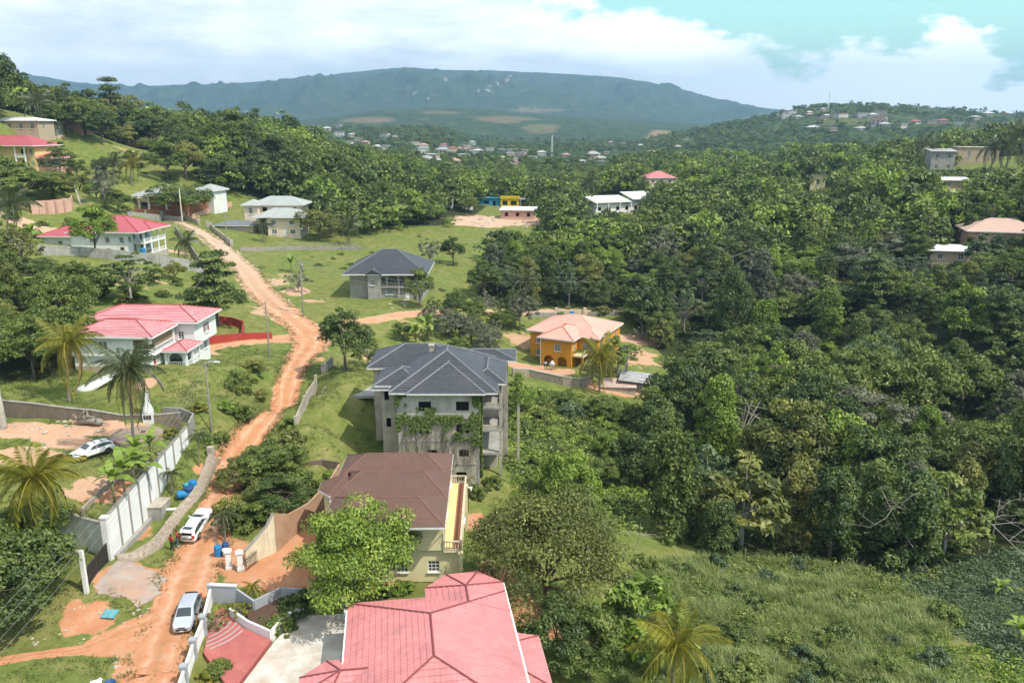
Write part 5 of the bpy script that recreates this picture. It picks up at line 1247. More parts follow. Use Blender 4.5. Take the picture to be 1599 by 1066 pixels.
# ================================================================== the single trees one can point at
tree_px('mango_tree', 'large dense bright green round tree between pink roof and brown roof houses', 556, 952, 5.3, 9.6, 'hero_round', 'light', rz=.4)
tree_px('mango_tree', 'large olive yellow flushed tree right of the brown roofed house', 852, 948, 7.3, 10.5, 'hero_olive', 'olive', rz=1.0)
tree_px('breadfruit_tree', 'glossy bright big leaved tree right of the pink roof house', 1005, 1040, 4.0, 8.6, 'hero_coarse', 'light', rz=2.0)
tree_px('shade_tree', 'dark green tree crowding the right side of the pink roof house', 875, 1050, 3.4, 6.8, 'round_a', 'dark')
tree_px('shade_tree', 'dark tree beyond the lean-to roof at the bottom', 918, 1062, 3.0, 7.0, 'round_b', 'mid')
tree_px('shade_tree', 'greyish tree beside the balcony of the brown roofed house', 778, 850, 2.3, 4.5, 'open_a', 'olive')
for i, (u, v, r, h, k, tn, lb) in enumerate([
    (30, 960, 4.6, 8.5, 'round_a', 'dark', 'big dark tree below the near yellow coconut palm, left edge'), (62, 930, 3.2, 6.4, 'round_c', 'dark', 'dark tree left of the white gate post'),
    (-20, 1000, 4.4, 7.5, 'round_b', 'dark', 'dark tree cut by the left edge near the bottom'), (66, 852, 3.0, 5.2, 'round_a', 'mid', 'tree above the driveway inside the dark gate'), (20, 900, 4.2, 7.5, 'round_c', 'mid', 'mid green tree behind the near yellow coconut palm trunk')]):
    tree_px('yard_tree', lb, u, v, r, h, k, tn)
tree_px('almond_tree', 'dark layered tree standing alone between striped roof house and upper road', 340, 508, 5.0, 13.5, 'layered_a', 'dark', rz=.5)
tree_px('bare_branch_tree', 'tree with pale bare limbs and dark leaves on the slope above the striped roof house', 205, 472, 6.4, 9.5, 'open_a', 'dark', rz=1.2)
tree_px('junction_tree', 'leafy dark tree beside the road junction behind the slate roofed building', 540, 580, 4.4, 10.5, 'round_b', 'dark', rz=2.2)
tree_px('junction_tree', 'lower pale tree right of the road junction tree', 575, 572, 2.6, 5, 'open_a', 'mid')
tree_px('lawn_tree', 'leafy tree at the right corner of the small grey house', 655, 482, 3.0, 9.5, 'round_b', 'mid', rz=.3)
tree_px('spreading_tree', 'wide flat topped tree in front of the brick orange house', 284, 338, 9.5, 11.5, 'round_c', 'mid', rz=.2)
tree_px('garden_tree', 'bright green tree in front of the red roof house', 150, 400, 4.3, 11.5, 'round_b', 'light', rz=.7)
tree_px('garden_tree', 'light green feathery tree against the orange house', 955, 586, 4.5, 9.0, 'open_a', 'light', rz=1.9)
tree_px('field_tree', 'small lone tree in the grass field behind the small grey house', 708, 414, 3.4, 8.5, 'round_b', 'dark')
tree_px('olive_tree', 'round olive green tree right of the peach house', 500, 374, 7.0, 10.5, 'round_c', 'olive')
tree_px('pole_shrub', 'pale thin shrub beside the utility pole at the junction', 466, 456, 3.2, 6.0, 'twig_bush', 'grey', cat='shrub')
tree_px('hillside_tree', 'pale loose tree right of the yellow house', 96, 282, 6.5, 13, 'open_a', 'mid'); tree_px('hillside_tree', 'pale twiggy tree above the pink garden wall', 165, 322, 4.4, 12, 'open_b', 'grey')
tree_px('hillside_tree', 'tree right of the pale twiggy one above the pink wall', 185, 332, 3.6, 6.5, 'round_b', 'mid'); tree_px('hillside_tree', 'dark tree behind the spreading tree near the brick house', 262, 282, 7.5, 14, 'round_b', 'mid')
tree_px('hillside_tree', 'low dark spreading tree below the yellow house', 40, 322, 10, 11, 'umbrella_a', 'mid'); tree_px('hillside_tree', 'mid green tree at the left edge below the yellow house', 8, 305, 7, 11, 'round_a', 'mid'); tree_px('hillside_tree', 'olive shrub tree between yellow house and pink wall', 85, 310, 6, 7, 'round_c', 'olive')
tree_px('layered_tree', 'tall layered dark tree on the hillside skyline above the concrete shell', 180, 216, 7.5, 26, 'layered_a', 'dark')
tree_px('field_tree', 'pale bare tree in the field right of the small grey house', 672, 415, 3.5, 8, 'open_b', 'grey')
# roadside and embankment bushes
def bush_list(lst, name, group=None, cat='bush'):
    for i, (u, v, r, h, k, tn, lb) in enumerate(lst): tree_px(name, lb, u, v, r, h, k, tn, cat=cat, group=group)
bush_list([
 (410,752,3.4,4.6,'round_a','mid','bushy tree on the bank right of the road, nearest the brown roof house'), (378,765,3.0,4.0,'round_c','olive','olive bush on the road bank above the blue drums'), (440,800,3.3,4.6,'round_b','dark','glossy dark tree over the tall end of the cream wall'),
 (352,838,1.5,2.9,'twig_bush','mid','feathery bush beside the blue drums'), (390,818,2.6,3.0,'bush_b','mid','leafy bush behind the cream wall'), (424,722,2.6,4.0,'bush_c','dark','bush on the road bank under the dark block wall'),
 (362,805,2.1,2.8,'bush_a','olive','grey olive bush left of the cream wall'), (395,728,2.3,3.2,'bush_c','light','small bright bush where the road bends behind trees'), (452,668,1.2,2.2,'bush_c','light','bright shrub beside the concrete panel wall'), (470,770,2.4,3.8,'bush_a','mid','bush at the driveway end by the dark block wall'),
 (378,652,1.9,2.6,'bush_a','mid','round bush on the embankment left of the orange road, lower one'), (372,606,2.6,3.0,'bush_b','mid','big bush on the embankment beside the lawn'), (395,578,2.2,2.0,'bush_b','olive','olive bush at the top of the embankment'), (352,640,1.6,2.0,'bush_c','light','bright bush beside the pole on the embankment'),
 (405,620,1.7,1.6,'bush_a','olive','low dry bush on the bank facing the orange road'), (345,688,1.4,1.8,'bush_a','mid','bush at the foot of the pole'), (310,640,1.3,1.5,'bush_c','yellow','yellow green shrub on the lawn edge above the white wall'), (265,680,1.2,1.2,'bush_b','yellow','yellow flowering shrub by the far end of the white wall'),
 (318,690,1.4,1.9,'bush_a','light','light bush left of the pole base'), (448,738,2.8,4.2,'round_c','mid','round bush on the bank beside the dark block wall'), (455,700,2.2,3.4,'bush_c','olive','olive bush on the bank above the block wall'), (418,790,2.4,3.4,'round_b','olive','olive tree on the bank above the cream wall'),
 (800,655,2.2,5.0,'round_b','mid','tree beside the vine wrapped post'), (786,690,1.8,3.6,'bush_c','light','bright bush at the gallery corner of the grey building'), (815,640,2.4,4.2,'round_c','light','bright leafy tree right of the vine wrapped post'),
 ], 'roadside_bush', 'bushes along the dirt road')
bush_list([
 (520,745,1.2,1.4,'bush_a','light','bright bush between the brown roof and the left bay of the grey building'), (485,760,1.1,1.2,'bush_b','mid','small bush at the end of the driveway'), (770,760,1.6,2.2,'bush_c','mid','bush at the foot of the ivy covered corner'),
 (745,775,1.4,2.0,'bush_a','mid','bush below the grey building next to the balcony'), (628,925,1.3,1.8,'bush_a','light','bright bush at the corner of the cream house'), (600,930,1.1,1.6,'bush_c','mid','bush under the mango tree by the cream house'),
 (915,640,1.5,1.6,'bush_a','mid','bush below the orange house retaining wall'), (878,500,2.2,2.4,'bush_b','bluish','round pale bush behind the orange house'), (940,490,2.6,3.0,'bush_a','olive','scrubby bush beside the road behind the orange house'),
 (895,560,1.6,1.8,'bush_a','dark','dark bush at the porch of the orange house'), (1000,530,2.6,3.4,'open_b','grey','thin grey tree on the bare ground right of the orange house'), (985,560,2.4,3.4,'open_a','mid','thin tree between orange house and the jungle'), (1010,508,3.0,4.0,'open_b','olive','pale bare tree by the bend of the road behind the orange house')
 ], 'garden_bush', 'bushes around the houses')
# foreground garden
bush_list([(440,985,1.7,2.0,'bush_a','mid','leafy shrub in the white planter by the pale courtyard'), (408,975,1.3,1.5,'bush_c','mid','shrub at the left end of the white planter'), (465,955,1.7,2.2,'bush_b','dark','dark shrub over the courtyard wall'), (345,1050,1.3,1.5,'bush_a','mid','round shrub beside the red paving'),
 (335,985,1.2,2.3,'twig_bush','olive','bare vine like shrub over the white garden wall'), (372,965,1.3,2.2,'twig_bush','yellow','twiggy flowering shrub above the red paving')], 'garden_shrub', 'shrubs of the front garden')
tree_px('croton', 'yellow leaved croton by the white garden wall at the bottom', 322, 1062, .9, 1.3, 'bush_c', 'yellow', cat='shrub'); tree_px('croton', 'bright yellow croton behind the grey compound wall', 385, 950, .9, 1.3, 'bush_c', 'yellow', cat='shrub')
c = tree_px('red_shrub', 'small red leaved shrub in the white planter', 398, 984, .7, .8, 'bush_b', 'mid', cat='shrub')
c.children[0].material_slots[0].material = L_RED

tree_px('hillside_tree', 'dark tree before the small red roofed hillside house', 108, 214, 7, 13, 'round_b', 'dark'); tree_px('hillside_tree', 'tree between beige house and red roof peak on the hill', 88, 208, 6.5, 12, 'round_c', 'mid'); tree_px('hillside_tree', 'tree right of the red roof peak on the hill', 134, 212, 7, 15, 'round_a', 'mid'); tree_px('hillside_tree', 'dark tree in front of the concrete shell', 160, 226, 6, 13, 'round_b', 'dark'); tree_px('hillside_tree', 'mid green tree right of the concrete shell', 215, 232, 7.5, 13, 'round_c', 'mid'); tree_px('hillside_tree', 'tall dark tree at the left edge on the skyline', -6, 190, 9, 26, 'round_b', 'dark')
SHP_ = region_points(CLEARING, 64, 611, 1, 1)
for i_, q_ in enumerate(SHP_): tree('clearing_shrub', 'low shrub poking out of the tall pale grass', q_[:3], 'bush_' + 'abc'[i_ % 3], ('mid', 'dark', 'bluish')[i_ % 3], .5 + .6 * ((i_ * 7) % 10) / 9, cat='shrub', group='shrubs in the tall grass')
# palms
palm_px('coconut_palm', 'big yellowing coconut palm overhanging the left yard', 46, 905, 50, 748, 1.3, L_PALM, nf=30, dry=0, seed=3)
palm_px('coconut_palm', 'yellow coconut palm with orange dead fronds left of the striped roof house', 108, 628, 104, 536, 1.35, L_PALM, nf=24, dry=3, seed=5)
palm_px('coconut_palm', 'tall drooping coconut palm behind the white car', 212, 722, 200, 578, 1.35, L_PALMGREY, nf=24, dry=2, seed=8)
palm_px('coconut_palm', 'large coconut palm at the bottom edge right of the pink roof', 1045, 1130, 1058, 1010, 1.3, L_PALM, nf=19, dry=0, seed=9)
palm_px('coconut_palm', 'bright yellow coconut palm in front of the orange house', 936, 612, 937, 556, 1.6, L_PALM, nf=24, dry=0, seed=12)
palm_px('coconut_palm', 'coconut palm among trees left of the orange house', 822, 486, 820, 436, 1.3, L_PALMGREY, nf=16, dry=0, seed=13)
palm_px('coconut_palm', 'palm standing between peach house and grass field', 545, 384, 545, 350, 1.6, L_PALMGREY, nf=16, dry=0, seed=14)
for i, (bu, bv, tu, tv, s, lb) in enumerate([(178,288,176,252,1.5,'palm on the green slope, left of its pair'), (204,288,206,254,1.6,'palm on the green slope with yellow fronds'), (12,380,14,318,1.9,'dark palm at the left edge above the grey yard wall'), (58,206,56,158,2.3,'tall palm in front of the beige house'),
    (410,378,410,352,1.1,'small palm in front of the peach house'), (292,420,290,378,1.3,'small palm beside the red roof house courtyard'), (338,330,334,318,.8,'tiny palm in the grass near the brick house'),
    (984,300,985,264,1.9,'palm on the skyline left of the pink roof villa'), (920,318,920,283,1.9,'palm left of the white roofed school'), (1000,318,1001,290,1.7,'palm right beside the white roofed school'),
    (1440,268,1440,226,2.2,'palm by the grey tall house'), (1456,268,1458,229,2.2,'palm right of the grey tall house'), (1548,268,1549,229,2.2,'palm before the arched house, left one'), (1572,268,1573,226,2.4,'palm before the arched house, right one'), (1597,262,1596,205,2.6,'tall palm cut by the right edge')]):
    palm_px('coconut_palm', lb, bu, bv, tu, tv, s, L_PALMGREY if i not in (1,) else L_PALM, nf=15, dry=0, seed=30 + i, tr=.2)
palm_px('garden_palm', 'small feathery palm behind the grey compound wall', 392, 932, 392, 918, .85, L_PALM, nf=13, dry=0, seed=61, small=True, tr=.1); palm_px('garden_palm', 'feathery palm shrub beside the blue drums', 352, 846, 349, 806, 1.0, L_PALMGREY, nf=17, dry=0, seed=62, small=True, tr=.09)
palm_px('garden_palm', 'young palm on the lawn strip inside the white wall foot', 268, 770, 266, 740, .9, L_PALMGREY, nf=13, dry=0, seed=63, small=True, tr=.1); palm_px('garden_palm', 'slim young palm near the far end of the white wall', 311, 728, 310, 680, .9, L_PALMGREY, nf=12, dry=0, seed=64, small=True, tr=.08)
palm_px('garden_palm', 'small palm at the foot of the brown house end', 733, 760, 733, 745, .9, L_PALM, nf=12, dry=0, seed=65, small=True, tr=.1)
# bananas
for i, (u, v, h, s, lb) in enumerate([(180,790,2.6,1.25,'banana plant behind the white wall, leftmost of its clump'), (196,775,2.8,1.3,'banana plant behind the white wall, second from the left'), (212,770,2.5,1.2,'banana plant behind the white wall, middle of its clump'), (224,752,2.7,1.2,'banana plant behind the white wall, second from the right'), (238,735,2.4,1.1,'banana plant behind the white wall, rightmost of its clump'),
    (216,728,2.2,1.0,'banana plant beside the palm trunk in the yard'), (650,540,3.0,1.6,'banana plant behind the slate roof, leftmost one'), (668,532,3.4,1.7,'banana plant behind the slate roof, middle one'), (712,520,3.4,1.7,'banana plant behind the slate roof, rightmost one'),
    (52,385,3.2,1.8,'banana plant near the grey wall of the red roof house'), (30,480,3.0,1.7,'banana plant in the left thicket'), (455,425,2.6,1.5,'young banana plant beside the upper road'),
    (1318,872,2.6,1.3,'banana plant at the shaded jungle edge'), (1560,930,1.2,.8,'young banana plant in the bluish ground cover'), (1590,1005,1.6,1.0,'banana plant near the bottom right corner')]):
    banana(lb, ghit(u, v), h, 70 + i, 9, s, 'banana plants')

# ================================================================== the woods: every near tree a thing, the far ones one mass
PROTECT = [  # pixel boxes of things the trees must leave in sight, with their distance
 (826,485,1000,600,165), (722,316,838,358,330), (1028,268,1048,285,420), (925,300,985,330,370), (1252,266,1290,296,370), (1500,228,1599,262,390), (1448,230,1480,262,390), (1500,318,1599,362,225), (1452,380,1510,402,215), (1480,285,1500,296,330),
 (0,185,60,262,330), (0,215,90,262,275), (103,166,118,176,345), (130,190,215,220,340), (205,275,325,330,280), (357,300,480,372,262), (527,383,662,470,185), (85,330,250,402,188), (700,315,735,332,330), (1062,375,1078,382,260), (820,482,985,492,180), (45,312,115,335,225)]
def blocked(loc, Rr, Hh, slack=0):
    u0, v0, d = proj((loc[0], loc[1], loc[2])); u1, v1, d1 = proj((loc[0], loc[1], loc[2] + Hh))
    if d < 5: return False
    w = Rr / d * CF * .9
    for a, b, c, e, dist in PROTECT:
        if d < dist + 6 and u0 + w > a and u0 - w < c and v1 < e and v0 > b: return True
    return False
def scatter(P, n, minr, seed, ylim=(0, 9e9)):
    g = np.random.default_rng(seed); P_ = np.array(P); lo = P_.min(0); hi = P_.max(0); out = []; cell = {}
    X = g.random((n * 40, 2)) * (hi - lo) + lo; X = X[in_poly(X[:, 0], X[:, 1], P)]
    for x, y in X:
        if not ylim[0] < y < ylim[1]: continue
        m = minr(x, y); k = (int(x // 6), int(y // 6)); ok = True
        for i in (-2, -1, 0, 1, 2):
            for j in (-2, -1, 0, 1, 2):
                for q in cell.get((k[0]+i, k[1]+j), ()):
                    if (q[0]-x) ** 2 + (q[1]-y) ** 2 < m * m: ok = False; break
                if not ok: break
            if not ok: break
        if ok: out.append((x, y)); cell.setdefault(k, []).append((x, y))
        if len(out) >= n: break
    return out
KINDPHRASE = {'twig': ('bush', 'twiggy bush'), 'bush': ('bush', 'leafy bush'), 'round': ('forest_tree', 'round crowned tree'), 'umbrella': ('flat_topped_tree', 'spreading flat topped tree'), 'column': ('vine_draped_tree', 'tall vine draped tree'), 'open': ('open_branched_tree', 'loose pale limbed tree'), 'layered': ('layered_tree', 'layered tree'), 'coarse': ('big_leaved_tree', 'big leaved tree')}
WOODS = []   # (zone phrase, group, kind key, tone, x, y, scale, sz, rz)
def occupied(x, y, r):
    for b in KEEP:
        if b[0] - r < x < b[1] + r and b[2] - r < y < b[3] + r: return True
    return False
KEEP = [(-2,34,150,184), (-16,8,46,66), (-20,2,68,88), (-20,2,95,120), (-112,-82,184,206), (-100,-64,258,286), (-135,-98,268,304), (-185,-150,262,292)]
def populate(P, n, minr, seed, zone, mix, tones, size, ylim=(0, 9e9)):
    g = random.Random(seed)
    for x, y in scatter(P, n, minr, seed, ylim):
        mx = [(m[0], m[1] * (.12 if m[0].split('_')[0] in ('open', 'umbrella', 'layered') else 1)) for m in mix] if seed == 101 and y < 128 else mix
        key = g.choices([m[0] for m in mx], [m[1] for m in mx])[0]; tone = g.choices([m[0] for m in tones], [m[1] for m in tones])[0]
        cm, tm, Rr, Hh = TREEM[key]; s = size(x, y) * g.uniform(.66, 1.36); sz = s * g.uniform(.8, 1.25); z = hz(x, y)
        if occupied(x, y, Rr * s * .6): continue
        for k in range(4):
            if not blocked((x, y, z), Rr * s, Hh * sz): break
            s *= .78; sz *= .68
        else: continue
        WOODS.append([zone(x, y), key, tone, x, y, z, s, sz, g.random() * 6.28])
def zone_jungle(x, y):
    u, v, d = proj((x, y, hz(x, y) + 5))
    if d > 235: return 'on the slope ' + ('under the salmon roof' if u > 1350 else 'below the villa' if u < 1130 else 'below the cream house')
    if u < 860 and d > 170: return 'left behind the orange house'
    if u < 1060 and d > 150: return 'beyond the orange house'
    if d > 150: return 'in the upper jungle' + (' at right' if u > 1440 else ' below the shack' if u > 1250 else '')
    if d > 112: return 'in the mid jungle' + (' at right' if u > 1430 else ' at left' if u < 1250 else '')
    return 'at the near jungle edge' + (' at right' if u > 1400 else ' by the clearing' if u > 1120 else '')
JM = [('round_a', 3), ('round_b', 3), ('round_c', 3), ('column_a', 4), ('column_b', 4), ('umbrella_a', 2), ('umbrella_b', 1.6), ('open_a', 2.6), ('open_b', 1.4), ('coarse_a', 1.5), ('layered_a', .7)]
JT = [('dark', 3.4), ('mid', 4.4), ('bluish', 1.0), ('olive', 1.0), ('grey', .8), ('light', 2.3)]
populate(JUNGLE, 215, lambda x, y: 5.6 + max(0, y - 140) * .016, 101, zone_jungle, JM, JT, lambda x, y: 1.12 + .34 * rng.random() ** 2 + (.06 if y < 150 else 0), (0, 245))
populate(WOOD_LEFT, 30, lambda x, y: 5.5, 102, lambda x, y: 'in the far left thicket', [('round_a', 3), ('round_b', 3), ('round_c', 2), ('open_a', 1), ('column_b', 1)], [('dark', 3), ('mid', 3), ('olive', 2)], lambda x, y: .95)
populate(WOOD_MID, 46, lambda x, y: 7.5, 103, lambda x, y: 'behind the ' + ('brick house' if x < -95 else 'peach house' if x < -55 else 'grass field'), [('round_a', 3), ('round_b', 3), ('round_c', 3), ('open_a', 1.5), ('column_a', 1.2), ('coarse_a', .7)], [('dark', 3), ('mid', 4), ('olive', 1.6), ('light', 1)], lambda x, y: 1.15)
WOOD_BACK = outline((622,535),(650,500),(700,478),(760,480),(800,500),(815,540),(800,560),(740,560),(690,545))
populate(WOOD_BACK, 18, lambda x, y: 4.6, 104, lambda x, y: 'behind the slate roofed building', [('round_a', 2), ('open_a', 2), ('open_b', 1.5), ('round_c', 2)], [('dark', 2), ('grey', 2), ('mid', 3)], lambda x, y: .68)
WOOD_TOP = [(-330,330),(-215,352),(-190,356),(-160,318),(-140,312),(-112,305),(-85,300),(-70,330),(-140,400),(-260,440),(-360,420)]
populate(WOOD_TOP, 75, lambda x, y: 7.0, 105, lambda x, y: 'on the left skyline', [('round_a', 3), ('round_b', 3), ('round_c', 3), ('open_a', 1)], [('dark', 3), ('mid', 4), ('olive', 1.2)], lambda x, y: 1.75)
BM = [('bush_a', 3), ('bush_b', 3), ('bush_c', 3), ('round_a', 1.2), ('round_c', 1)]
populate(SCRUB, 55, lambda x, y: 3.2, 106, lambda x, y: 'in the scrub ' + ('below the orange house' if y > 118 else 'beside the grey building'), BM, [('light', 2), ('mid', 4), ('dark', 2), ('bluish', 1)], lambda x, y: .85 if rng.random() < .6 else 1.05)
ORZ = outline((985,500),(1040,520),(1050,600),(1010,640),(985,600),(1000,560),(985,530)) ; populate(ORZ, 12, lambda x, y: 5, 109, lambda x, y: 'hugging the orange house', [('round_a', 2), ('open_a', 2), ('round_c', 2), ('bush_a', 2)], [('mid', 3), ('dark', 2), ('olive', 1)], lambda x, y: .85)
ORW = outline((770,520),(815,505),(822,560),(800,585),(775,580)); populate(ORW, 8, lambda x, y: 4.5, 110, lambda x, y: 'left of the orange house', [('round_a', 2), ('open_a', 2), ('bush_a', 2)], [('mid', 3), ('dark', 2), ('grey', 1)], lambda x, y: .75)
FIELD = outline((340,420),(520,388),(690,362),(765,368),(768,395),(705,440),(640,500),(450,440)); populate(FIELD, 34, lambda x, y: 5, 112, lambda x, y: 'in the grass field', [('bush_a', 2), ('bush_b', 3), ('bush_c', 2), ('twig_bush', 1)], [('mid', 3), ('olive', 2), ('grey', 1), ('light', 1)], lambda x, y: .5)
SLOPE = outline((-30,330),(0,290),(120,268),(230,262),(300,290),(232,318),(200,335),(120,345),(-30,380))
populate(SLOPE, 75, lambda x, y: 4.6, 107, lambda x, y: 'on the left green slope', BM, [('light', 1), ('mid', 3), ('dark', 2), ('olive', 3), ('grey', 1)], lambda x, y: .95)
SLOPE2 = outline((130,440),(190,430),(330,440),(400,470),(330,500),(250,470),(140,470))
populate(SLOPE2, 14, lambda x, y: 5, 108, lambda x, y: 'above the striped roof house', BM, [('mid', 3), ('dark', 2), ('olive', 2)], lambda x, y: .8)
_by = {}
for w in WOODS:
    kw = KINDPHRASE[w[1].split('_')[0]]; size_word = 'tall ' if w[7] * TREEM[w[1]][3] > 10.5 and 'tall' not in kw[1] else ''
    _by.setdefault((f'{size_word}{TONEWORD[w[2]]} {kw[1].replace("tall ", "") if size_word else kw[1]} {w[0]}'), []).append(w)
for lab, ws in _by.items():
    ws.sort(key=lambda w: proj((w[3], w[4], w[5] + 5))[0]); n = len(ws)
    for i, w in enumerate(ws):
        if n == 1: L = lab
        elif i == 0: L = lab + ', leftmost such'
        elif i == n - 1: L = lab + ', rightmost such'
        else: L = lab + (f', {ORD[min(i, 8)]} from left')
        b_ = w[1].startswith(('bush', 'twig')); tree(KINDPHRASE[w[1].split('_')[0]][0], L, (w[3], w[4], w[5]), w[1], w[2], w[6], w[8], 'bush' if b_ else 'tree', 'scrub bushes' if b_ else 'woodland trees', w[7], .4)

# far woodland, one mass: merged from small crowns
def template(seed, ncl, per, size, kind='round'):
    g = np.random.default_rng(seed); P, rad = crown_points(kind, 4.2, 7.0, ncl, g); return clump_leaves(P, rad * 1.25, .8, per, size, g, .6)
def merge(name, pts, tmps, mat, seed, kind='stuff', label=None, tintvar=.5):
    g = np.random.default_rng(seed); VV, FF, TT = [], [], []; o = 0
    pts = np.asarray(pts); which = g.integers(0, len(tmps), len(pts))
    for k, (V, F, t) in enumerate(tmps):
        sel = pts[which == k]; m = len(sel)
        if not m: continue
        a = g.random(m) * 6.28; ca, sa = np.cos(a)[:, None], np.sin(a)[:, None]; s = sel[:, 3:4]; h = sel[:, 4:5]
        X = V[None, :, 0] * ca - V[None, :, 1] * sa; Y = V[None, :, 0] * sa + V[None, :, 1] * ca
        W = np.stack([X * s + sel[:, 0:1], Y * s + sel[:, 1:2], V[None, :, 2] * h + sel[:, 2:3]], -1).reshape(-1, 3)
        off = (g.random(m) - .5) * tintvar
        VV.append(W); FF.append((F[None] + (np.arange(m) * len(V))[:, None, None]).reshape(-1, 4) + o); TT.append(np.clip(t[None] + off[:, None], 0, 1).ravel()); o += len(W)
    me = np_mesh(name, np.concatenate(VV), np.concatenate(FF), mat, np.concatenate(TT))
    ob = bpy.data.objects.new(name, me); COL.objects.link(ob); ob['kind'] = kind
    if label: ob['label'] = label
    return ob
def far_points(n, r0, r1, seed, smin, smax, dens=.5, half=.66):
    g = np.random.default_rng(seed); r = np.exp(g.random(n) * (np.log(r1) - np.log(r0)) + np.log(r0)); r = r0 + (r1 - r0) * g.random(n) ** .8
    a = (g.random(n) * 2 - 1) * half; x = r * np.sin(a); y = r * np.cos(a)
    k = fbm(x / 70, y / 70, 200, 3) > 1 - dens - .12; x, y = x[k], y[k]
    z = H(x, y); s = smin + (smax - smin) * g.random(len(x)); h = s * (.8 + .5 * g.random(len(x)))
    out = []
    for i in range(len(x)):
        p = (x[i], y[i], z[i] - .5); q = proj(p)
        if r0 < 700 and (occupied(x[i], y[i], 4) or (q[2] < 420 and in_open(x[i], y[i]))): continue
        if r0 > 600 and FARUV.size and np.any((np.abs(FARUV[:, 0] - q[0]) < 6) & (q[1] - FARUV[:, 1] > -1) & (q[1] - FARUV[:, 1] < 7)): continue
        if r0 < 600 and 500 < q[0] < 960: k_ = float(np.interp(q[2], [320, 470], [1, .5])); s[i] *= k_; h[i] *= k_
        if q[2] < 520:
            f = 1.0
            for _ in range(3):
                if not blocked(p, 4.2 * s[i] * f, 7 * h[i] * f): break
                f *= .6
            else: continue
            s[i] *= f; h[i] *= f
        out.append((*p, s[i], h[i]))
    return out
_OPEN = [outline((340,420),(500,372),(760,350),(770,400),(730,470),(640,500),(500,520),(420,520)), outline((715,318),(840,316),(842,374),(720,374)), outline((100,262),(210,262),(330,330),(330,520),(-60,420),(-60,262)), outline((800,470),(1010,475),(1010,620),(800,620)), outline((0,190),(250,190),(330,300),(0,330)), outline((330,300),(500,330),(500,400),(330,420))]
def in_open(x, y):
    return y < 245 and True or any(bool(in_poly(np.array([x]), np.array([y]), P)[0]) for P in _OPEN)
FT = [template(300 + i, 30, 17, .46) for i in range(4)] + [template(310, 32, 15, .46, 'column'), template(311, 28, 15, .46, 'umbrella')]
FT2 = [template(320 + i, 16, 8, .85) for i in range(4)]
_fp = far_points(8000, 235, 640, 401, .65, 1.75, .78)
half1 = [p for i, p in enumerate(_fp) if i % 5 < 2]; half2 = [p for i, p in enumerate(_fp) if i % 5 in (2, 3)]; half3 = [p for i, p in enumerate(_fp) if i % 5 == 4]
merge('far_woodland', half1, FT, L_DARK, 1, label='dark woodland covering the valley behind the houses'); merge('far_woodland', half2, FT, L_MID, 2, label='mid green woodland covering the valley behind the houses'); merge('far_woodland', half3, FT, L_LIGHT, 3, label='brighter woodland trees mixed through the valley')
_fp = far_points(10500, 630, 1750, 402, .45, 1.15, .5)
merge('distant_woodland', [p for i, p in enumerate(_fp) if i % 2], FT2, L_DARK, 4, label='dark trees over the valley floor and right hill'); merge('distant_woodland', [p for i, p in enumerate(_fp) if not i % 2], FT2, L_MID, 5, label='lighter trees over the valley floor and right hill')

# undergrowth, tall grass, ground cover, lawn
def clump_template(seed, rad, hgt, n, size, upb=.6):
    g = np.random.default_rng(seed); c = np.array([[0, 0, .1]]); return clump_leaves(np.repeat(c, 5, 0) + g.normal(size=(5, 3)) * [rad * .45, rad * .45, hgt * .2], np.full(5, rad * .6), hgt / rad, n // 5, size, g, upb)
CT = [clump_template(500 + i, .9, .8, 60, .17) for i in range(4)]
pts = np.concatenate([region_points(SCRUB, 1500, 601, .7, 1.9)]); k = np.arange(len(pts))
merge('undergrowth', pts[k % 3 == 0], CT, L_MID, 11, label='tangled bushes and vines between the grey building and the jungle'); merge('undergrowth', pts[k % 3 == 1], CT, L_LIGHT, 12, label='brighter vines in the scrub below the orange house'); merge('undergrowth', pts[k % 3 == 2], CT, L_DARK, 13, label='darker bushes in the scrub below the orange house')
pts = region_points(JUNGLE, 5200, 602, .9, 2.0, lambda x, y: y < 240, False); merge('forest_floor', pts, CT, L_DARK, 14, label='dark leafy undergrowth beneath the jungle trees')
pts = region_points(COVER, 2600, 603, .4, 1.5); merge('ground_cover', pts, [clump_template(510 + i, .9, .55, 60, .15, .9) for i in range(3)], L_BLUE, 15, label='bluish broad leaved ground cover at the lower right')
EDGE = outline((960,900),(1110,868),(1250,876),(1400,893),(1490,890),(1500,912),(1400,915),(1250,902),(1110,895),(980,935))
pts = region_points(EDGE, 260, 605, .8, 1.5); merge('undergrowth', pts, CT, L_MID, 16, label='bushes along the shaded jungle edge')
CORNER = outline((1380,1040),(1480,1010),(1610,1020),(1650,1160),(1330,1160))
pts = region_points(CORNER, 420, 606, .6, 1.2); merge('undergrowth', pts, CT, L_LIGHT, 17, label='bright glossy leaves in the bottom right corner')
def blade_template(seed, n, h, spread, w=.02, lean=.35):
    g = np.random.default_rng(seed); a = g.random(n) * 6.28; p = g.normal(size=(n, 2)) * spread; l = h * (.6 + .7 * g.random(n)); ln = lean * (.4 + g.random(n)); d = np.stack([np.cos(a), np.sin(a)], 1); s = np.stack([-d[:, 1], d[:, 0]], 1) * w
    b = np.column_stack([p, np.zeros(n)]); m = np.column_stack([p + d * (l * ln * .35)[:, None], l * .6]); e = np.column_stack([p + d * (l * ln)[:, None], l * .92]); s3 = np.column_stack([s, np.zeros(n)])
    V = np.stack([b - s3 * .6, b + s3 * .6, m + s3, m - s3, m - s3, m + s3, e + s3 * .15, e - s3 * .15], 1).reshape(-1, 3)
    F = (np.arange(n) * 8)[:, None, None] + np.array([[0, 1, 2, 3], [4, 5, 6, 7]])[None]
    return V, F.reshape(-1, 4), np.repeat(g.random(n) * .7 + .15, 8)
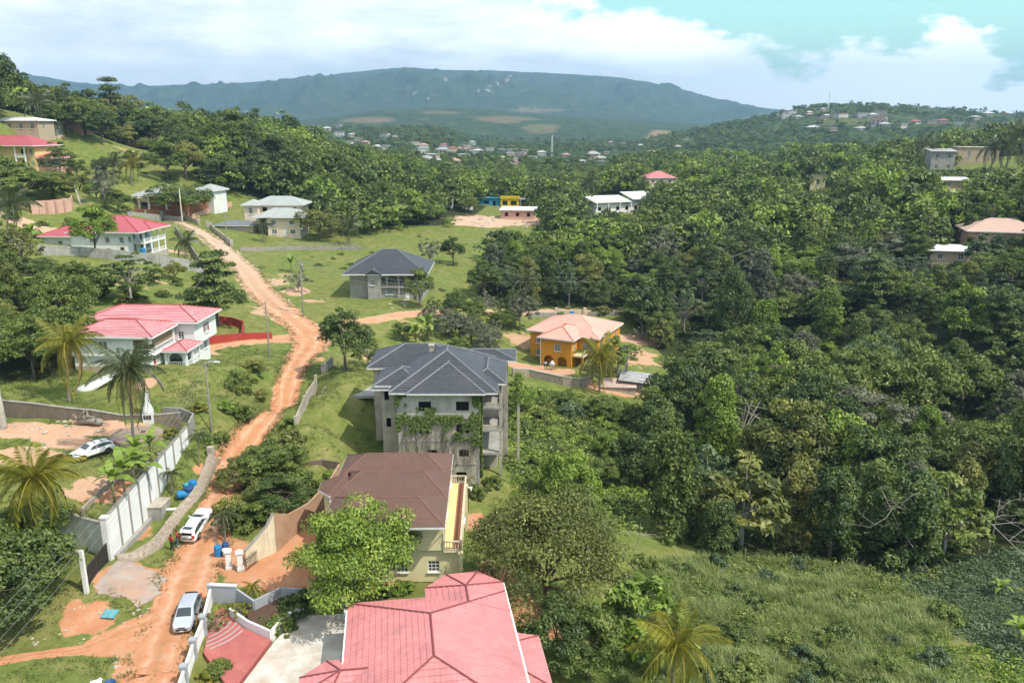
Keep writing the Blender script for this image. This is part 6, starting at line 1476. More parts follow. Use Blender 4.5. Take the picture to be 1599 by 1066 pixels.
GT = [blade_template(520 + i, 34, 1.0, .32, .019, .75) for i in range(4)]
CLT = [clump_template(540 + i, .9, .45, 60, .14, .9) for i in range(3)]; pts = region_points(CLEARING, 3600, 612, .25, 1.35); k = fbm(pts[:, 0] / 5, pts[:, 1] / 5, 71, 3); merge('low_vines', pts[k > .5], CLT, L_LIGHT, 20, label='low bright vines creeping over the clearing'); merge('low_vines', pts[k <= .5], CLT, L_MID, 21, label='low mid green vines creeping over the clearing')
pts = region_points(CLEARING, 9000, 607, .2, 1.1); merge('tall_grass', pts, GT, L_DRYGRASS, 18, label='tall pale grass filling the clearing at the bottom')
LAWN = [(-60,48),(-25,46),(-18,70),(8,66),(12,95),(-2,130),(-20,140),(-60,140),(-70,110)]
LT = [blade_template(530 + i, 16, .20, .22, .022, .7) for i in range(3)]
def lawn_ok(x, y): return ~((x > -18.5) & (x < 3) & (y > 45) & (y < 126)) & ~((x > -30) & (x < -15) & (y < 66)) & (seg_dist(x, y, MAIN_ROAD) > 1.1) & (fbm(x / 4, y / 4, 66, 3) > .36)
pts = region_points(LAWN, 16000, 608, .7, 1.5, lawn_ok); merge('short_grass', pts, LT, L_GRASS, 19, label='short green grass of the lawns and verges')
VP = []
for p_ in smooth_path([Vector(q) for q in MAIN_ROAD[1:]], 14):
    for sd in (-1, 1):
        if rng.random() < (.12 if p_.y < 84 else .55): a_ = rng.random() * 6.28; VP.append((p_.x + sd * p_.z * rng.uniform(.86, 1.35), p_.y + math.sin(a_) * .6))
VP = np.array(VP); zz = H(VP[:, 0], VP[:, 1]); keep = zz < 40
merge('verge_grass', np.column_stack([VP, zz, np.random.default_rng(3).uniform(.7, 2.0, len(VP)), np.random.default_rng(4).uniform(.6, 1.5, len(VP))]), LT, L_GRASS, 22, label='ragged grass tufts along the dirt road verges')
# creepers on the unfinished building
def ivy():
    g = np.random.default_rng(9); C = []; N = []
    def stripe(x0, x1, z0, z1, n, face, dens=None):
        xs = x0 + (x1 - x0) * g.random(n); zs = z0 + (z1 - z0) * g.random(n)
        k = fbm(xs * .9, zs * .9, 33, 3) > (.42 if dens is None else dens); xs, zs = xs[k], zs[k]; m = len(xs); o = .05 + .25 * g.random(m) ** 2
        for a, b, q in zip(xs, zs, o): C.append((a, 96.92 - q, b) if face == 'f' else (-3.98 + q, a, b)); N.append((0, -1, .5) if face == 'f' else (1, 0, .5))
    stripe(-14.2, -4.0, 5.9, 7.0, 2600, 'f', .28); stripe(-14.4, -13.0, 5.0, 9.9, 1300, 'f', .4); stripe(-4.9, -3.9, 3.0, 9.9, 1000, 'f', .38); stripe(-11.8, -9.4, 6.2, 8.0, 700, 'f', .35); stripe(-13.2, -10, 4.6, 6.2, 900, 'f', .45); stripe(-8.5, -4.4, 3.8, 6.0, 1100, 'f', .5)
    stripe(97.0, 98.6, -1.5, 9.8, 3200, 's', .25)
    V, F = quads(np.array(C), np.array(N) + g.normal(size=(len(C), 3)) * .4, .09 + .1 * g.random(len(C)), .07 + .06 * g.random(len(C)), g)
    t = thing('ivy', 'green creeper hanging in a band across the unfinished concrete building', 'creeper', (-9, 96.9, -2)); me = np_mesh('leaves', V - np.array([-9, 96.9, -2]), F, L_MID, np.repeat(np.clip(.3 + .5 * g.random(len(C)), 0, 1), 4)); o = inst(me, 'leaves', t)
    b = MB(); r = random.Random(4)
    for k in range(95):
        x = r.uniform(-14, -4.2); z = r.uniform(3.5, 6.3); pts = [(x + 9, -.03, z + 2)]
        for s in range(7): z -= r.uniform(.3, 1.0); x += r.uniform(-.3, .3); pts.append((x + 9, -.03 - .04 * r.random(), max(z, -1.8) + 2))
        b.tube(pts, .018, 3, False)
    b.obj('stems', pmat('vine_stem', (.16, .125, .085), (.11, .085, .06), 3, .95, .2), t, uv=False)
    # bright creeper on the corner post at the right
    C = []; 
    for k in range(900):
        z = g.uniform(4.2, 8.6); C.append((.9 + g.normal() * .35, 109.5 + g.normal() * .3, z))
    C = np.array(C); V, F = quads(C, g.normal(size=C.shape) + [0, -.4, .6], np.full(len(C), .16), np.full(len(C), .09), g)
    p = thing('vine_post', 'concrete post wrapped in bright green vine right of the unfinished building', 'post', (.9, 109.5, -4)); inst(np_mesh('leaves', V - np.array([.9, 109.5, -4]), F, L_LIGHT, np.repeat(g.random(len(C)), 4)), 'leaves', p)
    b = MB(); b.rbox((0, 0, -2), (.35, .35, 14)); b.obj('post', MATS['concrete_pale'], p)
ivy()
# ------------------------------------------------------------------ walls, gates, poles and small things
def wall_path(name, label, pts, mat, w=.2, cap=None, cat='wall', piers=None, pierh=.25, pierw=.34, sink=1.2, step=2.5, group=None):
    """free-standing wall: pts = (x, y, top z); bottom follows the ground"""
    p0 = pts[0]; t = thing(name, label, cat, (p0[0], p0[1], hz(p0[0], p0[1])), 0, group); ox, oy, oz = t.location
    b = MB(); c = MB()
    for a, q in zip(pts[:-1], pts[1:]):
        L = math.hypot(q[0]-a[0], q[1]-a[1]); n = max(1, int(L / step))
        for i in range(n):
            f0, f1 = i / n, (i + 1) / n; A = [a[k] + (q[k] - a[k]) * f0 for k in range(3)]; B = [a[k] + (q[k] - a[k]) * f1 for k in range(3)]
            b.seg((A[0]-ox, A[1]-oy), (B[0]-ox, B[1]-oy), w, hz(A[0], A[1]) - sink - oz, A[2] - oz, hz(B[0], B[1]) - sink - oz, B[2] - oz)
            if cap: c.seg((A[0]-ox, A[1]-oy), (B[0]-ox, B[1]-oy), w + .1, A[2] - oz + .003, A[2] - oz + .09, B[2] - oz + .003, B[2] - oz + .09)
    b.obj('wall', mat, t)
    if cap: c.obj('coping', cap, t)
    if piers:
        for p in piers:
            z0 = hz(p[0], p[1]); g = MB(); g.rbox((0, 0, z0 - 1 - oz), (pierw, pierw, p[2] + pierh - z0 + 1)); g.obj('pier', mat if cap is None else cap, t, loc=(p[0]-ox, p[1]-oy, 0))
    return t
def gtop(uv, h):  # ground pixel + height -> wall point
    g = ghit(*uv); return (g.x, g.y, g.z + h)
ST = pmat('stone', (.36, .30, .235), (.22, .18, .14), 3.2, .95, .8, 4, dirt=(.16, .13, .10), dscale=1.2)
BLK = pmat('block_wall', (.30, .275, .24), (.22, .2, .175), 1.4, .95, .4, 5, dirt=(.13, .12, .1)); BROWNW = pmat('wall_brown', (.20, .155, .115), (.145, .115, .085), 1.2, .95, .4, 5, dirt=(.09, .08, .065))
GREYP = pmat('paint_grey', (.34, .35, .37), (.29, .3, .32), .6, .7, .1)
# big white wall with pilasters and razor wire
def white_wall():
    A, B = (-39.2, 73.2), (-39.5, 95.0); n = 9
    pts = [(A[0] + (B[0]-A[0]) * i / n, A[1] + (B[1]-A[1]) * i / n, 5.1 + 1.1 * i / n) for i in range(n + 1)]
    t = wall_path('boundary_wall', 'tall white boundary wall with dark pilasters and razor wire beside the road', pts, WHITE, .22, BLK, sink=1.5)
    ox, oy, oz = t.location
    for p in pts:
        b = MB(); z0 = hz(p[0] + .6, p[1]); b.rbox((.13, 0, z0 - oz - .4), (.12, .26, p[2] - z0 + .45)); b.obj('pilaster', BLK, t, loc=(p[0]-ox, p[1]-oy, 0))
    w = MB(); m = 420
    co = [(pts[0][0]-ox + (B[0]-A[0]) * k / m + .22 * math.cos(k * .75), (B[1]-A[1]) * k / m, 5.1 + 1.1 * k / m - oz + .42 + .22 * math.sin(k * .75)) for k in range(m)]
    w.tube(co, .016, 3, False); w.obj('razor_wire', MATS['metal_grey'], t, uv=False)
    l = MB(); l.seg((.25, .4), (.2, 9), .5, hz(-38.8, 74) - oz - .6, hz(-38.8, 74) - oz + .28, hz(-38.8, 82) - oz - .6, hz(-38.8, 82) - oz + .28); l.obj('footing', MATS['concrete'], t)
    g = MB(); g.rbox((0, 0, -.8), (.6, .6, 5.6)); g.rbox((0, 0, 4.8), (.72, .72, .14)); o = thing('gate_pillar', 'stained white pillar where the tall white wall meets the dark gate', 'pillar', (-39.1, 72.85, .5)); g.obj('pillar', WHITE2, o)
    wall_path('retaining_wall', 'white retaining wall of the yard running left from the gate pillar', [(-39.4, 73.2, 4.5), (-42.0, 74.5, 4.4), (-45.5, 76.2, 4.6)], WHITE2, .25, BLK)
    wall_path('yard_wall', 'low brown block wall on the upper edge of the sunken lawn', [(-42.1, 74.6, 5.4), (-41.9, 79.8, 6.0), (-41.2, 82.0, 6.2)], ST, .25, None)
white_wall()
def iron_gate():
    t = thing('iron_gate', 'dark iron lattice gate between white post and gate pillar', 'gate', (-38.6, 67.2, .5), math.atan2(72.4 - 67.2, -39.0 + 38.6))
    M = pmat('iron_dark', (.05, .045, .04), (.035, .03, .028), 3, .6, .1); b = MB(); L = 5.2; H_ = 2.4
    b.box(0, L, -.03, .03, .1, .18); b.box(0, L, -.03, .03, H_ - .08, H_); b.box(0, L, -.025, .025, 1.2, 1.26)
    for i in range(3): b.box(i * L / 2 - .03, i * L / 2 + .03, -.032, .032, .1, H_)
    b.obj('gate_frame', M, t); c = MB()
    for i in range(40): x = .05 + i * (L - .1) / 39; c.box(x - .03, x + .03, -.03, .03, .18, H_ - .08)
    c.obj('bars', M, t)
    p = thing('gate_post', 'slim tall white post with a bracket at the driveway gate', 'post', (-38.4, 66.9, .4), 0); g = MB(); g.rbox((0, 0, -.8), (.34, .34, 5.5)); g.obj('post', WHITE2, p); g = MB(); g.rbox((-.5, 0, 4.55), (1.2, .2, .16)); g.rbox((-.9, 0, 4.4), (.16, .16, .16)); g.obj('bracket', MATS['concrete_pale'], p)
iron_gate()
# low curved stone wall along the road
def stone_wall():
    px = [(185,874),(203,874),(220,868),(238,858),(252,842),(262,829),(273,814),(283,801),(295,789),(305,777),(312,762),(319,745),(325,730),(330,716)]
    P = smooth_path([Vector((*gtop(q, 0)[:2], 0)) for q in px], 4); t = thing('stone_wall', 'low curved rough stone retaining wall beside the lawn strip', 'wall', (P[0].x, P[0].y, hz(P[0].x, P[0].y)))
    ox, oy, oz = t.location; b = MB(); rings = []
    for i, p in enumerate(P):
        d = (P[min(i+1, len(P)-1)] - P[max(i-1, 0)]).normalized(); n = Vector((d.y, -d.x, 0)); z = hz(p.x, p.y); h = .55 + .35 * min(1, i / 10)
        rings.append([(p.x - ox + n.x * o + rng.uniform(-.04, .04), p.y - oy + n.y * o, z - oz + k) for o, k in ((.75, -.5), (.55, .25 * h), (.25, h * .8), (.1, h), (-.22, h + .02), (-.28, -.4))])
    b.loft(rings); b.obj('wall', ST, t, False)
    g = MB(); g.rbox((P[-1].x - ox, P[-1].y - oy, -.3 + hz(P[-1].x, P[-1].y) - oz), (.7, .7, 1.9)); g.obj('end_pier', MATS['concrete_pale'], t)
stone_wall()
# concrete apron before the gate, courtyard, red paving
CONCRETE_APRON = pmat('apron', (.36, .30, .26), (.28, .22, .185), .7, .95, .4, 6, dirt=(.40, .24, .16), dscale=.3, dlo=.45, dhi=.65)
def drape(name, outline_px, mat, lift=.06, n=14, kind='structure'):
    g = [ghit(*q) for q in outline_px]; P = [(p.x, p.y) for p in g]; c = (sum(p[0] for p in P) / len(P), sum(p[1] for p in P) / len(P)); b = MB(); rings = []
    Q = []
    for a, q in zip(P, P[1:] + P[:1]): Q += [(a[0] + (q[0]-a[0]) * k / 6, a[1] + (q[1]-a[1]) * k / 6) for k in range(6)]
    for i in range(n + 1):
        f = i / n; rings.append([(c[0] + (x - c[0]) * (f + .001), c[1] + (y - c[1]) * (f + .001)) for x, y in Q])
    A = np.array([p for r in rings for p in r]); z = H(A[:, 0], A[:, 1]) + lift + (fbm(A[:, 0] / 2.2, A[:, 1] / 2.2, 5, 3) - .5) * .28
    m = len(Q); jt = (fbm(A[:, 0] / .7, A[:, 1] / .7, 41, 3) - .5) * np.repeat(np.arange(n + 1) / n, m) * 1.6; cc = np.array(c); A = A + (A - cc) / np.maximum(np.linalg.norm(A - cc, axis=1, keepdims=True), .1) * jt[:, None]; z = H(A[:, 0], A[:, 1]) + lift + (fbm(A[:, 0] / 2.2, A[:, 1] / 2.2, 5, 3) - .5) * .28; F = [(i*m+k, i*m+(k+1) % m, (i+1)*m+(k+1) % m, (i+1)*m+k) for i in range(n) for k in range(m)]
    b.add(np.column_stack([A, z]).tolist(), F); o = b.obj(name, mat, None, True); o['kind'] = kind; return o
drape('driveway_apron', [(150,918),(178,880),(205,878),(240,893),(262,905),(250,925),(215,945),(190,935)], CONCRETE_APRON, .05)
def front_yard():
    Z = -.32
    def pz(u, v): p = atz(u, v, Z); return (p.x, p.y)
    c = [pz(362,1090), pz(430,1000), pz(470,962), pz(548,958), pz(560,1010), pz(560,1090)]; b = MB(); b.prism(c, -1.5, Z + .06)
    struct(b.obj('courtyard', pmat('courtyard_concrete', (.56, .54, .49), (.42, .39, .34), .7, .9, .3, 6, dirt=(.38, .27, .19), dscale=.55, dlo=.42, dhi=.7), None))
    r = [pz(318,1020), pz(330,962), pz(352,945), pz(378,980), pz(424,1000), pz(362,1082)]; b = MB(); b.prism(r, -1.5, Z + .10); pv = struct(b.obj('red_paving', pmat('red_paving', (.40, .12, .105), (.33, .10, .09), .8, .8, .15, 8, dirt=(.5, .22, .17)), None))
    cx, cy = pz(300, 968); gm = pmat('paving_band', (.36, .34, .335), (.3, .28, .28), 1, .85, .2)
    for k, rad in enumerate((3.0, 3.55, 4.1, 4.65, 5.2)):
        b = MB(); pts = [(cx + rad * math.cos(a), cy + rad * math.sin(a)) for a in [R(-62 + 4 * i + k * 2) for i in range(15)]]
        pts = [p for p in pts if bool(in_poly(np.array([p[0]]), np.array([p[1]]), r)[0])]
        for a, q in zip(pts[:-1], pts[1:]): b.seg(a, q, .14, Z + .10, Z + .112)
        if b.f: o = b.obj('curved_band', gm, pv)
    # planter
    t = thing('planter', 'white concrete planter wall around shrubs above the courtyard', 'planter', (*pz(428, 998), Z)); ox, oy, oz = t.location; b = MB()
    for a, q in ((pz(388,982), pz(424,998)), (pz(424,998), pz(446,972)), (pz(446,972), pz(474,958)), (pz(388,982), pz(360,962))): b.seg((a[0]-ox, a[1]-oy), (q[0]-ox, q[1]-oy), .2, -.4, .85)
    b.obj('planter_wall', WHITE, t); s = MB(); s.prism([(p[0]-ox, p[1]-oy) for p in (pz(390,982), pz(424,996), pz(446,970), pz(472,958), pz(440,940), pz(380,945))], -.3, .6); s.obj('soil', pmat('soil', (.1, .06, .04), (.07, .04, .03), 2, .95, .4), t)
    # white garden wall with posts and pierced panels
    t = thing('garden_wall', 'white pierced garden wall with square grey posts along the road', 'wall', (*pz(330, 940), 0)); ox, oy, oz = t.location
    Wp = [ghit(u, v) for u, v in ((331,940), (319,990), (304,1028), (290,1070), (276,1112))]
    for i, p in enumerate(Wp):
        g = MB(); z = hz(p.x, p.y); g.rbox((0, 0, -.8), (.42, .42, 2.5)); g.rbox((0, 0, 1.7), (.56, .56, .18)); g.obj('post', GREYP, t, loc=(p.x-ox, p.y-oy, z-oz))
    for a, q in zip(Wp[:-1], Wp[1:]):
        b = MB(); b.seg((a.x-ox, a.y-oy), (q.x-ox, q.y-oy), .16, a.z-oz-.6, a.z-oz+.5, q.z-oz-.6, q.z-oz+.5); b.seg((a.x-ox, a.y-oy), (q.x-ox, q.y-oy), .2, a.z-oz+1.3, a.z-oz+1.5, q.z-oz+1.3, q.z-oz+1.5); L = (q - a).length; n = int(L / .42)
        for k in range(1, n): c = a + (q - a) * (k / n); b.rbox((c.x-ox, c.y-oy, c.z-oz+.5), (.13, .2, .8), math.atan2(q.y-a.y, q.x-a.x))
        b.obj('panel', WHITE, t)
    a, q = Wp[0], ghit(372, 942); m = MB(); t2 = thing('compound_wall', 'grey painted block wall panel with white coping behind the garden palm', 'wall', (a.x, a.y, a.z)); m.seg((.2, 0), (q.x-a.x, q.y-a.y), .18, -.6, 1.75); m.obj('wall', GREYP, t2); m = MB(); m.seg((0, 0), (q.x-a.x, q.y-a.y), .3, 1.752, 1.9); m.obj('coping', WHITE, t2)
    q2 = ghit(398, 958); wall_path('compound_wall', 'grey wall stepping down behind the yellow croton', [(q.x, q.y, a.z + 1.5), (q2.x, q2.y, a.z + 1.3), (*pz(440, 940), 1.2), (*pz(545, 945), 1.1)], GREYP, .18)
front_yard()
# cream wall along the driveway
E = gtop
wall_path('cream_wall', 'stained cream wall rising along the orange driveway', [E((384,882),1.5), E((405,872),2.4), E((420,866),3.2), E((431,860),4.1)], pmat('cream_stained', (.62, .55, .40), (.52, .45, .32), .8, .9, .2, 5, dirt=(.22, .18, .13), dlo=.48, dhi=.75), .24, BLK)
_e = E((431,860),4.1); wall_path('retaining_wall', 'brown earth stained wall turning back behind the tall cream wall', [_e, (_e[0] + .9, _e[1] + 2.2, 3.2), (_e[0] + 2.0, _e[1] + 6.0, 2.6), (_e[0] + 3.0, _e[1] + 11.0, 2.6), (_e[0] + 3.4, _e[1] + 15.5, 3.0)], pmat('wall_earthy', (.40, .26, .17), (.3, .19, .125), .8, .95, .3, 5, dirt=(.3, .13, .07)), .24)
wall_path('block_wall', 'dark mossy block wall above the driveway end', [(_e[0] + 3.4, _e[1] + 15.7, 3.2), (_e[0] + 1.2, _e[1] + 16.4, 3.2), (_e[0] - .6, _e[1] + 16.2, 3.0)], BROWNW, .24)
def gate_pillars():
    for (u, v, lb) in ((358, 887, 'ornate white gate pillar nearest the blue drums'), (376, 889, 'ornate white gate pillar beside the folded black gate')):
        g = ghit(u, v); t = thing('gate_pillar', lb, 'pillar', g, .3); b = MB(); b.rbox((0, 0, -.5), (.5, .5, 2.3)); b.rbox((0, 0, 0), (.64, .64, .3)); b.obj('shaft', WHITE2, t); c = MB(); c.rbox((0, 0, 1.8), (.7, .7, .14)); c.lathe([(.3, 1.94), (.2, 2.05), (.06, 2.2)], (0, 0, 0), 10); c.obj('capital', WHITE2, t)
    g = ghit(384, 892); t = thing('iron_gate', 'black iron gate folded open at the driveway mouth', 'gate', g, R(70)); b = MB()
    for k in range(10): b.rbox((k * .2, 0, .05), (.03, .03, 1.5 - .05 * abs(k - 5)))
    b.box(0, 1.8, -.02, .02, .15, .21); b.box(0, 1.8, -.02, .02, 1.15, 1.21); b.obj('bars', MATS['iron_dark'], t)
gate_pillars()
# concrete panel wall left of the grassy plot, gate posts
wall_path('panel_wall', 'pale concrete panel wall with posts on the grassy bank beside the road', [E((462,668),1.5), E((470,652),1.7), E((481,630),1.9), E((493,612),2.0)], MATS['concrete_pale'], .16, None, piers=[E((462,668),1.5), E((476,640),1.8), E((494,610),2.3)])
wall_path('garden_wall', 'short grey wall with gate pier above the carport', [E((505,583),1.4), E((512,578),1.6), E((520,572),1.7)], BLK, .18, None, piers=[E((505,583),1.4)], pierw=.6)
# walls of the left hill
wall_path('yard_wall', 'long brown block wall behind the left yard', [(-66, 96.5, 9.4), (-58, 95.5, 9.0), (-53.5, 95.2, 8.5), (-50.6, 95.0, 8.3), (-47.2, 95.2, 7.6), (-44.0, 96, 7.3), (-41, 97.2, 7.2)], BROWNW, .3, BLK)
wall_path('yard_wall', 'short grey block wall at the far end of the razor wire wall', [(-44.0, 99.2, 7.3), (-41.6, 99.0, 7.2), (-39.8, 98.2, 6.8), (-39.6, 96, 6.4)], BLK, .22, None)
wall_path('red_wall', 'low dark red garden wall along the drive of the striped roof house', [E((318,540),1.5), E((345,535),1.4), E((378,531),1.3), E((425,529),1.2)], MATS['red_paint'], .2, None)
wall_path('red_wall', 'dark red wall running back up the slope from the drive', [E((379,531),1.6), E((381,516),1.8), E((363,508),1.5), E((343,505),1.4)], MATS['red_paint'], .2, None)
wall_path('retaining_wall', 'long grey concrete retaining wall below the red roof house', [E((60,398),2.2), E((130,400),2.0), E((190,408),2.4), E((250,416),2.6), E((319,427),2.7)], MATS['concrete'], .3, None)
wall_path('roadside_wall', 'grey garden wall stepping down beside the upper road', [E((319,427),2.0), E((308,407),1.8), E((298,392),1.7), E((283,374),1.8), E((274,362),1.8)], BLK, .25, None)
wall_path('roadside_wall', 'pale garden wall of the peach house along the upper road', [E((362,386),1.9), E((352,376),1.6), E((338,365),1.5), E((329,357),1.6)], MATS['concrete_pale'], .25, None, piers=[E((362,386),1.9), E((329,357),1.8), E((324,354),1.8)], pierw=.7)
wall_path('roadside_wall', 'pale fence wall with two posts between brick house gate and peach house', [E((311,352),1.6), E((298,346),1.5), E((287,342),1.5)], MATS['concrete_pale'], .22, None, piers=[E((311,352),2.0), E((287,342),2.0)], pierw=.6)
wall_path('garden_wall', 'pink garden wall climbing between brick house and peach house', [E((300,342),1.6), E((318,336),1.6), E((340,327),1.6), E((362,322),1.6)], MATS['plaster_pink'], .25, None)
wall_path('front_wall', 'grey low wall with gate posts before the brick orange house', [E((200,338),1.4), E((228,340),1.4), E((256,343),1.4), E((284,345),1.4)], MATS['concrete'], .22, None, piers=[E((229,340),2.4), E((254,343),2.4)], pierw=.8)
wall_path('garden_wall', 'buttressed pink wall on the slope below the yellow house', [E((50,334),3.4), E((80,334),3.6), E((112,330),3.6), E((114,322),3.0)], MATS['plaster_pink'], .3, None, piers=[E((62,334),3.2), E((76,335),3.3), E((90,334),3.3), E((103,332),3.3)], pierw=.5)
wall_path('field_wall', 'long low wall along the far side of the grass field', [E((375,392),1.0), E((430,391),1.0), E((480,390),1.0), E((530,390),1.0), E((565,391),1.0)], BLK, .25, None)
def wire_fence():
    a, q = ghit(440, 386), ghit(560, 388); t = thing('wire_fence', 'thin wire fence with white posts below the peach house', 'fence', a); n = 14; b = MB()
    for i in range(n + 1):
        p = a + (q - a) * (i / n); z = hz(p.x, p.y); g = MB(); g.rbox((0, 0, -.3), (.11, .11, 1.8)); g.obj('post', MATS['concrete'], t, loc=(p.x - a.x, p.y - a.y, z - a.z))
    for h in (.5, 1.0, 1.5): b.tube([(0, 0, h), ((q-a).x / 2, (q-a).y / 2, h + hz(*((a + q) / 2).xy) - a.z), ((q-a).x, (q-a).y, h + q.z - a.z)], .03, 4, False)
    b.obj('wire', MATS['metal_grey'], t, uv=False)
wire_fence()
wall_path('retaining_wall', 'curved grey stone retaining wall under the orange house patio', [E((800,588),1.6), E((826,588),1.5), E((850,594),1.6), E((878,601),1.7), E((905,604),1.6), E((925,598),1.4)], ST, .4, MATS['concrete'])
wall_path('road_wall', 'low dark wall along the road behind the orange house', [E((828,494),1.0), E((866,494),1.0)], BLK, .2, None); wall_path('road_wall', 'low dark wall right of the orange gate behind the house', [E((917,493),1.0), E((960,493),1.0), E((988,492),1.0)], BLK, .2, None)
wall_path('gate_wall', 'pale orange gate wall behind the orange house roof', [E((869,493),1.6), E((892,493),1.5), E((912,493),1.6)], pmat('gate_cream', (.6, .47, .34), (.5, .38, .27), 1, .8, .1), .2, None, piers=[E((869,493),1.8), E((913,493),1.8)], pierw=.8)
# poles and their wires
WOODP = pmat('pole_wood', (.22, .20, .17), (.15, .135, .115), 4, .9, .3)
def pole(label, base, h, r=.13, lamp=False, arm=True, trafo=False, lean=(0, 0), mat=None, name='utility_pole'):
    t = thing(name, label, 'pole', base); b = MB(); b.tube([(0, 0, -.8), (0, 0, 0), (lean[0], lean[1], h)], [r * 1.15, r * 1.1, r * .75], 8); b.obj('shaft', mat or WOODP, t, True, uv=False)
    if arm:
        a = MB(); a.rbox((lean[0], lean[1], h - .5), (1.5, .1, .12), .5)
        for x in (-.65, -.2, .65): a.lathe([(.05, 0), (.06, .08), (.03, .16)], (lean[0] + x * .88, lean[1] + x * .48, h - .38), 6)
        a.obj('crossarm', WOODP, t)
    if lamp:
        l = MB(); l.tube([(0, 0, h - .2), (.6, -.15, h + .1), (1.3, -.3, h + .12)], .045, 6); l.rbox((1.6, -.36, h + .04), (.75, .26, .13), -.2); l.obj('street_light', M_FRAME, t)
    if trafo: l = MB(); l.lathe([(.2, 0), (.24, .1), (.24, .8), (.15, .9)], (.35, 0, h - 1.9), 10); l.obj('transformer', MATS['metal_grey'], t)
    return Vector(base) + Vector((lean[0], lean[1], h - .25))
def pole_px(label, bu, bv, tv, **k):
    g = ghit(bu, bv); d = ray(bu, tv); z = CAMH + d.z * g.y / d.y; return pole(label, g, z - g.z, **k)
p1 = pole_px('tall utility pole with a street light beside the lawn', 331, 676, 565, lamp=True)
p2 = pole_px('slim utility pole beside the red wall at the junction', 421, 558, 470, arm=False, r=.14)
p3 = pole_px('utility pole with transformer before the small grey house', 474, 494, 405, trafo=True, r=.17)
p4 = pole_px('pale utility pole at the bend near the brick house gate', 285, 348, 294, r=.24, arm=False, mat=MATS['concrete_pale']); p5 = pole_px('slim pole before the peach house garden', 355, 383, 334, r=.16)
p6 = pole_px('short white leaning pole on the green hillside', 125, 318, 290, r=.26, arm=False, mat=MATS['concrete_pale'], lean=(-1.0, 0))
p7 = pole_px('short concrete pole by the road behind the orange house', 1005, 484, 465, r=.3, arm=False, mat=MATS['concrete_pale']); p8 = pole_px('tall bare pole standing in the upper jungle', 1344, 470, 386, r=.35, mat=WOODP, lean=(1.0, 0)); 
p9 = pole_px('pole leaning by the left edge of the yard', 4, 668, 603, r=.5, arm=False, mat=BARK_PALE, name='dead_tree')  # a leaning tree trunk, put in with the pole builder
def lamp_post():
    g = ghit(731, 797); t = thing('lamp_post', 'thin garden lamp post with white bracket right of the balcony', 'lamp', g); b = MB(); b.tube([(0, 0, -.3), (0, 0, 3.0)], .05, 8); b.obj('post', MATS['iron_dark'], t); c = MB(); c.rbox((.1, 0, 3.0), (.9, .16, .1), .1); c.lathe([(.08, 2.6), (.14, 2.8), (.1, 3.0)], (.35, 0, 0), 8); c.obj('lamp_head', M_FRAME, t)
lamp_post()
WIREM = pmat('wire', (.22, .22, .22), (.16, .16, .16), 2, .6, 0)
def wire(label, a, b, sag, r=.014, group='overhead wires'):
    a, b = Vector(a), Vector(b); t = bpy.data.objects.new('overhead_wire', None); m = MB()
    m.tube([a + (b - a) * (i / 16) - Vector((0, 0, sag * 4 * (i / 16) * (1 - i / 16))) for i in range(17)], r, 5, False); o = m.obj('overhead_wire', WIREM, None, uv=False); bpy.data.objects.remove(t); tag(o, label, 'wire', group)
_d = atz(-60, 1015, 6.0)
for k, lb in enumerate(('uppermost', 'second', 'third', 'lowest')): wire(f'{lb} wire of the bundle from the lit pole to the bottom left corner', p1 + Vector((-.2 + .2 * k, 0, -.35 * k)), _d + Vector((.5 * k, -.4 * k, -.5 * k)), 1.2 + .2 * k)
wire('wire from the lit pole to the red wall pole', p1, p2, .8); wire('wire between red wall pole and transformer pole', p2, p3, .8)
_r = atz(700, 442, 9.5)
for k, lb in enumerate(('upper', 'middle', 'lower')): wire(f'{lb} wire crossing the front of the small grey house', p3 - Vector((0, 0, .7 * k)), _r - Vector((0, 0, .75 * k)), 1.0, .022)
wire('wire along the upper road between peach house and transformer pole', p5, p3, 1.2, .03); wire('wire above the upper road near the brick house', p4, p5, 1.0, .03)
_q = p8; wire('upper wire crossing the jungle trees', atz(760, 432, 6), p8, 2.5, .016); wire('lower wire crossing the jungle trees', atz(760, 440, 5.2), p8 - Vector((0, 0, .8)), 2.5, .016); wire('wire at the jungle right edge', p8, atz(1640, 440, 16), 2, .03)
# ---- water tanks, drums, boxes and the rest
BLUEP = pmat('plastic_blue', (.02, .19, .42), (.02, .15, .34), 1.2, .4, .05); BLUED = pmat('plastic_blue_dark', (.025, .075, .2), (.02, .06, .16), 1.2, .45, .05); TEAL = pmat('plastic_teal', (.05, .34, .42), (.04, .28, .36), 1.2, .45, .05); BLACKP = pmat('plastic_black', (.02, .02, .022), (.03, .03, .03), 2, .5, .05); WHITEP = pmat('plastic_white', (.7, .7, .68), (.6, .6, .58), 2, .5, .05)
def drum(name, label, loc, r, h, mat, lid=None, tilt=None, ribs=3, group=None, rz=0):
    t = thing(name, label, name.split('_')[-1], loc, rz, group); b = MB(); prof = [(r * .9, 0), (r, .04)]
    for k in range(ribs): z = h * (k + .5) / ribs; prof += [(r, z - .05), (r * 1.045, z), (r, z + .05)]
    prof += [(r, h - .05), (r * .93, h)]
    b.lathe(prof, (0, 0, 0), 18); o = b.obj('body', mat, t, True, uv=False); l = MB(); l.lathe([(r * .55, h), (r * .55, h + .05), (r * .2, h + .07)], (0, 0, 0), 14); l.obj('lid', lid or mat, t)
    if tilt: t.rotation_euler = tilt
    return t
g = ghit(283, 779); drum('water_drum', 'bright blue barrel lying on its side on the lawn strip', g + Vector((-.4, 0, .5)), .48, 1.3, BLUEP, tilt=(0, R(90), R(20)))
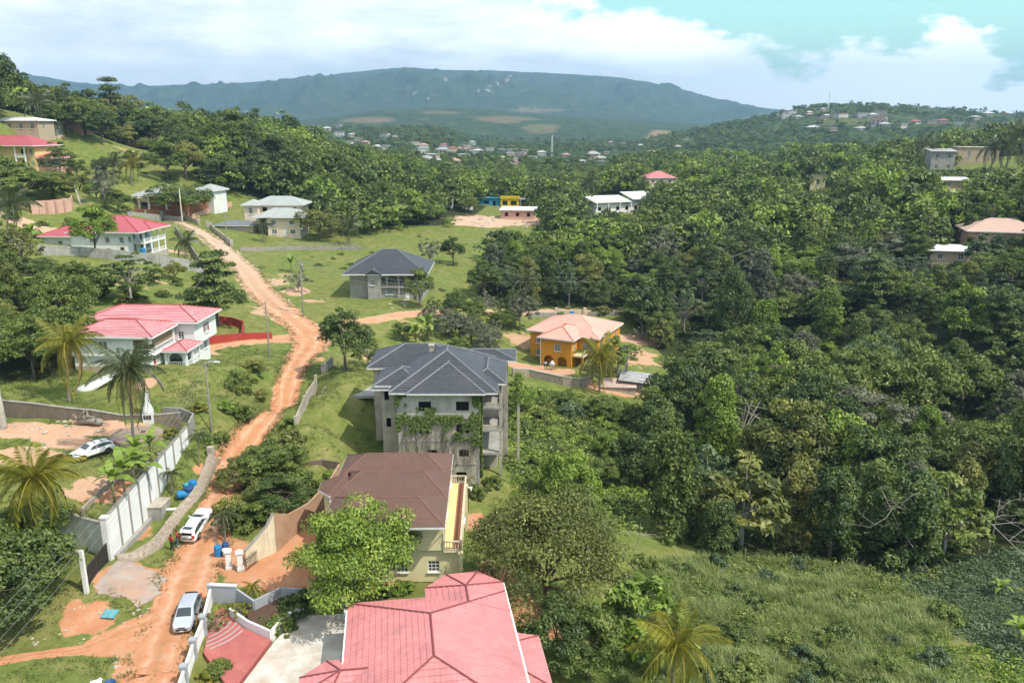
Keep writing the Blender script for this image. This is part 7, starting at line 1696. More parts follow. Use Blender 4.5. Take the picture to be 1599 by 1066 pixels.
drum('water_drum', 'dark blue barrel standing right in the tank cluster', g + Vector((.75, .5, 0)), .52, 1.3, BLUED); drum('water_drum', 'light blue barrel lying over the others in the tank cluster', g + Vector((.0, 1.3, .75)), .45, 1.3, TEAL, tilt=(0, R(80), R(50))); drum('water_drum', 'blue barrel topmost at the rear of the tank cluster', g + Vector((.8, 1.6, .0)), .42, 1.5, BLUEP)
g = ghit(341, 868); drum('water_drum', 'tall blue drum at the road edge by the gate pillars', g, .36, 1.15, BLUEP); g = ghit(353, 862); drum('water_drum', 'deep blue drum behind the white bucket', g, .34, 1.05, BLUED)
g = ghit(353, 868); t = thing('bucket', 'white plastic bucket between drum and gate pillar', 'bucket', g); b = MB(); b.lathe([(.26, 0), (.34, .7), (.36, .72), (.36, .78), (.31, .78), (.27, .3)], (0, 0, 0), 16); b.obj('body', WHITEP, t, True, uv=False); b = MB(); b.tube([(.35 * math.cos(a), 0, .75 + .2 * math.sin(a)) for a in [PI * i / 8 for i in range(9)]], .015, 5); b.obj('handle', MATS['metal_grey'], t, uv=False)
g = ghit(240, 808); t = thing('concrete_tank', 'square grey concrete tank against the white wall', 'tank', g, R(0)); b = MB(); b.box(-1.1, 1.1, -.4, 2.0, -.4, 1.35); b.obj('body', MATS['concrete'], t); b = MB(); b.box(-1.18, 1.18, -.48, 2.08, 1.352, 1.46); b.obj('lid', MATS['concrete_pale'], t)
g = ghit(266, 797); t = thing('white_pipe', 'white plastic pipe lying on the lawn strip', 'pipe', g + Vector((0, 0, .15)), R(12)); b = MB(); b.tube([(-.8, 0, 0), (.8, 0, 0)], .17, 12); b.tube([(.6, 0, 0), (.82, 0, 0)], .2, 12); b.obj('pipe', WHITEP, t, True, uv=False)
g = ghit(172, 960); t = thing('teal_panel', 'weathered teal blue panel lying on the grass', 'panel', g + Vector((0, 0, .12)), R(-5)); b = MB(); b.rbox((0, 0, 0), (1.25, 1.0, .07), 0, (R(12), 'X')); b.obj('sheet', pmat('teal_faded', (.10, .28, .31), (.16, .33, .34), 3, .6, .2), t); b = MB(); [b.rbox((x, 0, .06), (.07, 1.0, .05), 0, (R(12), 'X')) for x in (-.55, 0, .55)]; b.obj('battens', TEAL, t)
g = ghit(150, 1068); t = thing('white_board', 'crumpled white board on the grass at the bottom edge', 'board', g + Vector((0, 0, .1)), R(25)); b = MB(); b.rbox((0, 0, 0), (.8, .6, .05), 0, (R(15), 'X')); b.rbox((.2, .2, .03), (.5, .4, .05), .4, (R(-12), 'Y')); b.obj('board', WHITEP, t)
g = ghit(172, 1070); t = thing('tub', 'round blue tub on the grass at the bottom edge', 'tub', g); b = MB(); b.lathe([(.3, 0), (.42, .3), (.44, .31), (.4, .3), (.28, .05), (.02, .05)], (0, 0, 0), 18); b.obj('body', BLUED, t, True, uv=False)
# scattered litter and stones
def rock_mesh(seed, flat=.6):
    b = MB(); g = random.Random(seed); n = 7; rings = []
    for k in range(5): f = k / 4; rr = math.sin(PI * (.12 + .76 * f)) * .5; rings.append([(rr * math.cos(2*PI*i/n) * g.uniform(.8, 1.2), rr * math.sin(2*PI*i/n) * g.uniform(.8, 1.2), (f - .3) * flat) for i in range(n)])
    b.loft(rings); return b.mesh('stone', MATS['concrete_pale'], uv=False)
ROCKS = [rock_mesh(k) for k in range(5)]
def scatter_stones(lab, lst, r0, r1, n, group, name='stone', mat=None):
    gg = random.Random(len(lab))
    for i in range(n):
        u, v = gg.choice(lst); u += gg.uniform(-1, 1) * 12; v += gg.uniform(-1, 1) * 6; g = ghit(u, v)
        if g is None: continue
        o = inst(ROCKS[i % 5], name, None, g, gg.random() * 6); s = gg.uniform(r0, r1); o.scale = (s, s, s * .7); tag(o, lab, 'stone', group)
scatter_stones('small pale stone or scrap lying on the grass near the gate apron', [(160,960),(125,950),(100,985),(190,975),(215,960),(130,1000),(60,1000),(190,1040),(240,900),(225,950)], .12, .35, 46, 'scraps on the lower grass')
scatter_stones('pale rubble lump in the left yard', [(30,670),(60,672),(110,685),(150,668),(100,660),(60,695),(20,720),(215,690),(240,730),(50,668)], .2, .6, 44, 'rubble of the left yard')
scatter_stones('pale limestone lump on the road shoulder at the junction', [(440,450),(440,470),(430,440),(445,480),(500,470),(490,468),(620,478),(640,475),(360,745),(345,735),(350,720)], .25, .8, 44, 'limestone on the shoulders')
scatter_stones('pale rubble lump on the building site', [(760,345),(750,352),(770,340),(745,345),(800,352),(820,350)], .6, 1.6, 30, 'rubble of the building site')
# white tarpaulin
def tarp():
    g = ghit(160, 606); t = thing('tarpaulin', 'long white tarpaulin stretched on the slope left of the striped roof house', 'tarp', g, R(36)); V = []; F = []; n = 16
    for i in range(n + 1):
        f = i / n; w = 1.5 - 1.1 * f
        for k in range(5): s = k / 4; V.append((-3.4 + 6.8 * f, (s - .5) * w * .4 + .12 * math.sin(f * 9 + s * 3), .5 + 1.9 * f - s * (-w) * 1.0 - w + .08 * math.sin(f * 14 + s * 6)))
    F = [(i*5+k, i*5+k+1, (i+1)*5+k+1, (i+1)*5+k) for i in range(n) for k in range(4)]; b = MB(); b.add(V, F); o = b.obj('sheet', WHITEP, t, True, uv=False); s = o.modifiers.new('thick', 'SOLIDIFY'); s.thickness = .03
    for x in (-3.3, 0, 3.3): c = MB(); c.tube([(x, .1, -1), (x, .1, .6 + 1.9 * (x + 3.4) / 6.8)], .05, 6); c.obj('stake', WOODP, t)
tarp()
# barbecue with chimney
g = ghit(232, 658); t = thing('barbecue', 'white concrete barbecue with a tapering chimney in the left yard', 'barbecue', g, R(8)); t.scale = (.72, .72, .9); b = MB(); b.box(-.75, .75, -.5, .9, -.3, 1.5); b.loft([[(-.75, -.5, 1.5), (.75, -.5, 1.5), (.75, .9, 1.5), (-.75, .9, 1.5)], [(-.4, -.1, 2.6), (.4, -.1, 2.6), (.4, .6, 2.6), (-.4, .6, 2.6)], [(-.32, 0, 4.2), (.32, 0, 4.2), (.32, .5, 4.2), (-.32, .5, 4.2)]]); b.obj('body', WHITE2, t)
for k in range(3): b = MB(); b.box(-.62 + .44 * k, -.26 + .44 * k, -.53, -.49, .45, 1.05); b.obj('fire_hole', M_DARK, t)
b = MB(); b.box(-.45, .45, -.08, .62, 4.21, 4.34); b.obj('chimney_cap', MATS['concrete_pale'], t)
# round septic slab
g = ghit(214, 682); t = thing('cistern', 'low round brown concrete cistern slab behind the white car', 'cistern', g); b = MB(); b.lathe([(2.9, -1.0), (2.9, .35), (2.75, .42), (.1, .5)], (0, 0, 0), 32); b.obj('slab', pmat('cistern_concrete', (.30, .23, .17), (.23, .175, .13), .8, .95, .3, 5, dirt=(.15, .12, .09)), t); b = MB(); b.rbox((.6, .4, .48), (.5, .4, .06), .3); b.obj('hatch', M_DARK, t)
# uprooted stump
def stump():
    g = ghit(142, 664); t = thing('uprooted_stump', 'tangled grey uprooted tree stump in the left yard', 'stump', g, 0); b = MB(); r = random.Random(5); b.tube([(-1.6, 0, .5), (0, .1, .7), (1.3, 0, .4)], [.25, .5, .42], 8)
    for k in range(26):
        a = r.uniform(0, 6.28); s = Vector((r.choice((-1.4, -.6, .6)), 0, .6)); e = s + Vector((math.cos(a) * r.uniform(.6, 1.9), math.sin(a) * .8, r.uniform(-.5, 1.4))); m = (s + e) / 2 + Vector((r.uniform(-.3, .3), r.uniform(-.3, .3), r.uniform(-.1, .4))); b.tube([s, m, e], [.16, .09, .03], 5, False)
    b.obj('roots', pmat('dead_wood', (.30, .265, .225), (.2, .175, .145), 4, .95, .5, 8), t, True, uv=False)
stump()
# orange house yard: tin shed, low block pen, tank tower, patio tub
def sheds():
    p = ghit(993, 612); t = thing('tin_shed', 'small grey block shed with sloping tin roof right of the orange house', 'shed', p, R(-14)); block(t, 'wall', BLK, -3, 3, 0, 4, -1.5, 2.3, front=[(3.9, -.1, 1.1, 2.0, 'door_grey')]); roof(t, [[(-3.5, -.6, 2.4), (3.5, -.6, 2.0), (3.5, 4.6, 2.6), (-3.5, 4.6, 3.0)]], T_TIN, 1.2, .02, None, .04, fh=.1, soffit=False)
    p = ghit(965, 612); t = thing('block_pen', 'low block pen with rusty sheet top beside the tin shed', 'pen', p, R(-5)); block(t, 'wall', MATS['concrete_pale'], -3.2, 3.4, 0, 4.4, -1.2, 1.0); roof(t, [[(-3.4, -.2, 1.06), (3.6, -.2, 1.06), (3.6, 4.6, 1.5), (-3.4, 4.6, 1.5)]], pmat('rusty_sheet', (.40, .25, .19), (.5, .42, .38), 1.6, .8, .3, 5, dirt=(.3, .12, .07)), 1.2, .02, None, .04, fh=.08, soffit=False)
    p = ghit(972, 590); t = thing('water_tower', 'black water tank on concrete posts beside the orange house', 'tank', p); columns(t, [(-.8, 0), (.8, 0), (-.8, 1.5), (.8, 1.5)], -1, 4.4, MATS['concrete'], .16); slab(t, -1.2, 1.2, -.4, 1.9, 4.42, 4.6, MATS['concrete'], 'platform'); b = MB(); b.lathe([(.85, 4.6), (.95, 4.8), (.95, 6.0), (.6, 6.3), (.3, 6.4)], (0, .75, 0), 18); b.obj('tank', BLACKP, t, True, uv=False)
    p = ghit(862, 577); t = thing('washing_tub', 'white tub and bundle on the orange house patio', 'tub', p + Vector((0, 0, .35))); b = MB(); b.lathe([(.5, 0), (.6, .9), (.64, .92), (.55, .9), (.45, .2)], (0, 0, 0), 16); b.obj('tub', WHITEP, t, True, uv=False); b = MB(); b.lathe([(.3, .7), (.42, 1.0), (.3, 1.35), (.1, 1.5)], (.05, .1, 0), 9); b.obj('bundle', WHITE, t, True, uv=False)
    p = ghit(893, 500); drum('water_drum', 'blue barrel by the gate behind the orange roof', p + Vector((0, 0, 0)), .6, 2.2, BLUEP)
    p = ghit(224, 398); drum('water_drum', 'blue barrel below the veranda of the red roof house', p + Vector((0, 0, 0)), .55, 1.5, BLUEP)
    p = ghit(34, 209); drum('water_drum', 'left blue barrel in front of the beige house', p, .9, 1.6, BLUED); p = ghit(40, 209); drum('water_drum', 'right blue barrel in front of the beige house', p, .9, 1.6, BLUED)
    p = ghit(460, 768 + 5); t = thing('blue_sheet', 'crumpled blue sheet at the driveway end', 'sheet', ghit(492, 771) + Vector((0, 0, .1))); b = MB(); b.add([(-.7, -.4, 0), (.1, -.5, .12), (.8, -.3, .02), (-.6, .1, .18), (.1, .05, .28), (.7, .2, .1), (-.5, .5, .02), (.2, .6, .12), (.7, .6, 0)], [(0, 1, 4, 3), (1, 2, 5, 4), (3, 4, 7, 6), (4, 5, 8, 7)]); o = b.obj('sheet', BLUED, t, True, uv=False)
sheds()
# dead pale branches over the jungle edge and a fallen trunk
def dead_tree(label, u, v, tu, tv, seed, L=5):
    g = ghit(u, v); dep = g.y; r = random.Random(seed); t = thing('dead_tree', label, 'dead tree', g); b = MB(); d = ray(tu, tv); k = dep / d.y; top = Vector((d.x * k, dep, CAMH + d.z * k)) - g
    def br(p, q, rad, lev):
        k_ = (q - p).length * .14; m = (p + q) / 2 + Vector((r.uniform(-k_, k_), r.uniform(-k_, k_), r.uniform(0, k_))); b.tube([p, m, q], [rad, rad * .75, rad * .45], 5, False)
        if lev:
            for _ in range(3 if lev > 1 else 4):
                s = p + (q - p) * r.uniform(.4, 1); a = r.uniform(0, 6.28); l = (q - p).length * r.uniform(.35, .6); br(s, s + Vector((math.cos(a) * l, math.sin(a) * l * .6, r.uniform(-.3, .6) * l)), rad * .5, lev - 1)
    br(Vector((0, 0, -.5)), top, .075, 4); b.obj('branches', BARK_PALE, t, True, uv=False)
dead_tree('leaning dead tree with long pale branches over the jungle edge', 1455, 890, 1375, 760, 3); dead_tree('dead pale branches reaching in from the right edge', 1620, 880, 1530, 800, 4); dead_tree('bare pale branches above the bluish ground cover', 1540, 870, 1560, 790, 9)
dead_tree('thin bare sapling between olive tree and jungle', 990, 860, 1000, 815, 6); dead_tree('bare pale trunk in the field behind the small grey house', 682, 412, 690, 378, 7)
# ------------------------------------------------------------------ vehicles
PAINT_W = pmat('car_white', (.78, .78, .78), (.76, .76, .76), .3, .25, 0, spec=.6); PAINT_S = pmat('car_silver', (.50, .53, .57), (.48, .51, .55), .3, .28, 0, spec=.6, metal=.35)
TYRE = pmat('tyre', (.018, .018, .018), (.025, .024, .022), 3, .85, .1); RIMD = pmat('rim_dark', (.06, .06, .065), (.05, .05, .055), 3, .4, 0, metal=.6); RIMS = pmat('rim_silver', (.42, .42, .43), (.36, .36, .37), 3, .35, 0, metal=.7)
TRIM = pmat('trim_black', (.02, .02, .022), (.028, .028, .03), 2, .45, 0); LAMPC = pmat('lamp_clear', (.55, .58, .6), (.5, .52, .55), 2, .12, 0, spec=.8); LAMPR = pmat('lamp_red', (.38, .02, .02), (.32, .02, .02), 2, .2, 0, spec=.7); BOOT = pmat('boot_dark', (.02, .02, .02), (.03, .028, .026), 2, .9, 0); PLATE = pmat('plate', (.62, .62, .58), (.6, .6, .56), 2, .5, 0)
def car(name, label, front, rear, secs, paint, glassx, wheels, rim, open_rear=False, rails=False, cat='car', zlow=.22, hatch=None):
    """secs: (x from the nose, half width, belt z, top z, top half width)"""
    front, rear = Vector(front), Vector(rear); d = (rear - front); d.z = 0; L = secs[-1][0]; ang = math.atan2(d.y, d.x)
    c = (front + rear) / 2; ax = Vector((math.cos(ang), math.sin(ang)))
    z0 = hz(c.x, c.y); zf = hz(c.x - ax.x * L * .3, c.y - ax.y * L * .3); zr = hz(c.x + ax.x * L * .3, c.y + ax.y * L * .3)
    zc = max(hz(c.x + ax.x * L * a_ - ax.y * b_, c.y + ax.y * L * a_ + ax.x * b_) - (zr - zf) / (L * .6) * L * a_ + (fbm((c.x + ax.x * L * a_ - ax.y * b_) / 2.2, (c.y + ax.y * L * a_ + ax.x * b_) / 2.2, 5, 3) - .5) * .28 for a_ in (-.5, -.32, 0, .3, .5) for b_ in (-.9, .9)); t = thing(name, label, cat, (c.x, c.y, zc + .06), ang); t.rotation_euler = (0, -math.atan2(zr - zf, L * .6), ang)
    off = -L / 2; rings = []
    for x, w, belt, top, tw in secs:
        x += off; h = [(x, -w * .90, zlow), (x, -w, zlow + .16), (x, -w * 1.01, (belt + zlow) * .55), (x, -w * .985, belt), (x, -(w * .985 * .25 + tw * .75), belt + (top - belt) * .78), (x, -tw, top - .035), (x, -tw * .8, top), (x, 0, top + .02)]
        rings.append(h + [(p[0], -p[1], p[2]) for p in h[-2::-1]])
    b = MB(); b.loft(rings); body = b.obj('body', paint, t, True, uv=False)
    m = body.modifiers.new('sub', 'SUBSURF'); m.levels = 1; m.render_levels = 2; e = body.modifiers.new('edge', 'EDGE_SPLIT'); e.split_angle = R(50)
    def at(x):
        for a, q in zip(secs[:-1], secs[1:]):
            if a[0] <= x <= q[0]: f = (x - a[0]) / (q[0] - a[0]); return [a[i] + (q[i] - a[i]) * f for i in range(5)]
        return list(secs[-1])
    w0, w1, r0, r1 = glassx   # windscreen base/top, rear glass top/base
    def shield(nm, xa, xb, sgn):
        A, B = at(xa), at(xb); n = Vector((-(B[3] - A[3]), 0, (xb - xa))).normalized() * .03
        if n.z < 0: n = -n
        g = MB(); rows = []
        for f in (.06, .5, .93):
            x = xa + (xb - xa) * f; S = at(x); rows.append([(x + off + n.x, sgnk * S[4] * .86, S[3] + .028 * (1 - sgnk * sgnk * .8) + n.z) for sgnk in (-1, -.5, 0, .5, 1)])
        g.loft(rows, False, False); g.obj(nm, M_GLASS, t, True, uv=False)
    shield('windscreen', w0, w1, 1)
    if not open_rear: shield('rear_window', r0, r1, -1)
    for sd in (-1, 1):
        g = MB(); lo = []; hi = []; n = 9
        xa, xb = w0 + .32, r1 - .18
        for i in range(n + 1):
            x = xa + (xb - xa) * i / n; S = at(x); k = (S[2] + .05, S[2] + (S[3] - S[2]) * .80); y0 = S[1] * .985; y1 = S[1] * .985 * .25 + S[4] * .75
            f = min(1, max(.06, (x - xa) / max(.1, (w1 - w0) * .75))) * min(1, max(.15, (xb - x) / .35)); lo.append((x + off, sd * (y0 + .012), k[0])); hi.append((x + off, sd * (y0 + (y1 - y0) * f * .98 + .016), k[0] + (k[1] - k[0]) * f))
        for i in range(n):
            if i in (n // 2 - 1,): lo2 = (lo[i][0] + .04, lo[i][1], lo[i][2]); g.poly([lo2, lo[i+1], hi[i+1], (hi[i][0] + .04, hi[i][1], hi[i][2])])
            else: g.poly([lo[i], lo[i+1], hi[i+1], hi[i]])
        g.obj('side_window', M_GLASS, t, False, uv=False)
        s = MB(); S = at(w0 + .45); s.rbox((w0 + .4 + off, sd * (S[1] + .11), S[2] + .02), (.12, .2, .14)); s.obj('mirror', paint if paint is PAINT_W else TRIM, t)
        for k, xx in enumerate((w0 + 1.15, w0 + 2.05)):
            S = at(xx); hd = MB(); hd.rbox((xx + off, sd * (S[1] * 1.0 + .012), S[2] - .13), (.16, .03, .035)); hd.obj('handle', TRIM, t)
    for wx in wheels:
        for sd in (-1, 1):
            S = at(wx); y = sd * (S[1] * 1.0 - .08); b = MB(); r = .325; b.lathe([(r * .62, -.1), (r * .93, -.105), (r, -.07), (r, .07), (r * .93, .105), (r * .62, .1)], (0, 0, 0), 22); b.xform(Matrix.Rotation(PI / 2, 4, 'X')); w = b.obj('wheel', TYRE, t, True, loc=(wx + off, y, r), uv=False)
            q = MB(); q.lathe([(r * .62, -.02), (r * .62, .02), (r * .2, .03), (.01, .035)], (0, 0, 0), 20)
            for k in range(5): a = k * 2 * PI / 5; q.rbox((math.cos(a) * r * .36, math.sin(a) * r * .36, .03), (.2, .05, .02), a)
            q.xform(Matrix.Rotation(sd * -PI / 2, 4, 'X')); q.obj('rim', rim, w, loc=(0, sd * .085, 0), uv=False)
            a = MB(); n = 18; pts = [((r + .075) * math.cos(PI * i / n), (r + .075) * math.sin(PI * i / n)) for i in range(n + 1)]; yy = sd * (S[1] * 1.012 + .004)
            a.poly([(wx + off + p[0], yy, r + p[1] - .03) for p in pts][::sd]); a.obj('wheel_arch', TRIM, t, uv=False)
    f = secs[0]; f2 = at(.28); b = MB(); b.rbox((off - .012, 0, zlow + .2), (.05, f[1] * 1.5, .13)); b.rbox((off + .03, 0, zlow + .40), (.08, f[1] * .95, .09)); b.obj('grille', TRIM, t)
    for sd in (-1, 1):
        b = MB(); S = at(.2); zz = S[2] - .1; b.loft([[(off + .05, sd * f[1] * .72, zz - .02), (off + .05, sd * f[1] * .72, zz + .09), (off + .02, sd * f[1] * .95, zz + .1), (off + .02, sd * f[1] * .95, zz)], [(off + .48, sd * (at(.48)[1] * .90), zz + .06), (off + .48, sd * (at(.48)[1] * .90), zz + .15), (off + .5, sd * (at(.5)[1] * 1.015), zz + .14), (off + .5, sd * (at(.5)[1] * 1.015), zz + .07)]]); b.obj('headlight', LAMPC, t, uv=False)
        b = MB(); S = at(L - .12); b.rbox((L + off - .09, sd * S[1] * .86, S[2] - .12), (.2, .22, .26)); b.obj('tail_light', LAMPR, t)
    b = MB(); b.rbox((off - .03, 0, zlow + .12), (.03, .34, .1)); b.obj('number_plate', PLATE, t)
    b = MB(); b.rbox((L + off + .02, 0, zlow + .3), (.03, .42, .12)); b.obj('number_plate', PLATE, t)
    if rails:
        for sd in (-1, 1):
            b = MB(); b.tube([(w1 + .3 + off, sd * .52, at(w1 + .3)[3] + .05), (r0 - .1 + off, sd * .52, at(r0 - .1)[3] + .05)], .025, 6); b.obj('roof_rail', TRIM, t, uv=False)
        for x in (w1 + .5, w1 + 1.3): b = MB(); b.rbox((x + off, 0, at(x)[3] + .07), (.06, 1.1, .035)); b.obj('roof_bar', TRIM, t)
    if open_rear:
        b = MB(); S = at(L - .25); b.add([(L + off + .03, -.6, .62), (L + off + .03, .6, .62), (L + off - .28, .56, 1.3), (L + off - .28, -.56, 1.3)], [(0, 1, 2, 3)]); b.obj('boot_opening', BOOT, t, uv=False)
        b = MB(); b.rbox((L + off - .1, -.2, .66), (.3, .5, .18)); b.obj('bag', pmat('bag_grey', (.2, .2, .22), (.16, .16, .18), 3, .8, .1), t)
        b = MB(); z = at(r0)[3]; b.loft([[(r0 + off, -.6, z + .02), (r0 + off, .6, z + .02), (r0 + off, .6, z - .03), (r0 + off, -.6, z - .03)], [(r0 + off + .75, -.6, z + .28), (r0 + off + .75, .6, z + .28), (r0 + off + .75, .6, z + .22), (r0 + off + .75, -.6, z + .22)], [(r0 + off + 1.0, -.56, z + .14), (r0 + off + 1.0, .56, z + .14), (r0 + off + .97, .56, z + .08), (r0 + off + .97, -.56, z + .08)]]); tg = b.obj('tailgate', paint, t, uv=False)
        g = MB(); g.add([(r0 + off + .1, -.5, z + .075), (r0 + off + .1, .5, z + .075), (r0 + off + .66, .5, z + .262), (r0 + off + .66, -.5, z + .262)], [(0, 3, 2, 1)]); g.obj('rear_window', M_GLASS, tg, uv=False)
    return t
MPV = [(0,.62,.62,.68,.5),(.1,.76,.72,.80,.62),(.5,.83,.84,.93,.70),(.95,.85,.92,1.05,.72),(1.75,.86,.97,1.56,.62),(2.3,.86,.98,1.64,.63),(3.4,.86,1.0,1.63,.62),(4.1,.85,1.0,1.56,.60),(4.42,.82,.98,1.12,.68),(4.52,.76,.7,.80,.66)]
WAG = [(0,.62,.58,.64,.5),(.1,.76,.68,.75,.62),(.5,.84,.80,.87,.70),(1.2,.86,.88,.98,.72),(1.95,.87,.92,1.40,.60),(2.6,.87,.93,1.47,.61),(3.5,.87,.95,1.44,.60),(4.05,.86,.96,1.37,.57),(4.4,.83,.94,1.05,.66),(4.5,.76,.62,.74,.64)]
SED = [(0,.62,.58,.64,.5),(.1,.76,.68,.75,.62),(.5,.84,.80,.87,.70),(1.3,.86,.88,.98,.72),(2.05,.87,.91,1.38,.58),(2.7,.87,.92,1.44,.59),(3.4,.87,.94,1.40,.57),(4.0,.86,.95,1.22,.60),(4.4,.83,.92,1.02,.66),(4.5,.76,.62,.74,.64)]
car('minivan', 'silver minivan parked on the dirt road facing the camera', atz(283, 990, .1), atz(303, 940, .1), MPV, PAINT_S, (.98, 1.74, 4.1, 4.42), (.85, 3.7), RIMS, cat='minivan')
g1, g2 = ghit(322, 806), ghit(297, 846); car('hatchback', 'white car with its boot open parked at the roadside', g1, g2, SED, PAINT_W, (1.3, 2.05, 3.45, 4.38), (.85, 3.62), RIMS, open_rear=True)
g1, g2 = ghit(116, 722), ghit(174, 703); car('station_wagon', 'white station wagon with dark windows parked in the left yard', g1, g2, WAG, PAINT_W, (1.22, 1.95, 4.05, 4.38), (.85, 3.6), RIMD, rails=True)
# ------------------------------------------------------------------ people
SKIN = pmat('skin_dark', (.085, .045, .03), (.07, .037, .025), 3, .55, 0); SHIRT = pmat('shirt_red', (.52, .035, .045), (.46, .03, .04), 3, .8, .1); TROUS = pmat('trousers_black', (.02, .02, .025), (.03, .03, .034), 3, .85, .1); JEANS = pmat('trousers_grey', (.09, .10, .13), (.07, .08, .1), 3, .85, .1); SHOE = pmat('shoe_white', (.6, .6, .6), (.5, .5, .5), 3, .6, 0); SHOEB = pmat('shoe_black', (.02, .02, .02), (.025, .025, .025), 3, .6, 0); HAIR = pmat('hair_black', (.012, .011, .01), (.018, .016, .015), 6, .8, .4, 30); EYEW = pmat('eye_white', (.7, .7, .68), (.7, .7, .68), 3, .3, 0)
def skin_obj(name, verts, edges, radii, mat, parent, lev=2):
    me = bpy.data.meshes.new(name); me.from_pydata([tuple(v) for v in verts], edges, []); o = bpy.data.objects.new(name, me); COL.objects.link(o); o.parent = parent
    m = o.modifiers.new('skin', 'SKIN'); m.use_smooth_shade = True
    for i, r in enumerate(radii): sv = me.skin_vertices[0].data[i]; sv.radius = r if isinstance(r, tuple) else (r, r); sv.use_root = (i == 0)
    s = o.modifiers.new('sub', 'SUBSURF'); s.levels = lev; s.render_levels = lev; me.materials.append(mat); return o
def person(label, loc, rz, shirt, trous, shoe, arms, stance=.12, hands_fwd=.0, scale=1.0, short=True):
    t = thing('person', label, 'person', loc, rz); t.scale = (scale,) * 3; V = []; E_ = []; Rd = []
    def add(p, r, par=None):
        V.append(Vector(p)); Rd.append(r); i = len(V) - 1
        if par is not None: E_.append((par, i))
        return i
    pel = add((0, 0, .96), (.14, .105)); ab = add((0, .0, 1.12), (.125, .095), pel); ch = add((0, .01, 1.32), (.15, .105), ab); nk = add((0, .01, 1.49), (.055, .055), ch); hb = add((0, -.01, 1.58), (.068, .075), nk); ht = add((0, -.005, 1.70), (.066, .082), hb)
    joints = {}
    for sd in (-1, 1):
        hip = add((sd * .095, 0, .88), .088, pel); kn = add((sd * (.10 + stance * .4), -.02 - .03 * sd, .49), .058, hip); an = add((sd * (.10 + stance), .02, .09), .038, kn); ft = add((sd * (.11 + stance), -.13, .035), (.038, .028), an)
        sh = add((sd * .185, .01, 1.42), .058, ch); el = Vector(arms[sd][0]); wr = Vector(arms[sd][1]); e = add(el, .042, sh); w = add(wr, .028, e); joints[sd] = (e, w, kn, an)
        d = (wr - el).normalized(); pm = add(wr + d * .05, (.034, .02), w); side = d.cross(Vector((0, 1, .1))).normalized(); fw = d.cross(side)
        for k in range(4):
            off = side * (-.027 + .018 * k); l = (.062, .074, .07, .055)[k]; a = add(wr + d * .095 + off, .0095, pm); b_ = add(wr + d * (.095 + l * .6) + off + fw * .012, .0085, a); add(wr + d * (.095 + l * .95) + off + fw * .035, .0075, b_)
        a = add(wr + d * .045 + side * .04 * -sd + fw * .012, .011, pm); add(wr + d * .09 + side * .06 * -sd + fw * .03, .009, a)
    skin_obj('body', V, E_, Rd, SKIN, t)
    # clothing as its own skinned layers
    sv = [V[0], V[1], V[2], Vector((0, .01, 1.455))]; se = [(0, 1), (1, 2), (2, 3)]; sr = [(.155, .12), (.145, .112), (.168, .122), (.09, .08)]
    for sd in (-1, 1):
        i = len(sv); sh = V[[k for k in range(len(V)) if V[k] == Vector((sd * .185, .01, 1.42))][0]]; el = Vector(arms[sd][0]); sv += [sh, sh + (el - sh) * .8]; se += [(2, i), (i, i + 1)]; sr += [.075, .068]
    skin_obj('shirt', sv, se, sr, shirt, t)
    tv = [Vector((0, 0, .97))]; te = []; tr = [(.158, .122)]
    for sd in (-1, 1):
        e, w, kn, an = joints[sd]; i = len(tv); tv += [Vector((sd * .1, 0, .86)), V[kn], V[an] + Vector((0, 0, .03))]; te += [(0, i), (i, i + 1), (i + 1, i + 2)]; tr += [.105, .076, .062]
    skin_obj('trousers', tv, te, tr, trous, t)
    for sd in (-1, 1):
        an = V[joints[sd][3]]; b = MB(); b.loft([[(an.x + x * .8, an.y + .07, z) for x, z in ((-.045, 0), (.045, 0), (.04, .07), (-.04, .07))], [(an.x + x, an.y - .05, z) for x, z in ((-.05, 0), (.05, 0), (.045, .085), (-.045, .085))], [(an.x + x, an.y - .2, z) for x, z in ((-.035, 0), (.035, 0), (.03, .045), (-.03, .045))]]); o = b.obj('shoe', shoe, t, True, uv=False)
    b = MB(); b.lathe([(.082, 0), (.095, .04), (.088, .10), (.05, .14), (.01, .15)], (0, .012, 1.635), 14); b.obj('hair', HAIR, t, True, uv=False)
    for sd in (-1, 1): b = MB(); b.lathe([(.002, -.012), (.012, 0), (.002, .012)], (sd * .03, -.088, 1.655), 8); b.obj('eye', EYEW, t, True, uv=False); b = MB(); b.lathe([(.004, -.03), (.016, 0), (.004, .03)], (sd * .083, .0, 1.64), 8); b.obj('ear', SKIN, t, True, uv=False)
    b = MB(); b.loft([[(-.008, -.08, 1.665), (.008, -.08, 1.665), (.008, -.07, 1.665), (-.008, -.07, 1.665)], [(-.018, -.105, 1.618), (.018, -.105, 1.618), (.018, -.075, 1.618), (-.018, -.075, 1.618)]]); b.obj('nose', SKIN, t, True, uv=False)
    b = MB(); b.rbox((0, -.088, 1.585), (.05, .012, .014)); b.obj('mouth', pmat('lips', (.13, .05, .045), (.12, .045, .04), 3, .5, 0), t)
    return t
A1 = {-1: ((-.27, .02, 1.16), (-.20, -.2, 1.06)), 1: ((.29, .03, 1.15), (.30, -.08, .90))}; A2 = {-1: ((-.28, .02, 1.15), (-.12, -.22, 1.12)), 1: ((.28, .02, 1.15), (.14, -.22, 1.16))}
person('person in red shirt and black trousers standing nearer the camera by the open boot', ghit(269, 858), R(150), SHIRT, TROUS, SHOEB, A1); person('person in red shirt and grey trousers with white shoes at the car boot', ghit(277.5, 851), R(120), SHIRT, JEANS, SHOE, A2)
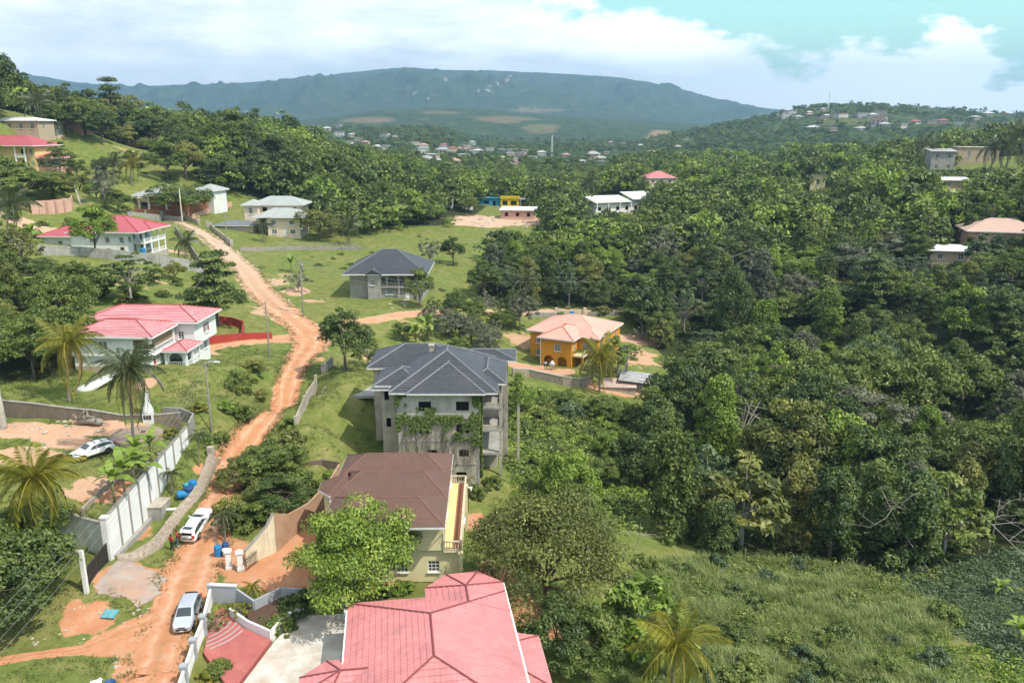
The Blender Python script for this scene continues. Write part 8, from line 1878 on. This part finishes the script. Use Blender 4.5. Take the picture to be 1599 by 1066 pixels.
_p = ghit(852, 578); person('person in white shirt and green skirt on the orange house patio', _p + Vector((0, 0, .3)), R(200), pmat('shirt_white', (.62, .6, .62), (.56, .54, .56), 3, .8, .1), pmat('skirt_green', (.02, .12, .05), (.02, .09, .04), 3, .85, .1), SHOEB, A1)
# ------------------------------------------------------------------ the far town: every house a thing, told apart by where it stands
def far_house_mesh(seed):
    g = random.Random(seed); w, d, h = g.uniform(8, 14), g.uniform(7, 10), g.choice((3.4, 3.6, 6.4)); b = MB(); b.box(-w/2, w/2, 0, d, -4, h); 
    for i in range(int(w / 3)): x = -w/2 + 1.2 + i * 3; b.box(x, x + 1.1, -.06, 0, 1.2, 2.4); 
    return b, w, d, h
FW = [pmat('far_wall_white', (.48, .46, .42), (.40, .38, .34), .3, .9, 0), pmat('far_wall_tan', (.42, .34, .25), (.36, .29, .21), .3, .9, 0), pmat('far_wall_pink', (.44, .31, .26), (.38, .27, .23), .3, .9, 0), pmat('far_wall_grey', (.40, .38, .35), (.33, .31, .29), .3, .9, 0)]
FR = [pmat('far_roof_pale', (.46, .46, .45), (.36, .35, .33), .3, .8, 0), T_GREY, pmat('far_roof_salmon', (.42, .26, .21), (.36, .22, .18), .3, .8, 0), pmat('far_roof_red', (.34, .10, .10), (.28, .08, .08), .3, .8, 0), T_TIN, MATS['concrete_pale']]; RW = ['white', 'grey', 'salmon', 'red', 'tin', 'flat pale']; WWRD = ['white', 'tan', 'pink', 'grey']
FHM = []
for k in range(6):
    g = random.Random(k); w, d, h = g.uniform(8, 13), g.uniform(7, 9.5), (3.4, 3.6, 6.2)[k % 3]; b = MB(); b.box(-w/2, w/2, 0, d, -4, h); wm = b.mesh('wall', FW[0], uv=False); b = MB()
    if k % 2: b.box(-w/2-.5, w/2+.5, -.5, d+.5, h+.004, h + .35)
    else:
        for f in hip_faces(-w/2-.7, w/2+.7, -.7, d+.7, h + .05, .4): b.poly(f)
    rm = b.mesh('roof', T_GREY); b = MB()
    for i in range(3): x = -w/2 + w * (i + .3) / 3; b.box(x, x + 1.3, -.08, -.004, 1.1, 2.5)
    FHM.append((wm, rm, b.mesh('windows', M_DARK, uv=False), w, d, h))
def place_far():
    H_ = {}
    for zone, lst in acc.items():
        for it in lst: H_.setdefault((zone, it[4], it[5]), []).append(it)
    for (zone, wi, ri), lst in H_.items():
        lst.sort(key=lambda i: i[0]); n = len(lst)
        for i, (u, v, p, k, wi, ri, s) in enumerate(lst):
            lab = f'far {WWRD[wi]} house with {RW[ri]} roof {zone}' + ('' if n == 1 else ', leftmost such' if i == 0 else ', rightmost such' if i == n - 1 else f', {ORD[min(i, 8)]} from left')
            wm, rm, wn, w, d, h = FHM[k]; t = thing('far_house', lab, 'house', p, g_.uniform(-.5, .5), 'far houses of the valley'); t.scale = (s, s, s)
            for m, nm, mt in ((wm, 'wall', FW[wi]), (rm, 'roof', FR[ri]), (wn, 'windows', None)):
                o = inst(m, nm, t)
                if mt: o.material_slots[0].link = 'OBJECT'; o.material_slots[0].material = mt
place_far()
def mast(label, u, v, h):
    g = ghit(u, v) or ghit(u, v + 12); t = thing('radio_mast', label, 'mast', g); b = MB()
    for sx, sy in ((-1, -1), (1, -1), (1, 1), (-1, 1)): b.tube([(sx * 1.2, sy * 1.2, -1), (sx * .3, sy * .3, h)], .16, 4)
    n = int(h / 4)
    for k in range(n): z = h * k / n; w = 1.2 - .9 * k / n; b.tube([(-w, -w, z), (w, -w, z + h / n)], .09, 3); b.tube([(w, -w, z), (-w, -w, z + h / n)], .09, 3); b.tube([(-w, w, z), (w, w, z + h / n)], .09, 3)
    b.obj('lattice', M_FRAME, t, uv=False)
mast('tall lattice radio mast right of the valley town', 862, 245, 24); mast('thin mast on the crest of the right hill', 1293, 174, 30)
# ------------------------------------------------------------------ air, sky, sun, camera
def build_world():
    w = bpy.data.worlds.new('World'); scene.world = w; w.use_nodes = True
    nt = w.node_tree; nt.nodes.clear()
    class T(NT):
        def __init__(s): s.t = nt
    t = T()
    out = t.n('ShaderNodeOutputWorld'); bg = t.n('ShaderNodeBackground'); bg.inputs[1].default_value = 0.13
    sky = t.n('ShaderNodeTexSky'); sky.sky_type = 'NISHITA'; sky.sun_disc = False
    sky.sun_elevation = SUN_EL; sky.sun_rotation = SUN_ROT; sky.altitude = 50; sky.air_density = 1.2; sky.dust_density = 1.5; sky.ozone_density = 1.5
    d = t.n('ShaderNodeTexCoord').outputs['Generated']
    sep = t.n('ShaderNodeSeparateXYZ'); t.l(d, sep.inputs[0])
    x, y, z = sep.outputs
    # clouds live on a curved layer overhead: direction divided by its height
    zz = t.math('ADD', t.math('MAXIMUM', z, 0.0), .10)
    cx = t.math('DIVIDE', x, zz); cy = t.math('DIVIDE', y, zz)
    cv = t.n('ShaderNodeCombineXYZ'); t.l(cx, cv.inputs[0]); t.l(cy, cv.inputs[1])
    big = t.noise(cv.outputs[0], .55, 6, .55)
    st = t.n('ShaderNodeMapping'); st.inputs['Scale'].default_value = (5.5, 5.5, 13.0); t.l(d, st.inputs[0])
    puff = t.noise(st.outputs[0], 1.0, 7, .58)
    st2 = t.n('ShaderNodeMapping'); st2.inputs['Scale'].default_value = (2.2, 2.2, 12.0); st2.inputs['Location'].default_value = (3.1, 1.7, .4); t.l(d, st2.inputs[0])
    band = t.noise(st2.outputs[0], 1.0, 6, .6)
    # a bank of cloud over the land (west), clear blue to the east: height above the bank's sloping top
    az = t.math('ARCTAN2', x, t.math('MAXIMUM', y, .001))
    top = t.math('SUBTRACT', .172, t.math('MULTIPLY', t.math('MAXIMUM', az, -.4), .26))
    over = t.math('SUBTRACT', top, z)
    cov = t.math('ADD', t.math('MULTIPLY', over, 9.0), t.math('MULTIPLY', t.math('SUBTRACT', puff, .5), 2.8))
    cov = t.rng(cov, -.05, .10)
    # scattered cloud in the rest of the sky
    sc = t.math('MULTIPLY', t.rng(big, .42, .58), t.rng(z, .3, .55))
    cov = t.math('MAXIMUM', cov, sc)
    grey = t.rng(t.math('ADD', t.math('MULTIPLY', band, .75), t.math('MULTIPLY', puff, .35)), .43, .68)
    west = t.rng(az, -.15, .45)
    grey = t.math('MAXIMUM', grey, t.math('MULTIPLY', west, .88))
    cl = t.mix(grey, CLOUD_DARK, CLOUD_LIGHT)
    skyc = t.mix(1.0, sky.outputs[0], t.mix(t.rng(z, .22, .45), SKY_TINT, (1.0, 1.0, .97)), 'MULTIPLY')
    col = t.mix(cov, skyc, cl)
    t.l(col, bg.inputs[0]); t.l(bg.outputs[0], out.inputs[0])
SUN_EL, SUN_AZ = R(54), R(121)          # azimuth clockwise from +Y (the way we look)
SUN_ROT = SUN_AZ
CLOUD_DARK, CLOUD_LIGHT = (5.0, 5.9, 6.5), (13.5, 13.6, 13.2)
SKY_TINT = (1.25, 1.75, 1.35)
build_world()
sd = bpy.data.lights.new('sun', 'SUN'); sd.energy = 4.2; sd.angle = R(.6); sd.color = (1, .945, .84)
so = bpy.data.objects.new('sun', sd); COL.objects.link(so)
_dir = Vector((math.sin(SUN_AZ) * math.cos(SUN_EL), math.cos(SUN_AZ) * math.cos(SUN_EL), math.sin(SUN_EL)))
so.rotation_euler = _dir.to_track_quat('Z', 'Y').to_euler(); so.location = (60, 0, 120)

def build_haze():
    m = bpy.data.materials.new('haze'); m.use_nodes = True; nt = m.node_tree; nt.nodes.clear()
    o = nt.nodes.new('ShaderNodeOutputMaterial'); v = nt.nodes.new('ShaderNodeVolumePrincipled')
    v.inputs['Color'].default_value = (.42, .68, 1.0, 1); v.inputs['Density'].default_value = HAZE; v.inputs['Anisotropy'].default_value = .35
    nt.links.new(v.outputs[0], o.inputs['Volume'])
    b = MB(); b.box(-9400, 9400, -9400, 9400, -40, 620)
    h = b.obj('haze', m, uv=False); h['kind'] = 'stuff'; h['label'] = 'pale blue haze softening the far hills'
HAZE = 1.55e-4
build_haze()

cam = bpy.data.cameras.new('camera'); co = bpy.data.objects.new('camera', cam); COL.objects.link(co)
cam.sensor_width = 36; cam.lens = CF / 1599 * 36; cam.clip_end = 40000; cam.clip_start = .5
co.location = (0, 0, CAMH); co.rotation_euler = (PI / 2 - CP, 0, 0)
scene.camera = co
EXPOSURE = .42
vs = scene.view_settings; vs.view_transform = 'Standard'; vs.look = 'None'; vs.exposure = EXPOSURE if 'EXPOSURE' in globals() else 0.0; vs.gamma = 1
cy = scene.cycles; cy.use_denoising = True
try: cy.denoiser = 'OPENIMAGEDENOISE'; cy.denoising_input_passes = 'RGB_ALBEDO_NORMAL'; cy.denoising_prefilter = 'ACCURATE'
except Exception: pass
cy.max_bounces = 6; cy.diffuse_bounces = 3; cy.glossy_bounces = 2; cy.transmission_bounces = 3; cy.transparent_max_bounces = 6; cy.volume_bounces = 0
cy.caustics_reflective = False; cy.caustics_refractive = False
cy.use_adaptive_sampling = True; cy.adaptive_threshold = .015
